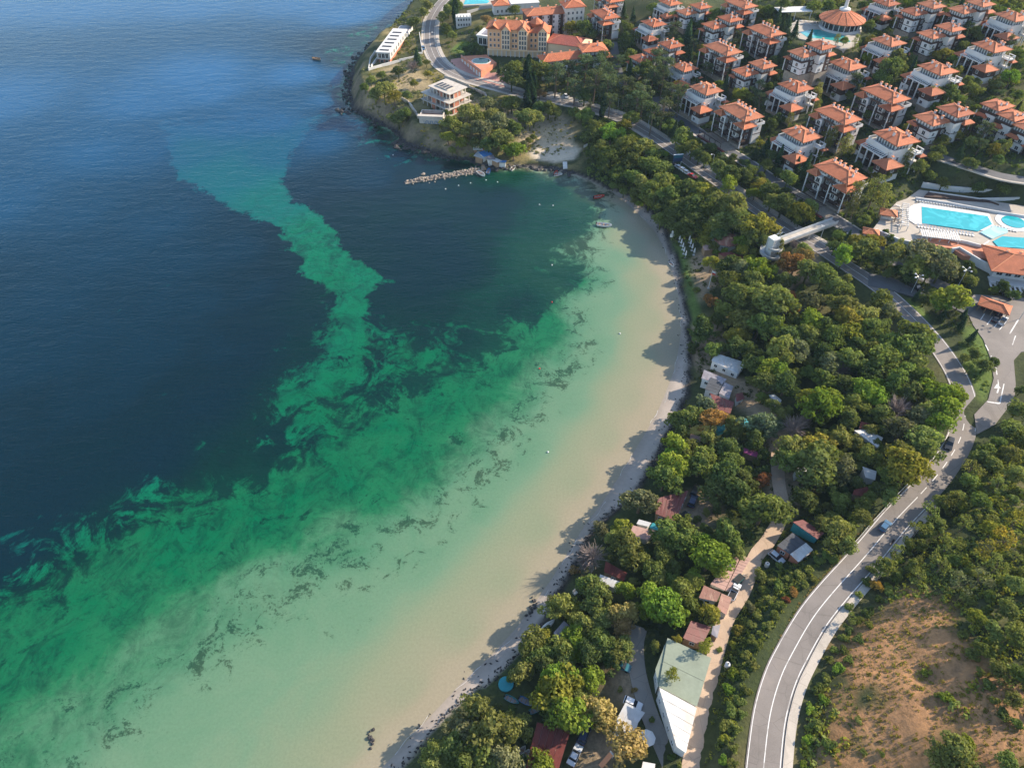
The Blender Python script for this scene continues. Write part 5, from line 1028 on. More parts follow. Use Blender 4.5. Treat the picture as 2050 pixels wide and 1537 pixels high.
cabin('cabin', 'cabin with half black half silver roof between the track and the road', 'cabin', [(q4('1555,1093 1586,1067 1613,1086 1581,1109'), 'bitumen'), (q4('1581,1110 1613,1087 1628,1100 1598,1125'), 'whitemetal')], 3.0, 'brick', .25, land='the half black half silver cabin')
cabin('cabin', 'low cabin with dark red roof beside the half black cabin', 'cabin', [(q4('1586,1046 1607,1040 1650,1067 1636,1081'), 'redmetal')], 2.8, 'teal', .4, False, 'the low dark red cabin')
cabin('boardwalk', 'long terrace of faded pink boards beside the dirt track', 'terrace', [(q4('1463,1119 1484,1111 1451,1182 1422,1169'), 'pinkboard'), (q4('1486,1111 1503,1118 1463,1183 1452,1182'), 'pinkboard')], 1.0, 'offwhite', 0, False, 'the pink boarded terrace', 1.0)
cabin('shack', 'shack with rusty corrugated roof sheets below the pink terrace', 'shack', [(q4('1409,1172 1443,1187 1435,1204 1399,1196'), 'rustmetal'), (q4('1444,1188 1465,1196 1454,1231 1435,1219'), 'rustmetal')], 2.8, 'offwhite', .25, land='the rusty-roofed shack')
cabin('shack', 'shack with faded crimson roof and small grey lean-to beside the track', 'shack', [(q4('1383,1243 1424,1254 1405,1292 1367,1278'), 'redmetal'), (q4('1426,1254 1442,1251 1436,1277 1424,1269'), 'greysheet')], 2.8, 'wood', .3, land='the crimson-roofed shack')
cabin('warehouse', 'big building with grey green felt roof between the lane and track', 'warehouse', [(q4('1336,1277 1424,1316 1395,1414 1318,1375'), 'greengrey'), (q4('1336,1278 1318,1374 1312,1339'), 'greengrey')], 3.6, 'offwhite', .25, True, 'the grey green flat roof', 5.0)
cabin('warehouse', 'pointed building with bright white metal roof beside the dirt track', 'warehouse', [(q4('1319,1377 1395,1416 1373,1507 1354,1496'), 'whitemetal')], 4.2, 'white', .5, land='the bright white metal roof', step=2.2)
cabin('hut', 'white corrugated hut beside the parasol near the bottom edge', 'hut', [(q4('1252,1406 1291,1427 1277,1447 1238,1432'), 'whitemetal'), (q4('1237,1433 1277,1448 1272,1466 1227,1460'), 'whitemetal')], 2.9, 'white', .3, land='the white corrugated hut')
cabin('long_cabin', 'long cabin with dark maroon roof at the bottom edge', 'cabin', [(q4('1075,1446 1142,1466 1130,1500 1064,1488'), 'redtile'), (q4('1064,1489 1130,1501 1117,1545 1050,1545'), 'redtile')], 3.4, 'offwhite', .3, land='the maroon-roofed cabin')
cabin('hut', 'small hut with plain white roof in the trees above the beach', 'hut', [(q4('1201,1150 1243,1166 1235,1180 1199,1162'), 'whitemetal')], 2.6, 'white', .25, land='the plain white hut')
cabin('cabin', 'shaded maroon cabin directly behind the plain white hut', 'cabin', [(q4('1212,1124 1256,1148 1249,1162 1209,1144'), 'redtile')], 3.0, 'wood', .3, land='the shaded maroon cabin')
cabin('shed', 'blue grey sheet-roofed shed at the beach edge', 'shed', [(q4('1108,1267 1129,1243 1145,1256 1124,1287'), 'greysheet')], 2.6, 'offwhite', .2, False, 'the blue grey beach shed')
cabin('shed', 'white sheet-roofed shed cut by the bottom edge', 'shed', [(q4('1287,1524 1312,1528 1308,1560 1280,1556'), 'whitemetal')], 2.6, 'white', .2, False)
cabin('cabin', 'white-roofed cabin under big olive trees near the road', 'cabin', [(q4('1726,935 1755,943 1752,961 1732,957'), 'whitemetal')], 2.8, 'offwhite', .3, False, 'the white cabin under the olive trees')
cabin('cabin', 'orange red roofed cabin at the foot of the road bank', 'cabin', [(q4('1709,981 1737,975 1743,995 1706,990'), 'redtile')], 2.8, 'wood', .3, False, 'the orange red cabin')
cabin('caravan', 'white caravan parked under trees by the sandy clearing', 'caravan', [(q4('1592,938 1614,934 1618,946 1594,950'), 'whitemetal')], 2.5, 'white', .05, land='the white caravan', inset=.1)
cabin('shed', 'grey shed beside the white caravan under the trees', 'shed', [(q4('1618,944 1636,948 1630,960 1614,955'), 'greysheet')], 2.4, 'wood', .2, False)
cabin('open_shed', 'small pale flat-roofed shed behind the folded parasols', 'shed', [(q4('1405,490 1424,488 1429,500 1410,502'), 'pinkboard')], 2.6, 'wood', .2, False, 'the shed behind the parasols')
cabin('terrace_roof', 'flat crimson terrace roof under trees near the folded parasols', 'roof', [(q4('1437,508 1462,504 1500,518 1482,530'), 'redmetal')], 2.4, 'wood', .2, False)
cabin('tarpaulin', 'turquoise tarpaulin stretched beside the rust-coloured tree', 'tarpaulin', [(q4('1434,853 1450,850 1452,860 1438,864'), 'teal')], 2.2, 'teal', .2, False)
cabin('tarpaulin', 'turquoise tarpaulin between blue green trees inland of the beach restaurant', 'tarpaulin', [(q4('1490,838 1502,840 1500,854 1490,852'), 'teal')], 2.2, 'teal', .2, False)
def octagon_hut():
    g = hit(1456, 478, 3); t = thing('octagonal_hut', 'octagonal hut with dark roof and white front near the parasols', 'hut', tuple(g), 0, land='the octagonal hut')
    MB().lathe([(4.2, -1), (4.2, 2.6)], 0, 0, 8).obj('wall', 'white', t); MB().lathe([(5.2, 2.55), (5.2, 2.7), (.2, 4.3)], 0, 0, 8).obj('roof', 'rustmetal', t)
    for k in range(3):
        a = R(-112 + k * 22.5); o = window(t, 4.25 * math.cos(R(-112.5)) + (k - 1) * 1.1, 4.0 * math.sin(R(-90)) - .02, .9, '-y', .9, 1.2)
    EX.append((g[0], g[1], 5)); g = hit(1434, 485); t = thing('kiosk', 'small white kiosk left of the octagonal hut', 'kiosk', tuple(g), .3); wall(t, -1.6, -1.4, -.5, 1.6, 1.4, 2.3); wall(t, -1.9, -1.7, 2.3, 1.9, 1.7, 2.5, 'greysheet', 'roof'); window(t, 0, -1.4, .9, '-y', 1.6, 1.0)
octagon_hut()
# ---------------------------------------------------------------- folded parasols, open parasol, flagpole, lamps
_p = None
for i, (x, y) in enumerate(ints('955,372 970,408 985,443 995,482 1010,517 1043,378 1055,413 1070,452 1088,492', 2)):
    g = hit(1150 + x / 4.556, 400 + (y + 12) / 4.556)
    if _p is None:
        _p = thing('folded_parasol', '', 'parasol'); MB().cbox(0, 0, 0, .7, .7, .12).obj('base', 'grey', _p); MB().tube([(0, 0, .1), (0, 0, 2.9)], .05, .04, 6).obj('pole', 'white', _p); MB().lathe([(.10, .95), (.30, 1.1), (.24, 1.9), (.12, 2.6), (.03, 2.95)], 0, 0, 9).obj('canopy', 'canvas', _p); o = _p
    else: o = copy_tree(_p)
    o.location = tuple(g); rows = ('left', 'right'); n = ('farthest', 'second', 'third', 'fourth', 'nearest')
    o['group'] = 'folded parasols by the beach'; o['label'] = 'folded white parasol, ' + (n[i] if i < 5 else ('farthest', 'second', 'third', 'nearest')[i - 5]) + (' from the sea end' if 0 else '') + ' in the ' + ('seaward' if i < 5 else 'landward') + ' row by the beach'
    o.scale = (1.25, 1.25, 1.2)
def parasol():
    g = hit(1296, 1476, 2.2); t = thing('parasol', 'open grey white octagonal parasol beside the white corrugated hut', 'parasol', tuple(g)); MB().tube([(0, 0, 0), (0, 0, 2.6)], .05, .04, 6).obj('pole', 'wood', t); MB().cbox(0, 0, 0, .6, .6, .1).obj('base', 'grey', t)
    for k in range(8):
        a0, a1 = math.pi * k / 4 + .01, math.pi * (k + 1) / 4 - .01; r = 1.75; b = MB(); V = [(0, 0, 2.75), (r * math.cos(a0), r * math.sin(a0), 2.1), (r * math.cos(a1), r * math.sin(a1), 2.1)]; b.add(V + [(x, y, z - .03) for x, y, z in V], [(0, 1, 2), (5, 4, 3), (1, 4, 5, 2), (0, 3, 4, 1), (2, 5, 3, 0)]); b.obj('canopy_panel', 'canvas', t)
    EX.append((g[0], g[1], 2.5))
parasol()
def flag():
    g = hit(1418, 577); t = thing('flagpole', 'white flagpole with a white and red flag on the beach lawn', 'flagpole', tuple(g)); MB().tube([(0, 0, 0), (0, 0, 8.2)], .13, .07, 7).obj('pole', 'white', t); MB().cbox(0, 0, -.2, .8, .8, .45).obj('base', 'grey', t)
    for i, m in enumerate(('canvas', 'red')):
        b = MB(); n = 6; V = [(k * .28, .12 * math.sin(k * 1.2), 7.9 - i * .75 - j * .75 - k * .10) for k in range(n) for j in (0, 1)]; b.add(V + [(x, y + .03, z) for x, y, z in V], [f for k in range(n - 1) for f in ((2 * k, 2 * k + 1, 2 * k + 3, 2 * k + 2), (2 * n + 2 * k + 2, 2 * n + 2 * k + 3, 2 * n + 2 * k + 1, 2 * n + 2 * k))]); b.obj('flag_band', m, t)
flag()
_l = {}
def lamp(px, py, dbl, label, rz=0):
    g = hit(px, py); key = dbl
    if key not in _l:
        t = thing('street_lamp', label, 'street lamp'); MB().tube([(0, 0, -.3), (0, 0, 7.2)], .12, .07, 7).obj('pole', 'steel', t)
        for a in ((0, 90, 180, 270) if dbl else (0,)):
            ca, sa = math.cos(R(a)), math.sin(R(a)); r = MB().tube([(0, 0, 7.1), (ca * .8, sa * .8, 7.5), (ca * 1.5, sa * 1.5, 7.55)], .05, .05, 5).obj('arm', 'steel', t); MB().lathe([(.05, 7.35), (.34, 7.42), (.30, 7.68), (.05, 7.75)], ca * 1.6, sa * 1.6, 8).obj('lantern', 'white', r)
        _l[key] = t; o = t
    else: o = copy_tree(_l[key])
    o.location = tuple(g); o.rotation_euler = (0, 0, rz); o['label'] = label; o['group'] = 'street lamps'
lamp(1823, 588, 1, 'four-armed street lamp beside the dark car at the junction', .4); lamp(1917, 574, 1, 'four-armed street lamp below the pool house', .6); lamp(2040, 640, 1, 'four-armed street lamp at the right edge of the car park', .2)
for px, py, lab in ((1236, 226, 'single-armed street lamp beside the lone cypress on the main road'), (1297, 257, 'single-armed street lamp below the tall pines'), (1424, 340, 'single-armed street lamp opposite the roadside parked cars'), (1640, 484, 'single-armed street lamp next to the footbridge'), (872, 92, 'single-armed street lamp on the far bend above the modern house'), (1160, 205, 'single-armed street lamp near the lay-by with the white car')): lamp(px, py, 0, lab, R(200))
def rail():
    t = None; pts = [hit(a, b) for a, b in ((1830, 956), (1815, 972), (1795, 992), (1770, 1020), (1745, 1047), (1718, 1079), (1690, 1108))]; P = resample(np.array(pts), 2.0); t = thing('guard_rail', 'long pale guard rail on the seaward side of the main road', 'guard rail', tuple(P[0]))
    for i, p in enumerate(P):
        q = p - P[0]; MB().cbox(q[0], q[1], q[2] - .3, .14, .14, 1.1).obj('post', 'steel', t)
        if i: r = P[i - 1] - P[0]; b = MB().bar((r[0], r[1], r[2] + .5), (q[0], q[1], q[2] + .5), .08, .32).obj('rail', 'canvas', t)
rail()
def carport():
    z = zl + 2.8; P = [atz(a, b, z) for a, b in ((1968, 597), (2025, 616), (2017, 629), (1961, 609))]; d = P[1] - P[0]; rz = math.atan2(d[1], d[0]); L = float(np.hypot(d[0], d[1])); t = thing('carport', 'long red-tiled open carport in the car park', 'carport', (P[3][0], P[3][1], zl + .17), rz, land='the red-tiled carport')
    roof(t, -.5, -.5, L + .5, 5.5, 2.6, 1.3)
    for i in range(5):
        for y in (.1, 5): MB().cbox(.2 + i * (L - .4) / 4, y, 0, .25, .25, 2.5).obj('post', 'wood', t)
    MB().box(0, 5.2, 0, L, 5.4, 2.3).obj('rear_wall', 'timber', t); EX.append((*((P[0] + P[1]) / 2)[:2], 8))
carport()
def signboard():
    g = hit(1355, 330); t = thing('billboard', 'dark roadside billboard above the cars parked by the main road', 'billboard', tuple(g), R(10)); MB().box(-2.2, -.12, 1.6, 2.2, .12, 4.8).obj('panel', 'car_navy', t); MB().box(-2.0, -.16, 3.4, 2.0, -.12, 4.5).obj('poster', 'car_teal', t)
    for x in (-1.8, 1.8): MB().cbox(x, 0, -.5, .2, .2, 2.2).obj('post', 'steel', t)
    MB().box(-2.2, -.3, 4.8, 2.2, .3, 4.95).obj('cap', 'steel', t)
signboard()
# ---------------------------------------------------------------- vehicles
_cars = {}
def car_proto(kind):
    t = thing('parked_car' if kind != 'pickup' else 'pickup_truck', '', 'car'); W = .88 if kind != 'suv' else .94; H = {'hatch': 1.45, 'sedan': 1.42, 'suv': 1.72, 'pickup': 1.75}[kind]; L = {'hatch': 2.05, 'sedan': 2.3, 'suv': 2.35, 'pickup': 2.6}[kind]; hb = H * .60
    prof = [(-L, .35), (-L, hb * .92), (-L + .12, hb), (L * .5, hb), (L - .12, hb * .82), (L, hb * .6), (L, .32)]
    def ext(prof, y0, inset=0.0):
        b = MB(); n = len(prof); b.add([(x, -y0 + (inset if z > hb + .2 else 0), z) for x, z in prof] + [(x, y0 - (inset if z > hb + .2 else 0), z) for x, z in prof], [tuple(range(n - 1, -1, -1)), tuple(range(n, 2 * n))] + [(i, (i + 1) % n, n + (i + 1) % n, n + i) for i in range(n)]); b.f = [f[::-1] for f in b.f]; return b
    body = ext(prof, W).obj('body', 'car_white', t)
    c0, c1 = {'hatch': (-L + .15, L * .42), 'sedan': (-L * .62, L * .38), 'suv': (-L + .12, L * .40), 'pickup': (-L * .05, L * .52)}[kind]
    ext([(c0, hb), (c0 + .35, H - .07), (c1 - .75, H - .07), (c1, hb)], W * .95, .16).obj('windows', 'glass', t)
    MB().box(c0 + .34, -W * .95 + .18, H - .08, c1 - .74, W * .95 - .18, H).obj('roof', 'car_white', t)
    for x in (-L * .62, L * .62):
        for y in (-W, W):
            w_ = MB(); n = 10; w_.add([(x + .33 * math.cos(2 * math.pi * k / n), y + s, .33 + .33 * math.sin(2 * math.pi * k / n)) for s in (-.11, .11) for k in range(n)], [tuple(range(n)), tuple(range(2 * n - 1, n - 1, -1))] + [(k, n + k, n + (k + 1) % n, (k + 1) % n) for k in range(n)]); w_.obj('wheel', 'black', t)
    for y in (-W * .7, W * .7): MB().cbox(L + .005, y, hb * .55, .05, .34, .16).obj('headlight', 'steel', t); MB().cbox(-L - .005, y, hb * .62, .05, .30, .18).obj('tail_light', 'red', t)
    if kind == 'pickup': MB().box(-L + .1, -W + .12, hb, -L * .1, W - .12, hb + .03).obj('load_bed', 'black', t)
    return t
def car(kind, col, px, py, dx, dy, label, name='parked_car', group='cars parked in the campsite and on the roads', s=1.0):
    g = hit(px, py, .6); a = hit(px - dx, py - dy); b = hit(px + dx, py + dy); d = b - a; rz = math.atan2(d[1], d[0])
    if kind not in _cars: _cars[kind] = car_proto(kind); o = _cars[kind]
    else: o = copy_tree(_cars[kind])
    onlot = bool(inside(np.array([g[0]]), np.array([g[1]]), LOT)[0]); D = np.hypot(*(RC['main'][0] - g[:2]).T); z = zl + .18 if onlot else (RC['main'][1][D.argmin()] + .125 if D.min() < 4 else max(ground(g[0] + q, g[1] + r) for q in (-1, 0, 1) for r in (-1, 0, 1)) + .05)
    L = 2.2; pitch = 0
    o.location = (g[0], g[1], z); o.rotation_euler = (0, pitch, rz); o.scale = (s, s, s); o.name = name; o['label'] = label; o['group'] = group; o['category'] = 'car'
    for ch in o.children:
        st = ch.name.split('.')[0]
        if st in ('body', 'roof'): ch.material_slots[0].link = 'OBJECT'; ch.material_slots[0].material = M[col]
    EX.append((g[0], g[1], 3.2)); return o
car('suv', 'car_black', 1900, 889, -2, 8, 'black car driving down the main road at the bend', 'moving_car'); car('hatch', 'car_blue', 1772, 1053, 6, -7, 'dark blue car driving up the main road', 'moving_car')
car('hatch', 'car_white', 1267, 1408, 15, 6, 'white car beside the white corrugated hut'); car('suv', 'car_navy', 1170, 1468, 5, -12, 'navy blue car under the tan tree by the maroon-roofed cabin'); car('sedan', 'car_silver', 1151, 1511, 6, -12, 'silver car in the sun right of the maroon-roofed cabin')
car('hatch', 'car_teal', 1245, 1333, 10, 3, 'teal car half under a tree beside the lane'); car('pickup', 'car_white', 1470, 1184, 6, -12, 'white pickup truck on the dirt track', 'pickup_truck'); car('hatch', 'car_silver', 1554, 1117, 12, 8, 'silver car parked beside the half black half silver cabin')
car('suv', 'car_navy', 1387, 1003, 5, -12, 'dark blue car beside the red-roofed beach cabin'); car('suv', 'car_black', 1392, 983, 5, -10, 'black car behind the dark blue one by the red-roofed beach cabin'); car('hatch', 'car_black', 1582, 1033, 4, -8, 'black car beside the low dark red cabin')
car('hatch', 'car_white', 1133, 193, 4, 8, 'white car in the gravel lay-by below the pines'); car('suv', 'car_black', 1834, 577, 10, 7, 'black car on the access road at the junction'); car('pickup', 'car_white', 2008, 643, 5, -7, 'white pickup truck in the car park', 'pickup_truck'); car('sedan', 'car_black', 1994, 638, 5, -7, 'black car left of the white pickup in the car park')
car('sedan', 'car_black', 1973, 614, 5, -7, 'dark car under the left half of the carport'); car('sedan', 'car_navy', 2004, 625, 5, -7, 'dark car under the right half of the carport'); car('hatch', 'car_black', 2018, 592, 6, 5, 'black car parked by the round flower bed below the pool house')
car('sedan', 'car_black', 1351, 333, 8, 3, 'black car at the far end of the roadside row'); car('sedan', 'car_silver', 1359, 338, 8, 3, 'silver car second in the roadside row'); car('hatch', 'car_white', 1368, 343, 8, 3, 'white car in the middle of the roadside row'); car('hatch', 'car_white', 1375, 348, 8, 3, 'white car second nearest in the roadside row'); car('sedan', 'car_red', 1386, 354, 8, 3, 'red car nearest in the roadside row')
car('hatch', 'car_white', 1012, 145, 7, 2, 'white car at the end of the pink plaza'); car('hatch', 'car_blue', 847, 97, 1, 7, 'blue car in front of the modern house on the point')
def motorbike():
    g = hit(1785, 1087); D = np.hypot(*(RC['main'][0] - g[:2]).T); z = RC['main'][1][D.argmin()] + .13; rz = R(52); t = thing('motorcycle', 'dark red motorcycle riding up the main road behind the blue car', 'motorcycle', (g[0], g[1], z), rz)
    for x in (-.7, .7):
        w_ = MB(); n = 12; w_.add([(x + .31 * math.cos(2 * math.pi * k / n), s, .31 + .31 * math.sin(2 * math.pi * k / n)) for s in (-.06, .06) for k in range(n)], [tuple(range(n)), tuple(range(2 * n - 1, n - 1, -1))] + [(k, n + k, n + (k + 1) % n, (k + 1) % n) for k in range(n)]); w_.obj('wheel', 'black', t)
    MB().box(-.55, -.12, .4, .45, .12, .78).obj('body', 'red', t); MB().box(-.75, -.13, .78, .05, .13, .88).obj('seat', 'black', t); MB().tube([(.68, 0, .35), (.5, 0, .95)], .05, .05, 6).obj('fork', 'steel', t); MB().tube([(.45, -.35, 1.0), (.5, 0, 1.02), (.45, .35, 1.0)], .03, .03, 6).obj('handlebar', 'black', t)
    V = [(-.2, 0, .95), (-.15, 0, 1.25), (-.02, 0, 1.5), (.02, 0, 1.6), (.05, 0, 1.76), (.0, .2, 1.46), (.15, .3, 1.2), (.42, .3, 1.06), (.0, -.2, 1.46), (.15, -.3, 1.2), (.42, -.3, 1.06), (-.18, .12, .92), (.2, .22, .8), (.05, .2, .42), (.2, .2, .36), (-.18, -.12, .92), (.2, -.22, .8), (.05, -.2, .42), (.2, -.2, .36)]
    E = [(0, 1), (1, 2), (2, 3), (3, 4), (2, 5), (5, 6), (6, 7), (2, 8), (8, 9), (9, 10), (0, 11), (11, 12), (12, 13), (13, 14), (0, 15), (15, 16), (16, 17), (17, 18)]
    Rr = [.17, .18, .15, .06, .13, .08, .06, .045, .08, .06, .045, .11, .09, .06, .05, .11, .09, .06, .05]
    me = bpy.data.meshes.new('person'); me.from_pydata(V, E, []); o = link('person', me); o.location = t.location; o.rotation_euler = t.rotation_euler
    md = o.modifiers.new('skin', 'SKIN')
    for v, r in zip(me.skin_vertices[0].data, Rr): v.radius = (r, r)
    me.skin_vertices[0].data[0].use_root = True; o.modifiers.new('sub', 'SUBSURF').levels = 1; me.materials.append(M['black']); tag(o, 'motorcycle rider in dark clothes and helmet leaning forward', 'person')
motorbike()
# ---------------------------------------------------------------- boats, buoys, jetty
_bt = None
def boat(px, py, dx, dy, hull, label, s=1.0, inner='greysheet', z=None):
    global _bt
    g = atz(px, py, 0.1) if z is None else hit(px, py); d = atz(px + dx, py + dy) - atz(px - dx, py - dy); rz = math.atan2(d[1], d[0])
    if _bt is None:
        t = thing('rowing_boat', '', 'boat'); st = [(-2.1, .62, .02), (-1.2, .80, -.08), (0, .85, -.1), (1.1, .66, -.06), (1.8, .34, .05), (2.25, .03, .22)]; V = []; F = []; I = []; 
        for x, w_, k in st: V += [(x, -w_, .55 + max(0, x) * .09), (x, -w_ * .7, k), (x, w_ * .7, k), (x, w_, .55 + max(0, x) * .09)]
        for i in range(len(st) - 1):
            q = i * 4; F += [(q, q + 1, q + 5, q + 4), (q + 1, q + 2, q + 6, q + 5), (q + 2, q + 3, q + 7, q + 6)]
        F.append((0, 3, 2, 1)); F = [f[::-1] for f in F]; b = MB(); b.add(V, F); b.add([(x * .97, y * .92, z - .03) for x, y, z in V], [f[::-1] for f in F]); b.obj('hull', 'white', t)
        b = MB(); q = [(x, w_ * .82) for x, w_, k in st]; b.add([(x, -w_, .16) for x, w_ in q] + [(x, w_, .16) for x, w_ in q[::-1]], [tuple(range(2 * len(q)))]); b.obj('floor_boards', 'greysheet', t)
        for x in (-1.3, -.1, 1.0): MB().box(x - .14, -.68, .40, x + .14, .68, .46).obj('thwart', 'wood', t)
        MB().box(-2.45, -.14, .2, -2.1, .14, .95).obj('outboard_motor', 'black', t)
        g_ = MB(); 
        for sgn in (-1, 1): g_.tube([(x, sgn * w_, .56 + max(0, x) * .09) for x, w_, k in st], .05, .05, 5)
        g_.obj('gunwale', 'white', t); _bt = t; o = t
    else: o = copy_tree(_bt)
    o.location = (g[0], g[1], g[2] if z is not None else .02); o.rotation_euler = (0, 0, rz); o.scale = (s, s, s); o['label'] = label; o['group'] = 'small boats moored in the bay'
    for ch in o.children:
        if ch.name.split('.')[0] in ('hull', 'gunwale'): ch.material_slots[0].link = 'OBJECT'; ch.material_slots[0].material = M[hull]
    return o
boat(963, 349, 6, 4, 'white', 'largest white rowing boat moored beside the rock jetty', 1.35); boat(978, 344, 1, -4, 'blue', 'blue rowing boat moored at the root of the jetty', 1.05); boat(1027, 338, 3, -3, 'white', 'white rowing boat near the shore right of the jetty', 1.0)
boat(1113, 348, 2, -5, 'red', 'dark red boat drawn up by the small pier', 1.0); boat(1117, 351, 6, -1, 'white', 'white boat next to the dark red one by the small pier', .95); boat(1199, 395, 6, -1, 'red', 'red boat moored alone in the inner bay', 1.15); boat(1209, 452, 8, 1, 'white', 'white boat moored over pale sand in the inner bay', 1.45); boat(634, 119, 5, 1, 'wood', 'brown boat alone on the open sea', 1.3)
boat(1041, 1509, 5, -7, 'canvas', 'left white kayak beside the maroon-roofed cabin', .85, z=1); boat(1049, 1516, 5, -7, 'canvas', 'right white kayak beside the maroon-roofed cabin', .85, z=1); boat(1024, 1401, 6, 3, 'teal', 'teal boat on the ground nearest the beach', .8, z=1); boat(1054, 1405, 6, 3, 'blue', 'blue boat on the ground between the shrubs', .85, z=1); boat(1074, 1420, 6, -3, 'teal', 'teal and white boat above the maroon-roofed cabin', .8, z=1)
boat(1344, 530, 4, 5, 'white', 'narrow white boat pulled up against the sea wall', .9, z=1)
def small_things():
    g = hit(1013, 1370); t = thing('paddling_pool', 'round teal paddling pool under trees at the beach edge', 'pool', tuple(g)); MB().lathe([(1.75, -.1), (1.75, .5), (1.6, .5)], 0, 0, 18).obj('wall', 'teal', t); MB().lathe([(1.6, .3), (1.6, .42)], 0, 0, 18).obj('water', 'poolgreen', t)
    bm = MB().lathe([(.05, -.15), (.26, -.05), (.3, .12), (.2, .3), (.05, .36)], 0, 0, 8).mesh('buoy'); bm.materials.append(M['canvas']); bo = bm.copy(); bo.materials[0] = M['red']
    for i, (x, y, c) in enumerate(((918, 372, 0), (942, 367, 0), (892, 379, 0), (973, 361, 0), (996, 365, 0), (1080, 410, 0), (1107, 412, 0), (1105, 531, 0), (1105, 605, 1), (1080, 738, 1), (1097, 905, 0), (1241, 668, 0), (787, 311, 0), (702, 182, 0))):
        p = atz(x, y); o = link('mooring_buoy', bo if c else bm); o.location = tuple(p); o.scale = (1.05,) * 3; tag(o, ('red' if c else 'white') + ' mooring buoy ' + ('out from the end of the jetty', 'second out along the jetty', 'farthest left of the jetty tip', 'beside the largest white boat', 'in front of the blue boat', 'left in the pair in the inner bay', 'right in the pair in the inner bay', 'alone on dark weed in mid bay', 'at the edge of the green shallows', 'over the pale green shallows', 'alone over the wide pale shallows', 'close to the shaded beach', 'off the dark promontory rocks', 'near the tip of the promontory')[i], 'buoy', 'mooring buoys')
    # breakwater of loose boulders
    A, B = atz(813, 366), atz(962, 340); t = thing('rock_jetty', 'long jetty of tumbled brown boulders reaching into the bay', 'jetty', (A[0], A[1], 0), land='the rock jetty'); d = (B - A); L = float(np.hypot(d[0], d[1])); ux, uy = d[0] / L, d[1] / L; rr = random.Random(3); shapes = []
    for k in range(7): me = MB().rock((0, 0, 0), 1, (1, .85, .7), rr).mesh('boulder'); me.materials.append(M['rock']); shapes.append(me)
    for i in range(235):
        s = rr.random() ** .9 * (L + 2); w_ = (1.3 + 1.3 * min(1, s / 8)) * (1 if s < L - 6 else 1.15); q = rr.gauss(0, .55) * w_; z = max(0, .85 - abs(q) * .42) + rr.uniform(-.25, .1)
        o = link('boulder', shapes[i % 7], t); o.location = (ux * s - uy * q, uy * s + ux * q, z); o.rotation_euler = (rr.random() * 6, rr.random() * 6, rr.random() * 6); k = rr.uniform(.38, .8) * (1 if rr.random() < .9 else 1.4); o.scale = (k, k, k)
    MB().prism([(ux * a - uy * q, uy * a + ux * q) for a, q in ((-.5, -1.2), (L, -2.2), (L, 2.2), (-.5, 1.2))], -2, .1).obj('core', 'rock', t)
    o = link('boulder', shapes[2]); p = atz(848, 349); o.location = (p[0], p[1], .1); tag(o, 'lone pale boulder in the water beside the jetty', 'boulder')
    # wet rubble at the foot of the promontory (nobody could count it)
    b = MB(); W = resample(P2(Wpx[2:28]), 1.0); rr = random.Random(5)
    for p in W:
        for k in range(3): b.rock((p[0] + rr.gauss(0, 1.7), p[1] + rr.gauss(0, 1.5), rr.uniform(-.2, .35)), rr.uniform(.35, 1.25), (1.2, 1, .7), rr)
    for a, c in ((686, 222), (690, 228), (748, 83), (760, 78), (822, 14), (830, 8), (806, 42), (800, 292), (790, 286), (815, 300), (712, 117), (720, 110), (700, 150), (820, 285)):
        p = atz(a, c)
        for k in range(7): b.rock((p[0] + rr.gauss(0, 1.6), p[1] + rr.gauss(0, 1.6), rr.uniform(-.2, .3)), rr.uniform(.5, 1.5), (1.2, 1, .6), rr)
    o = b.obj('shore_rubble', 'darkrock', kind='stuff'); o['label'] = 'dark wet boulders along the foot of the promontory'
    # seaweed wrack strewn on the sand
    b = MB(); Bq = resample(P2(Bpx[29:]), .55); t_ = np.gradient(Bq, axis=0); rr = random.Random(9)
    for p, g_ in zip(Bq, t_):
        n_ = np.array([-g_[1], g_[0]]) / (np.hypot(*g_) + 1e-6)
        for k in range(3):
            off = rr.choice((rr.gauss(.1, .5), rr.gauss(.1, .5), abs(rr.gauss(0, 1.6)))); q = p + n_ * off * (1 if (n_[0] < 0) else -1) + g_ / (np.hypot(*g_) + 1e-6) * rr.uniform(-1, 1); z = ground(q[0], q[1])
            s = rr.uniform(.12, .5); a = rr.random() * 3.14; ca, sa = math.cos(a) * s, math.sin(a) * s
            b.add([(q[0] - ca, q[1] - sa, z + .03), (q[0] + sa * .5, q[1] - ca * .5, z + .03), (q[0] + ca, q[1] + sa, z + .03), (q[0] - sa * .5, q[1] + ca * .5, z + .03), (q[0], q[1], z + .03 + s * .6)], [(0, 1, 4), (1, 2, 4), (2, 3, 4), (3, 0, 4)])
    o = b.obj('seaweed_wrack', 'darkrock', kind='stuff'); o['label'] = 'dark dried seaweed strewn along the back of the beach'
    rr = random.Random(11)
    for (a, c, n, lab) in ((742, 1478, 16, 'dark mossy rocks standing in the shallows near the bottom edge'), (1069, 1208, 12, 'dark mossy rocks on the wet sand, farther clump'), (1064, 1222, 10, 'dark mossy rocks on the wet sand, nearer clump')):
        p = atz(a, c, .2); t = thing('rock_clump', lab, 'rocks', (p[0], p[1], 0)); t.location.z = max(-.05, ground(p[0], p[1]))
        for k in range(n): MB().rock((rr.gauss(0, .45), rr.gauss(0, .9), rr.uniform(0, .25)), rr.uniform(.2, .5), (1, 1, .8), rr).obj('rock', 'darkrock', t)
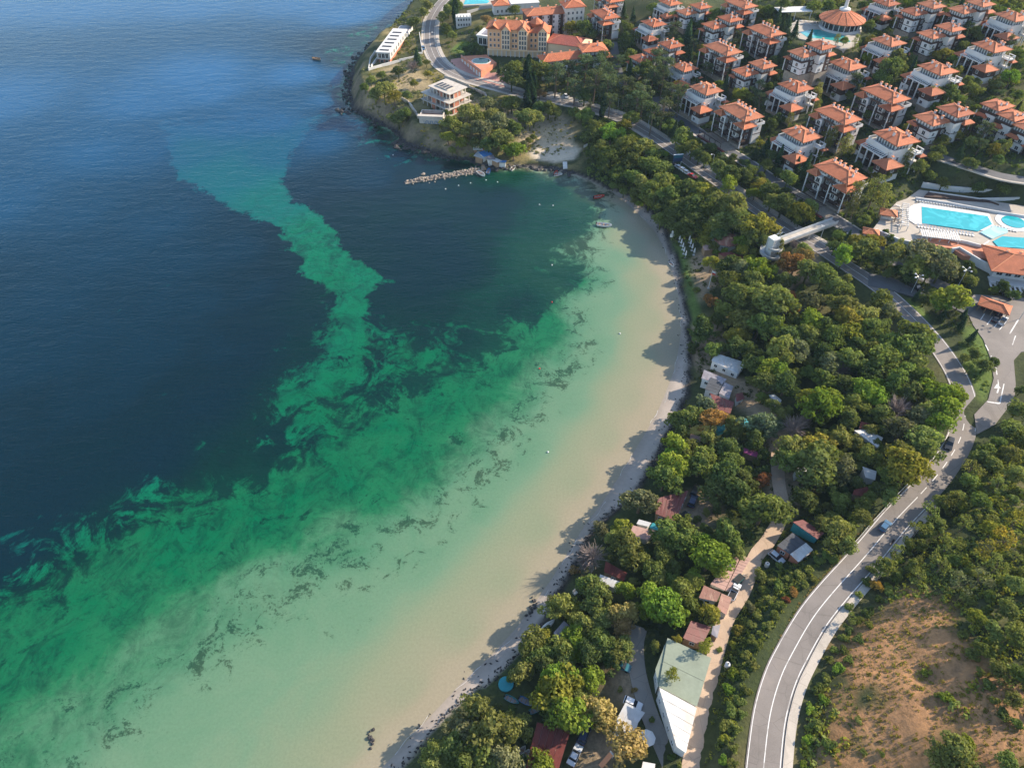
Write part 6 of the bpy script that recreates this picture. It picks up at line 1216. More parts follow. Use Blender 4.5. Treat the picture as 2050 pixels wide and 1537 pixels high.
    # tarpaulin-covered fishing shacks at the jetty root
    for i, (a, c, m, s, lab) in enumerate(((957, 296, 'canvas', 2.0, 'white tarpaulin shack, uppermost on the rocks above the jetty'), (972, 308, 'blue', 2.2, 'blue tarpaulin shack in the middle of the huts above the jetty'), (962, 311, 'whitemetal', 2.4, 'white sheet-roofed shack left of the blue one above the jetty'), (982, 316, 'greysheet', 2.0, 'grey sheet shack right of the blue one above the jetty'), (994, 322, 'canvas', 1.8, 'white shack nearest the water above the jetty'), (1006, 324, 'blue', 1.5, 'small blue shack farthest right above the jetty'))):
        g = hit(a, c, 2); t = thing('fishing_shack', lab, 'shack', tuple(g), i * .6, 'fishing shacks above the jetty'); MB().box(-s, -s * .7, -1, s, s * .7, 1.9).obj('wall', 'offwhite' if i % 2 else 'wood', t); b = MB(); b.add([(-s - .3, -s, 1.9), (s + .3, -s, 1.9), (s + .3, s, 2.5), (-s - .3, s, 2.5), (-s - .3, -s, 2.0), (s + .3, -s, 2.0), (s + .3, s, 2.6), (-s - .3, s, 2.6)], [(0, 3, 2, 1), (4, 5, 6, 7), (0, 1, 5, 4), (1, 2, 6, 5), (2, 3, 7, 6), (3, 0, 4, 7)]); b.obj('roof', m, t); MB().box(-.4, -s * .7 - .04, 0, .4, -s * .7, 1.7).obj('door', 'darkgreen', t); EX.append((g[0], g[1], 2.5))
    A, B = atz(966, 330, .8), atz(972, 341, .8); d = B - A; t = thing('landing_stage', 'short timber landing stage beside the moored boats', 'landing stage', (A[0], A[1], .7), math.atan2(d[1], d[0])); L = float(np.hypot(d[0], d[1]))
    for i in range(int(L / .5)): MB().box(i * .5, -.7, 0, i * .5 + .44, .7, .07).obj('plank', 'wood', t)
    for x in (.3, L / 2, L - .3):
        for y in (-.6, .6): MB().cbox(x, y, -1.6, .16, .16, 1.6).obj('pile', 'wood', t)
    g = hit(1131, 330); t = thing('concrete_slipway', 'small white concrete landing steps at the head of the bay', 'landing steps', tuple(g), R(-90)); 
    for i in range(4): MB().box(-1 + i * 1.0, -1.0, -1.5, 0 + i * 1.0, 1.0, 1.0 - i * .3).obj('step', 'white', t)
    for (a, c, lab, m, sz) in ((1456, 1332, 'white water tank beside the dirt track', 'white', 1.0), (1535, 1131, 'small white boiler tank beside the silver car', 'white', .9), (1478, 1161, 'dark green trailer box behind the white pickup', 'darkgreen', 1.5), (1369, 1033, 'dark green box trailer beside the red-roofed beach cabin', 'darkgreen', 1.3), (1360, 448, 'blue beach tent in the trees above the parasols', 'blue', 1.3), (1346, 471, 'white stone statue on a pedestal at the beach steps', 'white', .7), (1213, 1522, 'orange plastic slide at the bottom edge', 'ridge', 1.3), (1172, 296, 'small white notice board by the sand clearing', 'white', .6), (1098, 1249, 'white upturned boat on the sand by the blue grey shed', 'white', 1.0), (1151, 1186, 'stacked white chairs by the beach under olive trees', 'white', .9)):
        g = hit(a, c, .5); nm = {'tank': 'water_tank', 'box': 'trailer', 'trailer': 'trailer', 'tent': 'beach_tent', 'statue': 'statue', 'slide': 'slide', 'board': 'notice_board', 'boat': 'upturned_boat', 'chairs': 'chair_stack'}[[k for k in ('trailer', 'tank', 'tent', 'statue', 'slide', 'board', 'boat', 'chairs') if k in lab][0]]
        t = thing(nm, lab, nm.replace('_', ' '), tuple(g), .7)
        if nm == 'water_tank': MB().lathe([(.5 * sz, 0), (.62 * sz, .1), (.62 * sz, 1.3), (.3 * sz, 1.55)], 0, 0, 12).obj('tank_body', m, t); MB().lathe([(.18, 1.5), (.18, 1.65)], 0, 0, 8).obj('lid', 'black', t)
        elif nm == 'trailer':
            MB().box(-sz, -.8, .4, sz, .8, 1.2).obj('box', m, t); MB().box(-sz + .1, -.7, 1.2, sz - .1, .7, 1.25).obj('cover', 'black', t); MB().tube([(sz, 0, .45), (sz + 1, 0, .45)], .06, .06, 6).obj('drawbar', 'steel', t)
            for y in (-.9, .9): MB().cbox(0, y, 0, .6, .18, .6).obj('wheel', 'black', t)
        elif nm == 'beach_tent': MB().add([(-sz, -sz, 0), (sz, -sz, 0), (sz, sz, 0), (-sz, sz, 0), (0, -sz * .6, 1.9), (0, sz * .6, 1.9)], [(0, 1, 4), (1, 2, 5, 4), (2, 3, 5), (3, 0, 4, 5)]).obj('canvas', m, t); MB().box(-.4, -sz - .02, 0, .4, -sz * .8, 1.0).obj('entrance', 'canvas', t)
        elif nm == 'statue': MB().cbox(0, 0, -.3, 1.3, 1.3, 1.3).obj('pedestal', 'offwhite', t); MB().lathe([(.3, 1.0), (.42, 1.5), (.5, 2.0), (.35, 2.5), (.2, 2.6), (.26, 2.85), (.1, 3.05)], 0, 0, 10).obj('figure', m, t)
        elif nm == 'slide': MB().add([(-1.6, -.5, .1), (1.4, -.5, 1.7), (1.4, .5, 1.7), (-1.6, .5, .1), (-1.6, -.5, .3), (1.4, -.5, 1.9), (1.4, .5, 1.9), (-1.6, .5, .3)], [(0, 3, 2, 1), (4, 5, 6, 7), (0, 1, 5, 4), (1, 2, 6, 5), (2, 3, 7, 6), (3, 0, 4, 7)]).obj('chute', m, t); MB().box(1.4, -.5, 0, 1.6, .5, 2.4).obj('ladder', 'steel', t)
        elif nm == 'notice_board': MB().box(-1.2, -.06, .8, 1.2, .06, 2.2).obj('panel', m, t); MB().cbox(-1, .1, 0, .1, .1, 2.2).obj('post', 'wood', t); MB().cbox(1, .1, 0, .1, .1, 2.2).obj('post', 'wood', t)
        elif nm == 'upturned_boat':
            b = MB(); st = [(-2, .5), (-1, .75), (0.2, .8), (1.3, .5), (2, .05)]; V = []
            for x, w_ in st: V += [(x, -w_, 0), (x, -w_ * .6, .5), (x, w_ * .6, .5), (x, w_, 0)]
            b.add(V, [f for i in range(4) for f in ((4 * i, 4 * i + 4, 4 * i + 5, 4 * i + 1), (4 * i + 1, 4 * i + 5, 4 * i + 6, 4 * i + 2), (4 * i + 2, 4 * i + 6, 4 * i + 7, 4 * i + 3))] + [(0, 1, 2, 3)]); b.obj('hull', m, t); MB().box(-1.8, -.03, .5, 1.7, .03, .56).obj('keel', 'wood', t)
        else:
            for k in range(4): MB().box(-.5 + k * .04, -.5, .4 + k * .1, .5, .5, .46 + k * .1).obj('seat', m, t)
            MB().box(-.5, .4, .4, .5, .5, 1.4).obj('backrest', m, t)
small_things()
# ---------------------------------------------------------------- trees and undergrowth
def leafmat(name, col, trans=.36, var=.38):
    t = NT(name); oi = t.n('ShaderNodeObjectInfo').outputs['Random']; a = t.n('ShaderNodeAttribute', attribute_name='tint').outputs['Fac']
    k = t.math('ADD', t.math('MULTIPLY', a, var * 2), 1 - var); k = t.math('MULTIPLY', k, t.math('ADD', t.math('MULTIPLY', oi, .5), .75))
    hs = t.n('ShaderNodeHueSaturation'); t.l(t.math('ADD', t.math('MULTIPLY', t.math('FRACT', t.math('MULTIPLY', oi, 7.3)), .05), .475), hs.inputs['Hue']); t.l(k, hs.inputs['Value']); hs.inputs['Color'].default_value = (*col, 1)
    d = t.n('ShaderNodeBsdfDiffuse'); t.l(hs.outputs[0], d.inputs[0]); tr = t.n('ShaderNodeBsdfTranslucent'); t.l(t.mix(1.0, hs.outputs[0], (1.15, 1.25, .6), 'MULTIPLY'), tr.inputs[0])
    mx = t.n('ShaderNodeMixShader'); mx.inputs[0].default_value = trans; t.l(d.outputs[0], mx.inputs[1]); t.l(tr.outputs[0], mx.inputs[2]); t.l(mx.outputs[0], t.out.inputs[0]); return t.m
LEAF = {k: leafmat('leaves_' + k, c) for k, c in dict(dark=(.096, .124, .040), mid=(.152, .180, .048), olive=(.178, .196, .058), bright=(.178, .235, .036), yelgreen=(.235, .225, .040), yellow=(.36, .26, .045), greyolive=(.165, .172, .085), tan=(.30, .215, .085), rust=(.27, .125, .050),
    pine=(.085, .108, .055), spruce=(.055, .090, .044), birch=(.21, .205, .068), bluegreen=(.135, .17, .098), cypress=(.030, .055, .026), bare=(.2, .155, .125)).items()}
LEAF['core'] = leafmat('inner_foliage', (.016, .026, .010), .0, .1)
ADJ = dict(dark='dark green', mid='green', olive='olive green', bright='bright green', yelgreen='yellow green', yellow='golden yellow', greyolive='grey olive', tan='tan brown', rust='rust orange', pine='dark', spruce='dark', birch='pale yellowish', bluegreen='blue green', cypress='dark', bare='bare greyish')
def quads(P, N, size, g, tint, jit=.55, asp=1.5):
    n = len(P); N = N + g.normal(0, jit, (n, 3)); N /= np.linalg.norm(N, axis=1)[:, None] + 1e-9
    U = np.cross(N, g.normal(0, 1, (n, 3))); U /= np.linalg.norm(U, axis=1)[:, None] + 1e-9; W_2 = np.cross(N, U); s = size * g.uniform(.6, 1.35, (n, 1))
    U = U * s * asp * .5; W2 = W_2 * s * .5
    V = np.stack([P - U * .9, P - W2 + U * .1, P + U, P + W2 + U * .1], 1).reshape(-1, 3); return V, np.repeat(tint, 4)
def sphere_pts(n, g):
    v = g.normal(0, 1, (n, 3)); return v / np.linalg.norm(v, axis=1)[:, None]
def crown_mesh(name, blobs, per, size, g, flat=1.0, jit=.55):
    VV = []; TT = []
    for (c, r, zs) in blobs:
        n = max(20, int(per * (r / .35) ** 2)); S = sphere_pts(n, g); S[:, 2] = np.where((S[:, 2] < -.2) & (g.random(n) < .65), -S[:, 2], S[:, 2]); rad = r * (1 - .35 * g.random((n, 1)) ** 2.2); P = np.array(c) + S * rad * np.array([1, 1, zs]); tb = g.uniform(.25, .75)
        V, T = quads(P, S * np.array([1, 1, 1 / zs]), size, g, np.clip(tb + g.normal(0, .16, n), 0, 1), jit); VV.append(V); TT.append(T)
    V = np.concatenate(VV); T = np.concatenate(TT); me = npmesh(name, V, np.arange(len(V)).reshape(-1, 4), False); setattr_f(me, 'tint', T); me.materials.append(LEAF['mid']); return me
def limbs(h, r0, tips, m='bark', lean=0.0):
    b = MB(); b.tube([(0, 0, -.08), (lean * .3, 0, h * .5), (lean, 0, h)], r0, r0 * .45, 7)
    for t_ in tips: b.tube([(lean * .5, 0, h * .62), ((t_[0] + lean) * .55, t_[1] * .55, (h * .62 + t_[2]) * .55), t_], r0 * .42, r0 * .12, 5)
    me = b.mesh('trunk'); me.materials.append(M[m]); return me
TREE = {}
def make_trees():
    g = np.random.default_rng(21)
    V = []
    for k in range(8):                                     # round broadleaved crowns, uneven, with gaps
        bl = []; nb = 26 + k % 4 * 4; lob = g.uniform(0, 6.28); 
        for i in range(nb):
            d = sphere_pts(1, g)[0]; d[2] = abs(d[2]) * 1.0 - .25; rr = g.uniform(.40, .86) * (1 + .24 * math.sin(2 * math.atan2(d[1], d[0]) + lob)); bl.append(((d[0] * rr, d[1] * rr, 1.02 + d[2] * .78 * (.7 + .3 * g.random())), g.uniform(.15, .36), .85))
        bl += [((0, 0, 1.0), .52, .8)]; cr = crown_mesh('crown', bl, 92, .105, g); V.append((cr, limbs(1.05, .075, [b[0] for b in bl[:5]])))
    TREE['broad'] = V; V = []
    for k in range(4):                                     # birches: tall loose drooping crowns
        bl = []
        for i in range(26):
            t_ = g.random(); rr = .75 * math.sin(math.pi * (.12 + .86 * t_)) ** .8 * g.uniform(.3, .9); a = g.random() * 6.28; bl.append(((rr * math.cos(a), rr * math.sin(a), .7 + 2.0 * t_), g.uniform(.17, .28), 1.5))
        V.append((crown_mesh('crown', bl, 95, .085, g, jit=.8), limbs(2.3, .055, [b[0] for b in bl[:4]])))
    TREE['birch'] = V; V = []
    for k in range(5):                                     # pines: flat irregular plates of needles over a visible trunk
        bl = []
        for i in range(24):
            t_ = g.random(); rr = g.uniform(.25, .85) * (1 - .45 * t_); a = g.random() * 6.28; bl.append(((rr * math.cos(a), rr * math.sin(a), 1.0 + 1.25 * t_), g.uniform(.18, .32), .55))
        V.append((crown_mesh('crown', bl, 110, .075, g, jit=.9), limbs(2.1, .065, [b[0] for b in bl[:7]])))
    TREE['pine'] = V; V = []
    for k in range(3):                                     # spruces: layered cones
        P = []; N = []
        for i in range(2600):
            t_ = g.random() ** .75; lay = math.floor(t_ * 11) / 11; rr = (1 - lay) * (.25 + .75 * (1 - (t_ * 11 - math.floor(t_ * 11)))) * g.uniform(.55, 1.0) * (1 + .1 * math.sin(i)); a = g.random() * 6.28; P.append((rr * math.cos(a), rr * math.sin(a), .25 + 2.9 * t_ - .1 * rr)); N.append((math.cos(a) * .6, math.sin(a) * .6, .8))
        Vv, T = quads(np.array(P), np.array(N), .13, g, g.random(2600)); me = npmesh('crown', Vv, np.arange(len(Vv)).reshape(-1, 4), False); setattr_f(me, 'tint', T); me.materials.append(LEAF['spruce']); V.append((me, limbs(2.2, .06, [])))
    TREE['spruce'] = V; V = []
    for k in range(3):                                     # cypress columns
        n = 2000; t_ = g.random(n); a = g.random(n) * 6.28; rr = np.sin(np.pi * (.10 + .88 * t_)) ** .6 * (1 - .25 * t_) * (.72 + .28 * np.sin(a * 3 + t_ * 9)) * g.uniform(.7, 1, n); P = np.stack([rr * np.cos(a), rr * np.sin(a), .2 + 6.2 * t_], 1); N = np.stack([np.cos(a), np.sin(a), np.full(n, .5)], 1); Vv, T = quads(P, N, .26, g, g.random(n), .4, 2.2); me = npmesh('crown', Vv, np.arange(len(Vv)).reshape(-1, 4), False); setattr_f(me, 'tint', T); me.materials.append(LEAF['cypress']); V.append((me, limbs(1.0, .2, [])))
    TREE['cypress'] = V; V = []
    for k in range(3):                                     # leafless trees: fans of twigs
        b = MB(); rr = random.Random(k)
        for i in range(95):
            a = rr.random() * 6.28; e = rr.uniform(.15, 1.3); L = rr.uniform(.6, 1.05); p0 = (0, 0, rr.uniform(.35, .8)); p2 = (L * math.cos(a) * math.cos(e), L * math.sin(a) * math.cos(e), .75 + L * math.sin(e)); p1 = tuple((u + v) / 2 + rr.uniform(-.1, .1) for u, v in zip(p0, p2)); b.tube([p0, p1, p2], .022, .008, 3)
            for q in range(4): d_ = [rr.gauss(0, .16) for _ in range(3)]; b.tube([p1, tuple(u + v + w_ for u, v, w_ in zip(p1, d_, [(c - a_) * .3 for c, a_ in zip(p2, p1)]))], .010, .005, 3)
        me = b.mesh('twigs'); me.materials.append(M['twig']); V.append((me, limbs(.8, .06, [], 'twig')))
    TREE['bare'] = V; V = []
    for k in range(6):                                     # shrubs
        bl = []
        for i in range(9):
            a = g.random() * 6.28; rr = g.uniform(.1, .62); bl.append(((rr * math.cos(a), rr * math.sin(a), g.uniform(.25, .62)), g.uniform(.24, .42), .8))
        V.append((crown_mesh('foliage', bl, 62, .17, g), limbs(.4, .05, [])))
    TREE['shrub'] = V; V = []
    for k in range(2):                                     # thin-crowned tree of the slope, seen through
        bl = []
        for i in range(16): d = sphere_pts(1, g)[0]; d[2] = abs(d[2]); rr = g.uniform(.4, .9); bl.append(((d[0] * rr, d[1] * rr, 1.0 + d[2] * .6), g.uniform(.16, .3), .8))
        V.append((crown_mesh('crown', bl, 60, .09, g, jit=1.0), limbs(1.1, .05, [b[0] for b in bl[:8]])))
    TREE['thin'] = V
make_trees()
CY = dict(broad=1.15, birch=1.5, pine=1.5, spruce=1.3, cypress=2.6, bare=1.0, shrub=.45, thin=1.15)
NM = dict(broad='broadleaf_tree', birch='birch_tree', pine='pine_tree', spruce='spruce_tree', cypress='cypress_tree', bare='bare_tree', shrub='shrub', thin='sparse_tree')
NOUN = dict(broad='broadleaf tree', birch='birch', pine='pine', spruce='spruce', cypress='cypress', bare='leafless tree', shrub='shrub', thin='sparse tree')
TR = []                                                   # (x, y, r, kind, colour)
def plant(px, py, rpx, colr):
    kind = {'birch': 'birch', 'pine': 'pine', 'spruce': 'spruce', 'cypress': 'cypress', 'bare': 'bare'}.get(colr, 'broad')
    if ':' in colr: kind, colr = colr.split(':')
    r = 3.0
    for _ in range(4):
        g = hit(px, py, CY[kind] * r); depth = g[1] * _c + (CAM_H - g[2] - CY[kind] * r) * _s; r = rpx * 1.16 * depth / FPX
    TR.append([g[0], g[1], r, kind, colr])
def T(s):
    for q in s.split(';'):
        f = q.split()
        if len(f) >= 4: plant(float(f[0]), float(f[1]), float(f[2]), f[3])
        elif f: raise ValueError(q)
# beach edge and campsite, bottom
T('''1046 1344 22 olive;960 1426 36 olive;937 1460 36 greyolive;991 1464 42 olive;1039 1447 28 olive;913 1491 32 olive;964 1505 35 mid;1005 1518 30 greyolive;1070 1478 16 olive;1080 1528 25 bright;880 1505 28 mid;870 1530 30 olive;925 1530 34 mid;
1124 1385 40 yelgreen;1141 1432 40 bright;1117 1358 32 bright;1189 1358 26 bright;1199 1424 38 tan;1212 1444 26 tan;1254 1493 42 tan;1150 1400 30 mid;1110 1410 30 mid;1100 1380 26 bright;1160 1370 26 mid;
1178 1166 24 mid;1196 1186 28 olive;1121 1215 28 mid;1134 1204 16 yellow;1108 1204 16 olive;1152 1222 22 yelgreen;1191 1209 30 olive;1245 1226 27 tan;1248 1251 22 tan;1253 1183 20 bright;1323 1212 44 bright;1303 1192 28 bright;1345 1228 28 bright;1300 1222 26 bright;1367 1184 28 mid;1380 1210 20 mid;1390 1166 20 mid;
1418 1227 23 yelgreen;1351 1287 13 birch:yelgreen;1414 1294 20 birch:yelgreen;1341 1358 20 birch:yelgreen;1312 1292 12 mid;1067 1285 28 mid;1085 1275 20 yelgreen;1124 1297 24 mid;1150 1283 26 bright;1207 1282 32 mid;1232 1297 28 mid;1253 1297 22 olive;1222 1312 24 dark;1168 1245 28 mid;1207 1240 24 olive;1145 1310 22 bright;1181 1307 28 dark;1160 1262 24 bright;
1100 1305 22 mid;1090 1330 22 dark;1130 1330 24 dark;1075 1310 22 mid;1060 1310 18 dark;
1282 1002 32 greyolive;1331 956 32 mid;1355 929 32 bright;1402 929 30 mid;1375 913 26 mid;1460 915 28 mid;1454 951 40 dark;1487 958 32 dark;1437 979 30 dark;1528 1020 40 mid;1478 988 32 dark;1530 962 19 rust;1457 1066 30 mid;1345 1068 34 mid;1375 1086 32 mid;1370 1060 28 mid;1422 1113 40 bright;1405 1092 28 bright;1440 1085 22 mid;1432 1135 22 bright;
1244 1049 18 yelgreen;1203 1058 18 greyolive;1258 1095 32 olive;1232 1078 22 olive;1185 1112 28 bare;1170 1128 18 bare;1308 1146 26 mid;1349 1134 16 olive;1390 1154 20 bright;1285 1120 22 mid;1330 1110 24 mid;1320 1160 20 olive;1345 1160 18 mid;
1644 917 42 olive;1689 931 30 greyolive;1668 940 26 olive;1589 923 28 mid;1568 912 22 mid;1612 997 26 dark;1624 993 13 yelgreen;1671 1066 30 olive;1642 1046 18 olive;1691 1087 24 olive;1682 1000 20 mid;1723 1034 20 olive;1522 1151 14 olive;1501 1212 11 greyolive;1700 1060 16 olive''')
# campsite, middle
T('''1386 833 28 olive;1352 837 20 mid;1364 864 20 dark;1413 808 20 bluegreen;1400 818 14 bluegreen;1428 842 25 rust;1469 850 22 olive;1523 847 30 bluegreen;1552 847 16 bluegreen;1540 862 20 bluegreen;1513 876 24 dark;1420 876 20 olive;1459 896 26 dark;1357 899 28 bright;1345 915 24 bright;1406 918 28 mid;1385 890 18 olive;1591 852 28 bare;1610 842 20 bare;1635 811 38 bright;1620 800 26 yelgreen;1662 796 28 bright;1701 838 24 olive;1684 876 24 olive;1640 888 28 yelgreen;1591 894 26 olive;
1567 698 32 mid;1598 701 26 greyolive;1542 735 26 bright;1560 740 20 bright;1628 679 24 olive;1574 766 28 dark;1530 764 26 dark;1664 727 30 greyolive;1680 735 22 bare;1703 723 28 olive;1645 757 28 mid;1732 782 28 bright;1750 775 22 bright;1713 806 24 mid;1428 701 20 mid;1444 694 14 olive;1408 652 26 dark;1400 670 20 dark;1476 672 20 yelgreen;1474 691 24 dark;1386 696 12 dark;1500 700 22 dark;1510 730 24 dark;1520 650 28 mid;1490 640 30 olive;1450 620 22 mid;1440 640 18 dark;
1772 723 34 mid;1800 696 34 mid;1829 717 34 olive;1846 691 34 olive;1872 717 34 olive;1898 728 28 olive;1903 754 26 olive;1880 783 34 bright;1910 785 24 bright;1900 820 30 bright;1863 820 28 mid;1886 843 28 bright;1760 792 26 bright;1795 817 28 bare;1810 808 20 bare;1806 857 30 greyolive;1849 872 32 olive;1855 898 26 olive;1806 908 30 olive;1811 940 42 yelgreen;1783 948 26 mid;1841 935 22 yelgreen;1737 908 22 mid;1783 991 20 olive;1766 982 18 dark;1825 780 28 dark;1790 760 30 mid;1840 830 26 greyolive;1820 745 28 mid;1740 745 28 dark;1850 765 28 mid;1690 770 26 dark;1650 830 22 dark;1770 830 24 olive;1745 860 16 olive;1830 905 20 mid;1760 920 18 mid''')
# wood north of the campsite
T('''1672 525 34 mid;1690 512 24 bright;1650 549 28 mid;1618 540 26 olive;1594 522 26 rust;1610 512 18 tan;1570 530 16 rust;1524 535 28 bright;1511 560 22 olive;1677 573 24 olive;1626 602 26 greyolive;1583 591 13 rust;1588 618 11 rust;1538 605 40 olive;1553 592 28 olive;1516 597 26 olive;1733 576 34 mid;1763 600 26 mid;1693 610 28 olive;1672 605 20 olive;1736 632 30 olive;1771 624 24 greyolive;1623 637 30 bright;1591 645 20 mid;1698 637 28 yelgreen;1554 648 32 mid;1817 648 38 greyolive;1849 645 30 bluegreen;1830 672 32 mid;1784 680 28 mid;1672 675 28 mid;1704 664 28 yelgreen;1741 659 28 mid;1580 670 26 dark;1610 665 24 mid;1650 650 24 dark;1760 655 24 dark;1715 690 28 dark;1650 705 26 dark;1745 700 28 mid;1780 710 24 dark;
1420 457 20 yelgreen;1413 475 14 yelgreen;1442 444 24 olive;1486 483 16 bright;1488 499 15 yelgreen;1424 527 17 yelgreen;1462 529 24 dark;1488 538 24 greyolive;1464 560 24 mid;1506 564 22 olive;1420 597 13 rust;1432 605 10 rust;1479 595 28 olive;1560 497 12 birch;1519 441 28 yelgreen;1475 435 26 olive;1543 457 18 yelgreen;1468 415 30 olive;1424 415 30 mid;1380 417 28 dark;1347 435 22 dark;1323 439 18 olive;1391 446 26 dark;1365 459 20 dark;1440 470 18 dark;1510 470 20 olive;1495 455 22 olive;1530 480 16 dark;1480 550 20 dark;1590 490 14 bare;1610 498 16 olive;1575 560 20 dark''')
T('''1327 363 24 mid;1343 390 26 mid;1375 377 26 olive;1407 382 22 yelgreen;1429 355 26 bright;1450 380 28 yelgreen;1462 365 20 bright;1434 404 30 olive;1482 393 18 yelgreen;1391 414 28 dark;1359 420 24 mid;1520 368 18 yelgreen;1512 385 14 bright;1461 348 22 dark;1440 335 20 dark;1539 382 24 dark;1568 406 26 dark;1604 424 21 yelgreen;1616 430 14 yellow;1622 412 18 olive;1684 404 8 yellow;1690 396 7 yellow;1705 401 22 birch;1712 415 16 birch;1751 385 24 birch;1772 398 20 birch;1732 441 13 mid;1423 294 12 dark;1386 296 20 mid;1367 272 22 mid;1400 310 16 dark;1362 300 14 mid;1412 318 16 mid;1490 350 18 dark;1505 340 14 mid;1545 400 20 mid;1590 425 18 dark;1600 441 12 dark;
1172 230 18 mid;1195 257 24 mid;1224 265 24 bright;1248 251 15 yelgreen;1254 295 26 mid;1224 309 24 mid;1265 324 24 dark;1201 295 20 olive;1236 347 18 mid;1268 353 20 mid;1232 270 18 bright;1288 295 22 olive;1259 285 20 mid;1300 330 24 mid;1305 380 24 mid;1285 365 20 olive;1310 310 18 mid;1325 335 20 olive;1180 270 14 olive;1210 330 16 dark;1330 410 20 dark;1300 400 18 mid;1270 385 14 mid;1275 305 16 tan;1150 225 14 mid''')
# pines and cypresses below the resort
T('''1137 141 24 pine;1171 139 24 pine;1200 139 22 pine;1227 153 20 pine;1112 158 22 pine;1151 173 22 pine;1190 168 24 pine;1215 180 24 pine;1249 178 24 pine;1288 192 26 pine;1276 207 24 pine;1327 222 24 pine;1305 236 22 pine;1256 209 20 pine;1220 209 18 pine;1080 141 22 mid;1029 139 22 mid;1024 158 20 dark;1052 152 9 cypress;1060 150 8 cypress;1056 196 10 cypress;1066 192 9 cypress;1080 185 12 tan;1183 213 9 birch;1206 215 7 cypress;1315 117 22 pine;1324 139 24 pine;1290 139 22 mid;1305 153 24 pine;1327 161 22 pine;1263 148 12 spruce;1207 68 9 birch;1215 92 16 olive;1212 119 18 pine;1171 58 20 mid;1146 51 16 yelgreen;1185 70 14 dark;1278 70 13 olive;1256 80 18 dark;1310 74 14 mid;1349 56 18 pine;1415 139 16 pine;1456 141 12 pine;1485 187 18 yelgreen;1439 168 9 bright;1395 158 13 dark;1434 30 16 mid;1341 26 15 dark;1310 16 13 mid;1268 34 9 spruce;1249 22 9 spruce;1100 145 20 dark;1062 170 18 dark;1170 190 18 dark;1235 225 18 dark;1265 235 16 mid;1340 250 16 mid;1350 262 12 spruce;1345 190 20 pine;1360 205 18 pine;1365 180 16 pine;1240 120 14 pine;1262 110 16 mid;1275 125 16 dark;1225 60 12 mid''')
# promontory scrub
T('''1024 204 18 mid;1061 236 20 olive;1098 217 18 mid;1112 224 14 mid;768 178 22 olive;750 189 16 olive;788 192 15 yelgreen;797 236 18 dark;812 226 14 mid;902 245 18 mid;897 274 14 yelgreen;923 283 14 yelgreen;940 224 22 olive;973 207 18 greyolive;961 257 22 greyolive;996 245 24 greyolive;1002 274 22 olive;984 265 15 yelgreen;1025 254 18 mid;1052 233 20 olive;1069 233 18 olive;1028 299 19 bright;1042 296 12 bright;978 289 18 dark;1017 210 16 mid;826 131 12 bare;835 116 11 spruce;797 142 12 dark;853 125 8 mid;856 148 8 yelgreen;742 160 10 olive;730 175 10 mid;765 150 10 mid;830 165 9 yelgreen;815 190 10 olive;1080 215 16 dark;985 230 18 olive;950 285 14 dark;1010 290 12 mid;930 260 16 olive;960 235 18 mid;895 225 8 mid;
894 58 13 dark;911 28 7 cypress;914 24 6 cypress;885 34 13 mid;897 20 13 olive;914 10 14 mid;832 43 12 dark;823 46 11 olive;856 11 11 olive;943 96 9 dark;952 93 10 dark;932 99 9 dark;962 98 9 dark;1011 49 13 mid;1031 20 13 mid;973 37 11 tan;848 24 10 olive;1050 60 10 olive;985 48 10 olive;960 60 10 olive;1075 30 9 mid;905 70 10 olive;1000 140 8 spruce;1120 50 9 yelgreen''')
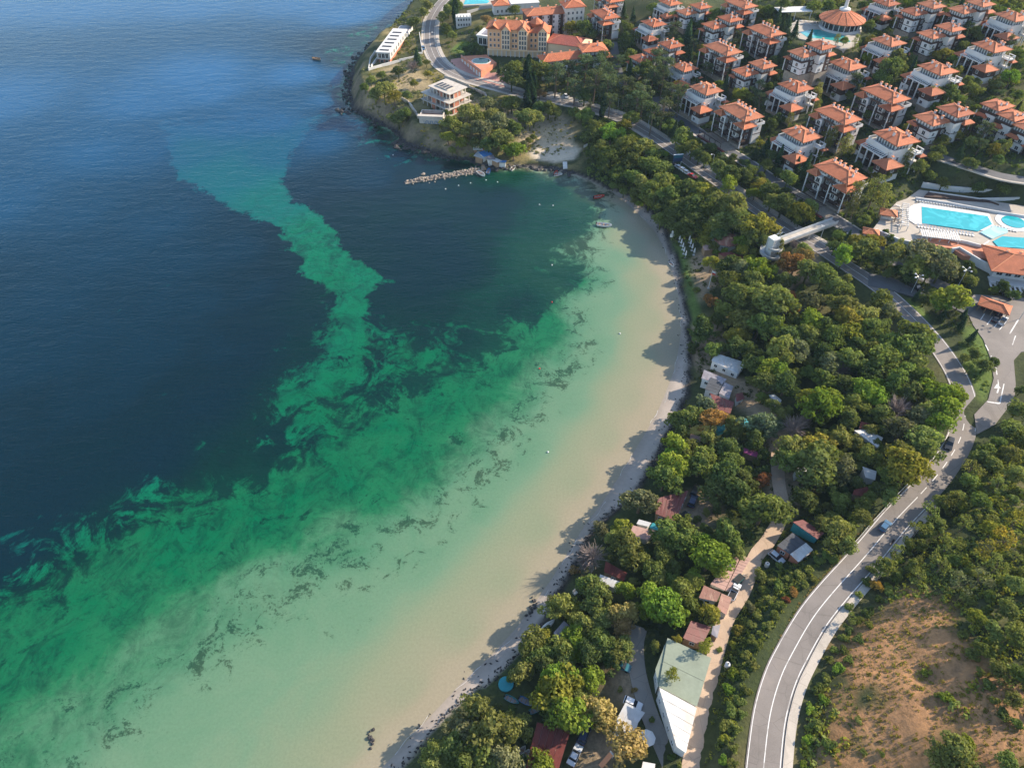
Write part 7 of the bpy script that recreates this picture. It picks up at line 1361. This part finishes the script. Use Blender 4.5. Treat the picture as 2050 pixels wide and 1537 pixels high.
# resort gardens
T('''1578 53 11 spruce;1559 34 9 spruce;1631 14 15 mid;1711 91 9 birch;1676 78 9 birch;1685 100 9 mid;1603 142 13 olive;1644 122 14 pine;1514 180 17 pine;1524 205 15 pine;1636 189 13 birch;1581 237 11 birch;1559 237 14 dark;1736 119 13 bright;1787 135 27 olive;1796 113 20 olive;1765 154 18 mid;1711 167 17 pine;1682 164 14 pine;1860 103 11 birch;1891 107 14 yelgreen;1875 110 10 yelgreen;2025 154 20 bright;1971 138 15 birch;1850 176 16 olive;1898 183 20 olive;1857 199 13 birch;1939 164 16 olive;2002 176 15 pine;1952 180 15 mid;1983 224 23 pine;1971 262 19 pine;1964 287 15 pine;1949 246 15 pine;1907 265 15 olive;1888 281 15 mid;1923 310 11 spruce;1939 322 10 tan;1869 313 15 mid;1841 332 17 mid;1815 319 15 birch;1812 300 12 birch;1660 284 17 birch;1692 291 17 birch;1650 270 13 birch;1511 310 8 spruce;1562 316 12 spruce;1597 335 11 spruce;1578 354 17 mid;1939 53 13 pine;1920 21 12 spruce;2028 81 13 pine;1560 345 10 dark;1535 330 14 mid;1545 310 14 dark;1620 235 12 dark;1545 250 15 dark;1640 310 12 dark;1740 230 14 mid;1720 250 12 dark;1740 300 14 dark;1850 250 14 dark;1840 290 12 mid;1880 300 14 dark;1800 340 14 dark;1770 350 14 mid;1750 340 10 olive;1900 340 14 mid;1930 350 14 dark;1980 340 12 mid;2010 375 14 mid;1960 370 12 dark;1860 350 12 mid;1550 120 12 dark;1480 110 13 pine;1560 150 12 pine;1580 110 10 spruce;1660 150 12 pine;1740 165 10 olive;1820 115 12 mid;1840 90 10 birch;1740 50 12 mid;1760 40 12 mid;1780 30 12 dark;1810 40 12 yelgreen;1950 120 12 mid;1930 90 11 mid;1960 60 11 mid;2000 60 12 mid;2040 110 14 mid;2040 130 14 dark;1920 140 12 mid;1990 130 12 olive;1920 200 14 mid;1935 215 14 pine;2000 250 14 dark;2005 290 14 dark;2000 320 12 dark;1990 205 15 dark;1480 70 11 pine;1415 70 12 pine;1400 50 12 dark;1380 45 12 mid;1390 90 12 pine;1360 85 10 mid;1370 30 10 mid;1520 20 12 mid;1540 15 12 mid;1500 30 9 spruce;1640 35 10 dark;1600 5 13 mid;1570 8 12 dark;1660 10 12 mid;1730 12 12 dark;1745 20 12 mid;1820 60 10 olive;1905 25 10 mid;1990 20 12 mid;2040 60 10 pine;1430 110 12 mid;1700 190 10 mid;1340 70 12 pine;1150 30 10 olive;1260 55 10 mid''')
# around the lower pool, the car park and the junction
T('''1731 498 28 olive;1745 485 20 yelgreen;1715 482 20 yelgreen;1787 508 27 olive;1800 500 18 birch;1850 508 36 greyolive;1875 515 32 greyolive;1835 528 28 mid;1885 537 28 greyolive;1822 551 18 dark;1858 548 20 mid;1908 594 30 yelgreen;1895 605 24 bright;1925 600 20 bright;1835 592 9 spruce;1854 600 14 dark;1929 632 9 spruce;1924 651 10 spruce;1945 675 12 spruce;1886 632 9 spruce;2010 573 14 dark;1990 580 10 mid;1672 494 16 dark;1699 476 9 spruce;1690 495 16 dark;1760 520 16 dark;1932 716 11 olive;1972 731 17 dark;1952 708 13 dark;1990 725 12 dark;1940 735 12 olive;1955 755 8 dark;1940 560 14 mid;1920 545 16 dark;1870 585 10 dark;1800 540 14 dark;1780 545 12 mid;1750 505 14 mid;1680 470 12 mid;1940 530 12 dark;2030 590 12 dark;
2038 819 22 olive;2024 857 24 olive;2001 891 22 mid;1969 914 20 olive;1944 963 22 mid;1886 1006 18 mid;1918 997 20 olive;2045 780 12 dark;2050 880 22 mid;2030 910 22 olive;1990 930 20 olive;2000 970 20 thin:olive;2040 950 22 olive;1960 1000 20 mid;1773 1131 23 mid;1795 1153 14 mid;1757 1172 10 yellow;1846 1157 20 thin:olive;1884 1134 22 thin:olive;1976 1093 26 thin:yelgreen;2014 1077 26 thin:yellow;1990 1060 20 yelgreen;2035 1040 22 thin:yelgreen;1925 1163 26 thin:greyolive;1963 1157 26 thin:greyolive;1957 1236 20 yelgreen;1900 1090 20 thin:mid;1860 1060 18 mid;1840 1090 16 mid;1930 1050 20 thin:olive;1880 1050 18 olive;1909 1508 38 olive;1880 1520 26 olive;2020 1528 24 mid;1935 1490 20 bright;1830 1130 16 mid;2000 1130 24 thin:olive;2040 1170 22 olive;2020 1220 22 olive;1990 1260 20 olive;2040 1280 24 mid;1970 1300 18 mid;2000 1340 20 olive;2045 1350 22 mid;2030 1400 18 olive;1820 1085 14 mid;1795 1098 20 thin:olive;1835 1062 22 thin:mid;1868 1030 24 thin:olive;1905 1000 22 thin:olive;1765 1150 18 thin:mid;1945 940 24 thin:olive;1975 905 22 mid;1700 1235 14 thin:olive''')
SHR = []
def S(s):
    for q in s.split(';'):
        f = q.split(); plant(float(f[0]), float(f[1]), float(f[2]), 'shrub:' + f[3])
S('''1893 1394 14 bright;1905 1400 10 bright;1875 1390 9 mid;1700 1320 14 mid;1680 1340 14 bright;1690 1300 12 mid;1660 1320 12 mid;1640 1380 14 mid;1625 1420 14 bright;1640 1450 14 mid;1660 1490 14 mid;1620 1480 12 bright;1610 1530 12 bright;1650 1400 12 bright;1730 1505 7 mid;1765 1510 8 mid;1655 1355 12 olive;1720 1280 14 dark;1700 1260 13 dark;1740 1225 14 dark;1720 1240 12 mid;1690 1275 12 mid;1670 1300 12 mid;1850 1345 8 yelgreen;1862 1345 7 yelgreen;1980 1370 12 mid;2010 1430 14 dark;2035 1450 14 mid;1720 1440 9 olive;1980 1190 14 mid;1940 1200 14 olive;1930 1270 12 mid;1945 1310 14 olive;1960 1345 12 mid;1990 1400 12 mid;
1530 1180 12 mid;1545 1160 12 olive;1560 1170 12 mid;1580 1160 11 mid;1600 1150 12 olive;1620 1140 12 mid;1640 1120 12 mid;1655 1110 12 mid;1590 1185 10 rust;1575 1200 9 rust;1560 1210 12 mid;1540 1200 12 olive;1520 1230 12 mid;1535 1250 12 olive;1550 1230 11 mid;1505 1250 12 olive;1500 1280 13 mid;1520 1290 12 mid;1490 1310 13 mid;1470 1350 14 bright;1490 1350 13 mid;1460 1380 15 bright;1480 1400 14 mid;1465 1420 14 mid;1455 1450 14 mid;1475 1460 13 mid;1450 1480 12 yelgreen;1470 1500 14 mid;1445 1520 12 bright;1465 1530 14 mid;1485 1430 12 mid;1495 1380 12 mid;1510 1330 12 olive;1480 1260 12 yelgreen;1470 1290 10 yelgreen;1440 1300 8 olive;1610 1170 10 mid;1630 1160 10 olive;1670 1120 10 mid;1690 1095 10 mid;1560 1130 10 mid;
1745 1140 10 mid;1790 1110 11 mid;1800 1120 10 bright;1820 1105 12 mid;1760 1200 12 dark;1780 1180 12 mid;1740 1250 10 mid;1735 1165 12 mid;1720 1190 10 mid;1700 1215 10 mid;1845 1050 12 mid;1870 1025 12 mid;1900 1025 12 olive;1930 1020 12 mid;1960 1040 12 olive;2000 1010 12 mid;2030 1000 12 olive;1430 560 8 mid;1395 580 8 mid;1415 640 9 tan;1395 690 8 dark;1380 660 6 olive;1300 950 8 mid;1320 940 8 bright;1330 880 10 mid;1345 880 10 olive;1230 1060 9 olive;1215 1080 10 greyolive;1150 1140 12 tan;1165 1160 10 tan;1095 1260 10 mid;1050 1330 10 mid;1020 1360 8 mid;1060 1395 12 olive;1085 1400 10 olive;1240 1380 8 olive;1270 1380 7 tan;1345 1515 9 mid;1360 1530 8 mid;1305 1440 7 mid''')
N_HAND = len(TR)
# fill the gaps in woods and gardens with smaller trees, away from roads and buildings
def near_road(x, y, m=1.0):
    for k, (cl, zc) in RC.items():
        if np.min(np.hypot(cl[:, 0] - x, cl[:, 1] - y)) < RW[k] / 2 + m + (2.2 if k == 'main' else 0): return True
    return False
EXA = np.array(EX)
def blocked(x, y, m=0.0): return bool(np.any(np.hypot(EXA[:, 0] - x, EXA[:, 1] - y) < EXA[:, 2] + m))
def fill(px, z, n, rlo, rhi, kinds, sep=.62, roadm=1.5, seed=1, maxr=1.0):
    poly = P2(ints(px, 2), z); rr = random.Random(seed); lo, hi = poly.min(0), poly.max(0); tries = 0; got = 0
    while got < n and tries < n * 60:
        tries += 1; x, y = rr.uniform(lo[0], hi[0]), rr.uniform(lo[1], hi[1])
        if not inside(np.array([x]), np.array([y]), poly)[0]: continue
        r = rr.uniform(rlo, rhi); kd = rr.choice(kinds)
        if blocked(x, y, r * .12) or near_road(x, y, r * .5 + roadm * .5) or inside(np.array([x]), np.array([y]), LOT)[0] or inside(np.array([x]), np.array([y]), DECK)[0] or inside(np.array([x]), np.array([y]), UDECK)[0]: continue
        if any((x - t[0]) ** 2 + (y - t[1]) ** 2 < ((r + t[2]) * sep) ** 2 for t in TR): continue
        k, c = kd.split(':'); TR.append([x, y, r, k, c]); got += 1
fill('1500,560 1700,560 1790,610 1870,690 1915,760 1910,850 1840,960 1760,1010 1660,1000 1560,860 1500,760 1440,690 1430,600', 7, 70, 1.7, 3.0, ['broad:mid', 'broad:dark', 'broad:olive', 'broad:mid'], .58, seed=2)
fill('1230,240 1340,320 1500,420 1640,510 1500,560 1400,470 1300,400 1220,350', 7, 55, 1.7, 3.0, ['broad:mid', 'broad:dark', 'broad:olive', 'broad:bright'], .58, seed=3)
fill('1250,170 1330,100 1420,60 1600,10 1800,0 2080,0 2080,360 1850,350 1700,420 1560,350 1400,260', 23, 300, 1.9, 3.6, ['broad:mid', 'pine:pine', 'broad:olive', 'broad:dark', 'birch:birch', 'spruce:spruce', 'broad:yelgreen', 'broad:mid', 'broad:bright', 'broad:olive'], .50, seed=4)
fill('1020,130 1110,130 1240,130 1330,170 1400,260 1340,280 1200,200 1100,185 1060,175', 15, 40, 1.8, 3.0, ['pine:pine', 'broad:dark', 'pine:pine', 'broad:mid'], .6, seed=5)
fill('1560,350 1700,455 1800,480 1900,520 1960,560 1900,590 1800,560 1700,520 1560,420 1400,310', 12.5, 45, 1.6, 2.8, ['broad:dark', 'broad:mid', 'broad:dark', 'broad:olive'], .6, seed=6)
fill('900,1480 1000,1400 1060,1300 1150,1180 1260,1080 1320,960 1380,860 1450,840 1560,900 1520,1060 1450,1180 1380,1280 1290,1300 1240,1300 1200,1330 1100,1420 1040,1537 870,1537', 4, 34, 1.4, 2.4, ['broad:mid', 'broad:dark', 'broad:olive'], .60, seed=7)
fill('1600,870 1760,880 1860,930 1760,1040 1690,1090 1600,1040 1610,960', 6, 25, 1.5, 2.6, ['broad:mid', 'broad:dark', 'broad:olive'], .62, seed=8)
fill('900,250 1040,230 1120,220 1080,270 1000,310 900,290', 6, 22, 1.6, 2.6, ['broad:mid', 'broad:olive', 'broad:greyolive'], .62, seed=9)
fill('1800,1060 1960,920 2060,830 2100,1000 2100,1500 1980,1420 1950,1280 1900,1180 1800,1170', 17, 60, 1.2, 2.2, ['shrub:mid', 'shrub:olive', 'broad:mid', 'shrub:olive', 'thin:olive'], .7, seed=10)
# ---- create them
def project(x, y, z):
    dy, dz = y, z - CAM_H; yc = dy * _c - dz * _s; vv = -(dy * _s + dz * _c)
    return 1025 + FPX * x / yc, 768.5 + FPX * vv / yc
def keep_road_clear():                                  # the photo shows the road as an open curve behind the trees
    rp = np.array([project(a, b, z) for (a, b), z in list(zip(*RC['main']))[::3] if b < 330 or True]); r2 = np.array([project(a, b, z) for (a, b), z in list(zip(*RC['upper']))[::3]]); out = []
    for i, t in enumerate(TR):
        x, y, r, k, c = t; z = ground(x, y); px, py = project(x, y, z + CY[k] * r); rp_ = r * FPX / (y * _c + (CAM_H - z) * _s); near = y * 0 + 1
        d1 = np.min(np.hypot(rp[:, 0] - px, rp[:, 1] - py)); d2 = np.min(np.hypot(r2[:, 0] - px, r2[:, 1] - py))
        if k == 'cypress' or c in ('yellow', 'birch'): out.append(t); continue
        if i >= N_HAND and (d1 < rp_ * .95 + 5 or d2 < rp_ * .5): continue
        if i < N_HAND and k != 'shrub' and d1 < rp_ * .5: continue
        out.append(t)
    TR[:] = out
keep_road_clear()
LP = [(n, *project(x, y, ground(x, y))) for n, x, y in LAND]
ORD = ['', 'second', 'third', 'fourth', 'fifth', 'sixth', 'seventh', 'eighth', 'ninth', 'tenth', 'eleventh', 'twelfth']
TR2 = []
cnt = {}
for (x, y, r, k, c) in TR:
    z = ground(x, y); px, py = project(x, y, z + CY[k] * r)
    best = min(LP, key=lambda q: (q[1] - px) ** 2 + (q[2] - py) ** 2); dx, dy = px - best[1], py - best[2]
    rel = ('right of' if dx > 0 else 'left of') if abs(dx) > abs(dy) * 1.1 else ('in front of' if dy > 0 else 'behind')
    size = '' if k in ('cypress', 'spruce') else ('big ' if r > 4.6 else ('small ' if r < 2.2 else ''))
    ds_ = size + ADJ[c] + ' ' + NOUN[k] if not (k == 'bare') else size + 'leafless grey tree'
    wl = lambda: len((ds_ + ' ' + rel + ' ' + best[0]).split()) + 2
    if wl() > 16 and size: ds_ = ds_[len(size):]
    if wl() > 16: ds_ = ds_.replace('broadleaf tree', 'tree')
    TR2.append((x, y, z, r, k, c, rel, best[0], math.hypot(dx, dy), ds_))
brd = sorted((i for i, t in enumerate(TR2) if t[4] == 'broad'), key=lambda i: -TR2[i][3] / (TR2[i][1] + 60) - (.02 if TR2[i][5] in ('tan', 'rust', 'yellow', 'bright', 'yelgreen') else 0))
LESS = set(brd[290:])
groups = {}
for i, t in enumerate(TR2):
    if i not in LESS: groups.setdefault((t[9], t[6], t[7]), []).append(i)
LAB = {}
for (d, rel, ln), ids in groups.items():
    ids.sort(key=lambda i: TR2[i][8])
    for n, i in enumerate(ids):
        if len(ids) == 1: LAB[i] = d + ' ' + rel + ' ' + ln
        else: LAB[i] = ((_o(n) + ' ') if n else '') + 'nearest ' + d + ' ' + rel + ' ' + ln
GRP = dict(broad='broadleaf trees of the campsite and gardens', birch='birches of the resort', pine='pines below the resort', spruce='spruces of the gardens', cypress='cypresses by the road', bare='leafless trees', shrub='shrubs of the slopes', thin='sparse trees of the slope')
CAT = dict(broad='tree', birch='tree', pine='tree', spruce='tree', cypress='tree', bare='tree', shrub='shrub', thin='tree')
nb = {}
order = sorted(range(len(TR2)), key=lambda i: TR2[i][1] - TR2[i][3] * 20)
for i in order:
    if i in LESS: continue
    x, y, z, r, k, c, rel, ln, ds, desc = TR2[i]
    vs = TREE[k]; cr, tk = vs[(i * 7 + int(x)) % len(vs)]
    t = bpy.data.objects.new(NM[k], None); C.objects.link(t); t.empty_display_size = .5
    t.location = (x, y, z - .05); t.rotation_euler = (0, 0, random.random() * 6.28); hz = random.uniform(.88, 1.14); t.scale = (r * random.uniform(.88, 1.18), r * random.uniform(.88, 1.18), r * hz); t.rotation_euler = (random.gauss(0, .05), random.gauss(0, .05), t.rotation_euler[2])
    lab = LAB[i]; tag(t, lab, CAT[k], GRP[k])
    o = link('stem' if k == 'shrub' else 'trunk', tk, t); o2 = link('foliage' if k == 'shrub' else 'crown', cr, t)
    if k != 'bare': o2.material_slots[0].link = 'OBJECT'; o2.material_slots[0].material = LEAF[c]

# the remaining smaller broadleaved trees of the woods: one mass, drawn from the same tree shapes
def lesser_trees():
    cols = sorted({TR2[i][5] for i in LESS}); coll = bpy.data.collections.new('tree_shapes'); idx = {}
    for c in cols:
        for v in range(4):
            cr, tk = TREE['broad'][v]; bm = bmesh.new(); bm.from_mesh(cr); n = len(bm.faces); bm.from_mesh(tk); bm.faces.ensure_lookup_table()
            for f in bm.faces[n:]: f.material_index = 1
            me = bpy.data.meshes.new('tree_shape'); bm.to_mesh(me); bm.free(); me.materials.clear(); me.materials.append(LEAF[c]); me.materials.append(M['bark'])
            o = bpy.data.objects.new('%03d_tree_shape' % len(idx), me); coll.objects.link(o); idx[(c, v)] = len(idx)
    L = sorted(LESS); me = bpy.data.meshes.new('small_trees'); me.from_pydata([(TR2[i][0], TR2[i][1], TR2[i][2] - .05) for i in L], [], [])
    setattr_f(me, 'size', [TR2[i][3] for i in L]); setattr_f(me, 'turn', [random.random() * 6.28 for _ in L]); q = me.attributes.new('shape', 'INT', 'POINT'); q.data.foreach_set('value', [idx[(TR2[i][5], i % 4)] for i in L])
    o = link('small_trees', me, kind='stuff'); o['label'] = 'smaller broadleaf trees filling the woods and gardens'
    ng = bpy.data.node_groups.new('plant_trees', 'GeometryNodeTree'); ng.interface.new_socket('Geometry', in_out='INPUT', socket_type='NodeSocketGeometry'); ng.interface.new_socket('Geometry', in_out='OUTPUT', socket_type='NodeSocketGeometry')
    N = ng.nodes; gi = N.new('NodeGroupInput'); go = N.new('NodeGroupOutput'); ip = N.new('GeometryNodeInstanceOnPoints'); ci = N.new('GeometryNodeCollectionInfo'); ci.inputs['Collection'].default_value = coll; ci.inputs['Separate Children'].default_value = True; ci.inputs['Reset Children'].default_value = True
    def at(n, tp): a = N.new('GeometryNodeInputNamedAttribute'); a.data_type = tp; a.inputs['Name'].default_value = n; return a.outputs['Attribute']
    cx = N.new('ShaderNodeCombineXYZ'); ng.links.new(at('turn', 'FLOAT'), cx.inputs[2]); ip.inputs['Pick Instance'].default_value = True
    ng.links.new(gi.outputs[0], ip.inputs['Points']); ng.links.new(ci.outputs[0], ip.inputs['Instance']); ng.links.new(at('shape', 'INT'), ip.inputs['Instance Index']); ng.links.new(cx.outputs[0], ip.inputs['Rotation']); ng.links.new(at('size', 'FLOAT'), ip.inputs['Scale']); ng.links.new(ip.outputs[0], go.inputs[0])
    o.modifiers.new('plant', 'NODES').node_group = ng
lesser_trees()
# undergrowth: bushes and weeds nobody could count
def undergrowth(px, z, dens, slo, shi, colr, seed, name, label, roadm=.6, keep=None):
    poly = P2(ints(px, 2), z); lo, hi = poly.min(0), poly.max(0); g = np.random.default_rng(seed); n = int((hi - lo).prod() * dens); n = min(n, 26000)
    x = g.uniform(lo[0], hi[0], n); y = g.uniform(lo[1], hi[1], n); m = inside(x, y, poly) & (lerpgrid(sdB, x, y) > 1.2)
    m &= (fbm(x, y, 7, 3) > -.35)
    for k, (cl, zc) in RC.items():
        for a in range(0, len(cl), 2): m &= np.hypot(x - cl[a, 0], y - cl[a, 1]) > RW[k] / 2 + roadm + (2.0 if k == 'main' else 0)
    for ex in EXA: m &= np.hypot(x - ex[0], y - ex[1]) > ex[2] * .85
    for pl in (LOT, DECK, UDECK): m &= ~inside(x, y, pl)
    if keep is not None: m &= keep(x, y, g)
    x, y = x[m], y[m]; zz = lerpgrid(Z, x, y); VV = []; TT = []
    s = g.uniform(slo, shi, len(x)) * (1 + .5 * fbm(x, y, 9, 2))
    per = 15; n = len(x); S_ = sphere_pts(n * per, g).reshape(n, per, 3); S_[:, :, 2] = np.abs(S_[:, :, 2]); P = np.stack([x, y, zz], 1)[:, None, :] + S_ * s[:, None, None] * np.array([1, 1, .75]) * g.uniform(.6, 1, (n, per, 1))
    tb = np.clip(.5 + .35 * fbm(x, y, 12, 3) + g.normal(0, .15, n), 0, 1); V, T_ = quads(P.reshape(-1, 3), S_.reshape(-1, 3), .42, g, np.repeat(tb, per), .6)
    sz = np.repeat(np.repeat(s, per), 4)[:, None]; ctr = np.repeat(P.reshape(-1, 3), 4, 0); V = ctr + (V - ctr) * sz * 1.25
    me = npmesh(name, V, np.arange(len(V)).reshape(-1, 4), False); setattr_f(me, 'tint', T_); me.materials.append(LEAF[colr]); o = link(name, me, kind='stuff'); o['label'] = label
    return len(x)
dhp = P2(ints('1690,1290 1730,1240 1800,1190 1850,1195 1900,1215 1925,1270 1945,1340 1960,1380 2010,1410 2060,1440 2060,1570 1690,1570 1640,1510 1680,1420 1660,1380 1690,1330', 2), 15)
bare_hill = lambda x, y, g: ~inside(x, y, dhp) | ((g.random(len(x)) < .6) & (fbm(x, y, 9, 3) > .44))
undergrowth('1600,1560 1640,1400 1720,1270 1800,1170 1940,990 2040,830 2200,860 2200,1600', 16, .55, .45, 1.15, 'olive', 1, 'undergrowth', 'dense olive scrub on the slope right of the main road', keep=bare_hill)
undergrowth('1600,1560 1640,1400 1720,1270 1800,1170 1940,990 2040,830 2200,860 2200,1600', 16, .35, .45, 1.1, 'yelgreen', 12, 'undergrowth', 'yellow green bushes among the scrub right of the main road', keep=bare_hill)
undergrowth('1600,1560 1640,1400 1720,1270 1800,1170 1940,990 2040,830 2200,860 2200,1600', 16, .5, .25, .6, 'yelgreen', 13, 'dry_grass', 'dry yellow green weeds on the hillside', keep=lambda x, y, g: g.random(len(x)) < .6)
undergrowth('1690,1290 1730,1240 1800,1190 1850,1195 1900,1215 1925,1270 1945,1340 1960,1380 2010,1410 2060,1440 2060,1570 1690,1570 1640,1510 1680,1420 1660,1380 1690,1330', 15, 1.7, .12, .34, 'tan', 21, 'dry_grass', 'short dry tan grass on the bare hillside', keep=lambda x, y, g: (fbm(x + 20, y, 10, 4) > -.12))
undergrowth('1690,1290 1730,1240 1800,1190 1850,1195 1900,1215 1925,1270 1945,1340 1960,1380 2010,1410 2060,1440 2060,1570 1690,1570 1640,1510 1680,1420 1660,1380 1690,1330', 15, .9, .15, .42, 'olive', 22, 'weeds', 'low olive weeds in patches on the bare hillside', keep=lambda x, y, g: (fbm(x, y + 40, 13, 4) > .16))
undergrowth('1380,1560 1440,1300 1510,1130 1570,1060 1640,1020 1720,1000 1800,980 1720,1100 1600,1240 1540,1400 1510,1560', 7, .9, .4, 1.0, 'mid', 2, 'undergrowth', 'green bushes on the bank between track and main road')
undergrowth('1380,1560 1440,1300 1510,1130 1570,1060 1640,1020 1720,1000 1800,980 1720,1100 1600,1240 1540,1400 1510,1560', 7, .35, .3, .8, 'yelgreen', 14, 'undergrowth', 'yellowing bushes on the bank between track and main road')
undergrowth('1480,1560 1500,1440 1530,1330 1590,1220 1700,1090 1800,980 1830,990 1720,1110 1610,1240 1550,1350 1520,1450 1510,1560', 8.5, 5.0, .10, .26, 'tan', 23, 'dry_grass', 'dry tan verge grass on the seaward side of the main road', roadm=-1.75)
undergrowth('1480,1560 1500,1440 1530,1330 1590,1220 1700,1090 1800,980 1830,990 1720,1110 1610,1240 1550,1350 1520,1450 1510,1560', 8.5, 3.0, .14, .34, 'olive', 24, 'weeds', 'low olive weeds on the seaward verge of the main road', roadm=-1.6, keep=lambda x, y, g: fbm(x, y, 6, 3) > -.1)
undergrowth('870,1560 1000,1390 1100,1240 1180,1120 1300,960 1390,760 1380,560 1330,460 1500,560 1700,560 1880,700 1920,850 1800,990 1560,1040 1450,1240 1380,1300 1330,1560', 5, .30, .4, 1.0, 'dark', 3, 'undergrowth', 'dark bushes under the campsite trees', keep=lambda x, y, g: fbm(x, y, 16, 3) > -.05)
undergrowth('1160,220 1340,310 1500,410 1640,500 1500,560 1400,470 1340,470 1250,380 1180,340', 6, .50, .5, 1.2, 'mid', 4, 'undergrowth', 'green thicket between the inner bay and the main road')
undergrowth('1250,170 1330,100 1420,60 1600,10 1800,-10 2100,-20 2100,380 1850,365 1760,470 1700,450 1560,350 1400,260', 22, .34, .5, 1.1, 'mid', 5, 'undergrowth', 'garden bushes between the resort houses')
undergrowth('1330,240 1500,350 1700,470 1800,490 1950,560 1900,590 1780,560 1640,490 1400,330', 12, .55, .5, 1.2, 'dark', 6, 'undergrowth', 'dark hedge growth between the two roads')
undergrowth('720,240 720,150 800,120 850,110 930,180 1060,200 1170,240 1150,290 1060,290 960,320 830,290', 7, .22, .4, 1.1, 'greyolive', 7, 'undergrowth', 'grey olive scrub on the promontory', keep=lambda x, y, g: fbm(x, y, 14, 3) > .02)
undergrowth('720,240 720,150 800,120 850,110 930,180 1060,200 1170,240 1150,290 1060,290 960,320 830,290', 7, .16, .4, .9, 'yelgreen', 17, 'undergrowth', 'yellow green scrub on the promontory', keep=lambda x, y, g: fbm(x + 50, y, 12, 3) > .1)
undergrowth('930,60 1000,30 1120,60 1240,60 1330,100 1300,260 1200,215 1080,180 1010,130 900,100 880,30', 16, .25, .4, 1.1, 'mid', 8, 'undergrowth', 'green bushes around the peach hotel')
undergrowth('1900,590 1960,640 1990,720 1990,790 1960,800 1930,710 1880,650 1830,600', 10, .35, .3, .8, 'mid', 9, 'undergrowth', 'low shrubs on the island between road and car park')
undergrowth('780,60 850,-5 880,-20 845,50 845,110 800,120', 8, .3, .4, 1.0, 'olive', 10, 'undergrowth', 'olive scrub on the coast by the far road')
# ---------------------------------------------------------------- thin sea haze
def haze():
    b = MB().box(-2500, -300, -5, 2500, 3500, 185); o = b.obj('haze', 'white', kind='stuff'); o['label'] = 'thin pale sea haze over the whole bay'
    m = bpy.data.materials.new('sea_haze'); m.use_nodes = True; t = m.node_tree; t.nodes.clear(); out = t.nodes.new('ShaderNodeOutputMaterial'); v = t.nodes.new('ShaderNodeVolumePrincipled'); v.inputs['Color'].default_value = (.55, .76, 1, 1); v.inputs['Density'].default_value = HAZE; v.inputs['Anisotropy'].default_value = .0
    t.links.new(v.outputs[0], out.inputs[1]); o.data.materials.clear(); o.data.materials.append(m)
HAZE = .000042
haze()
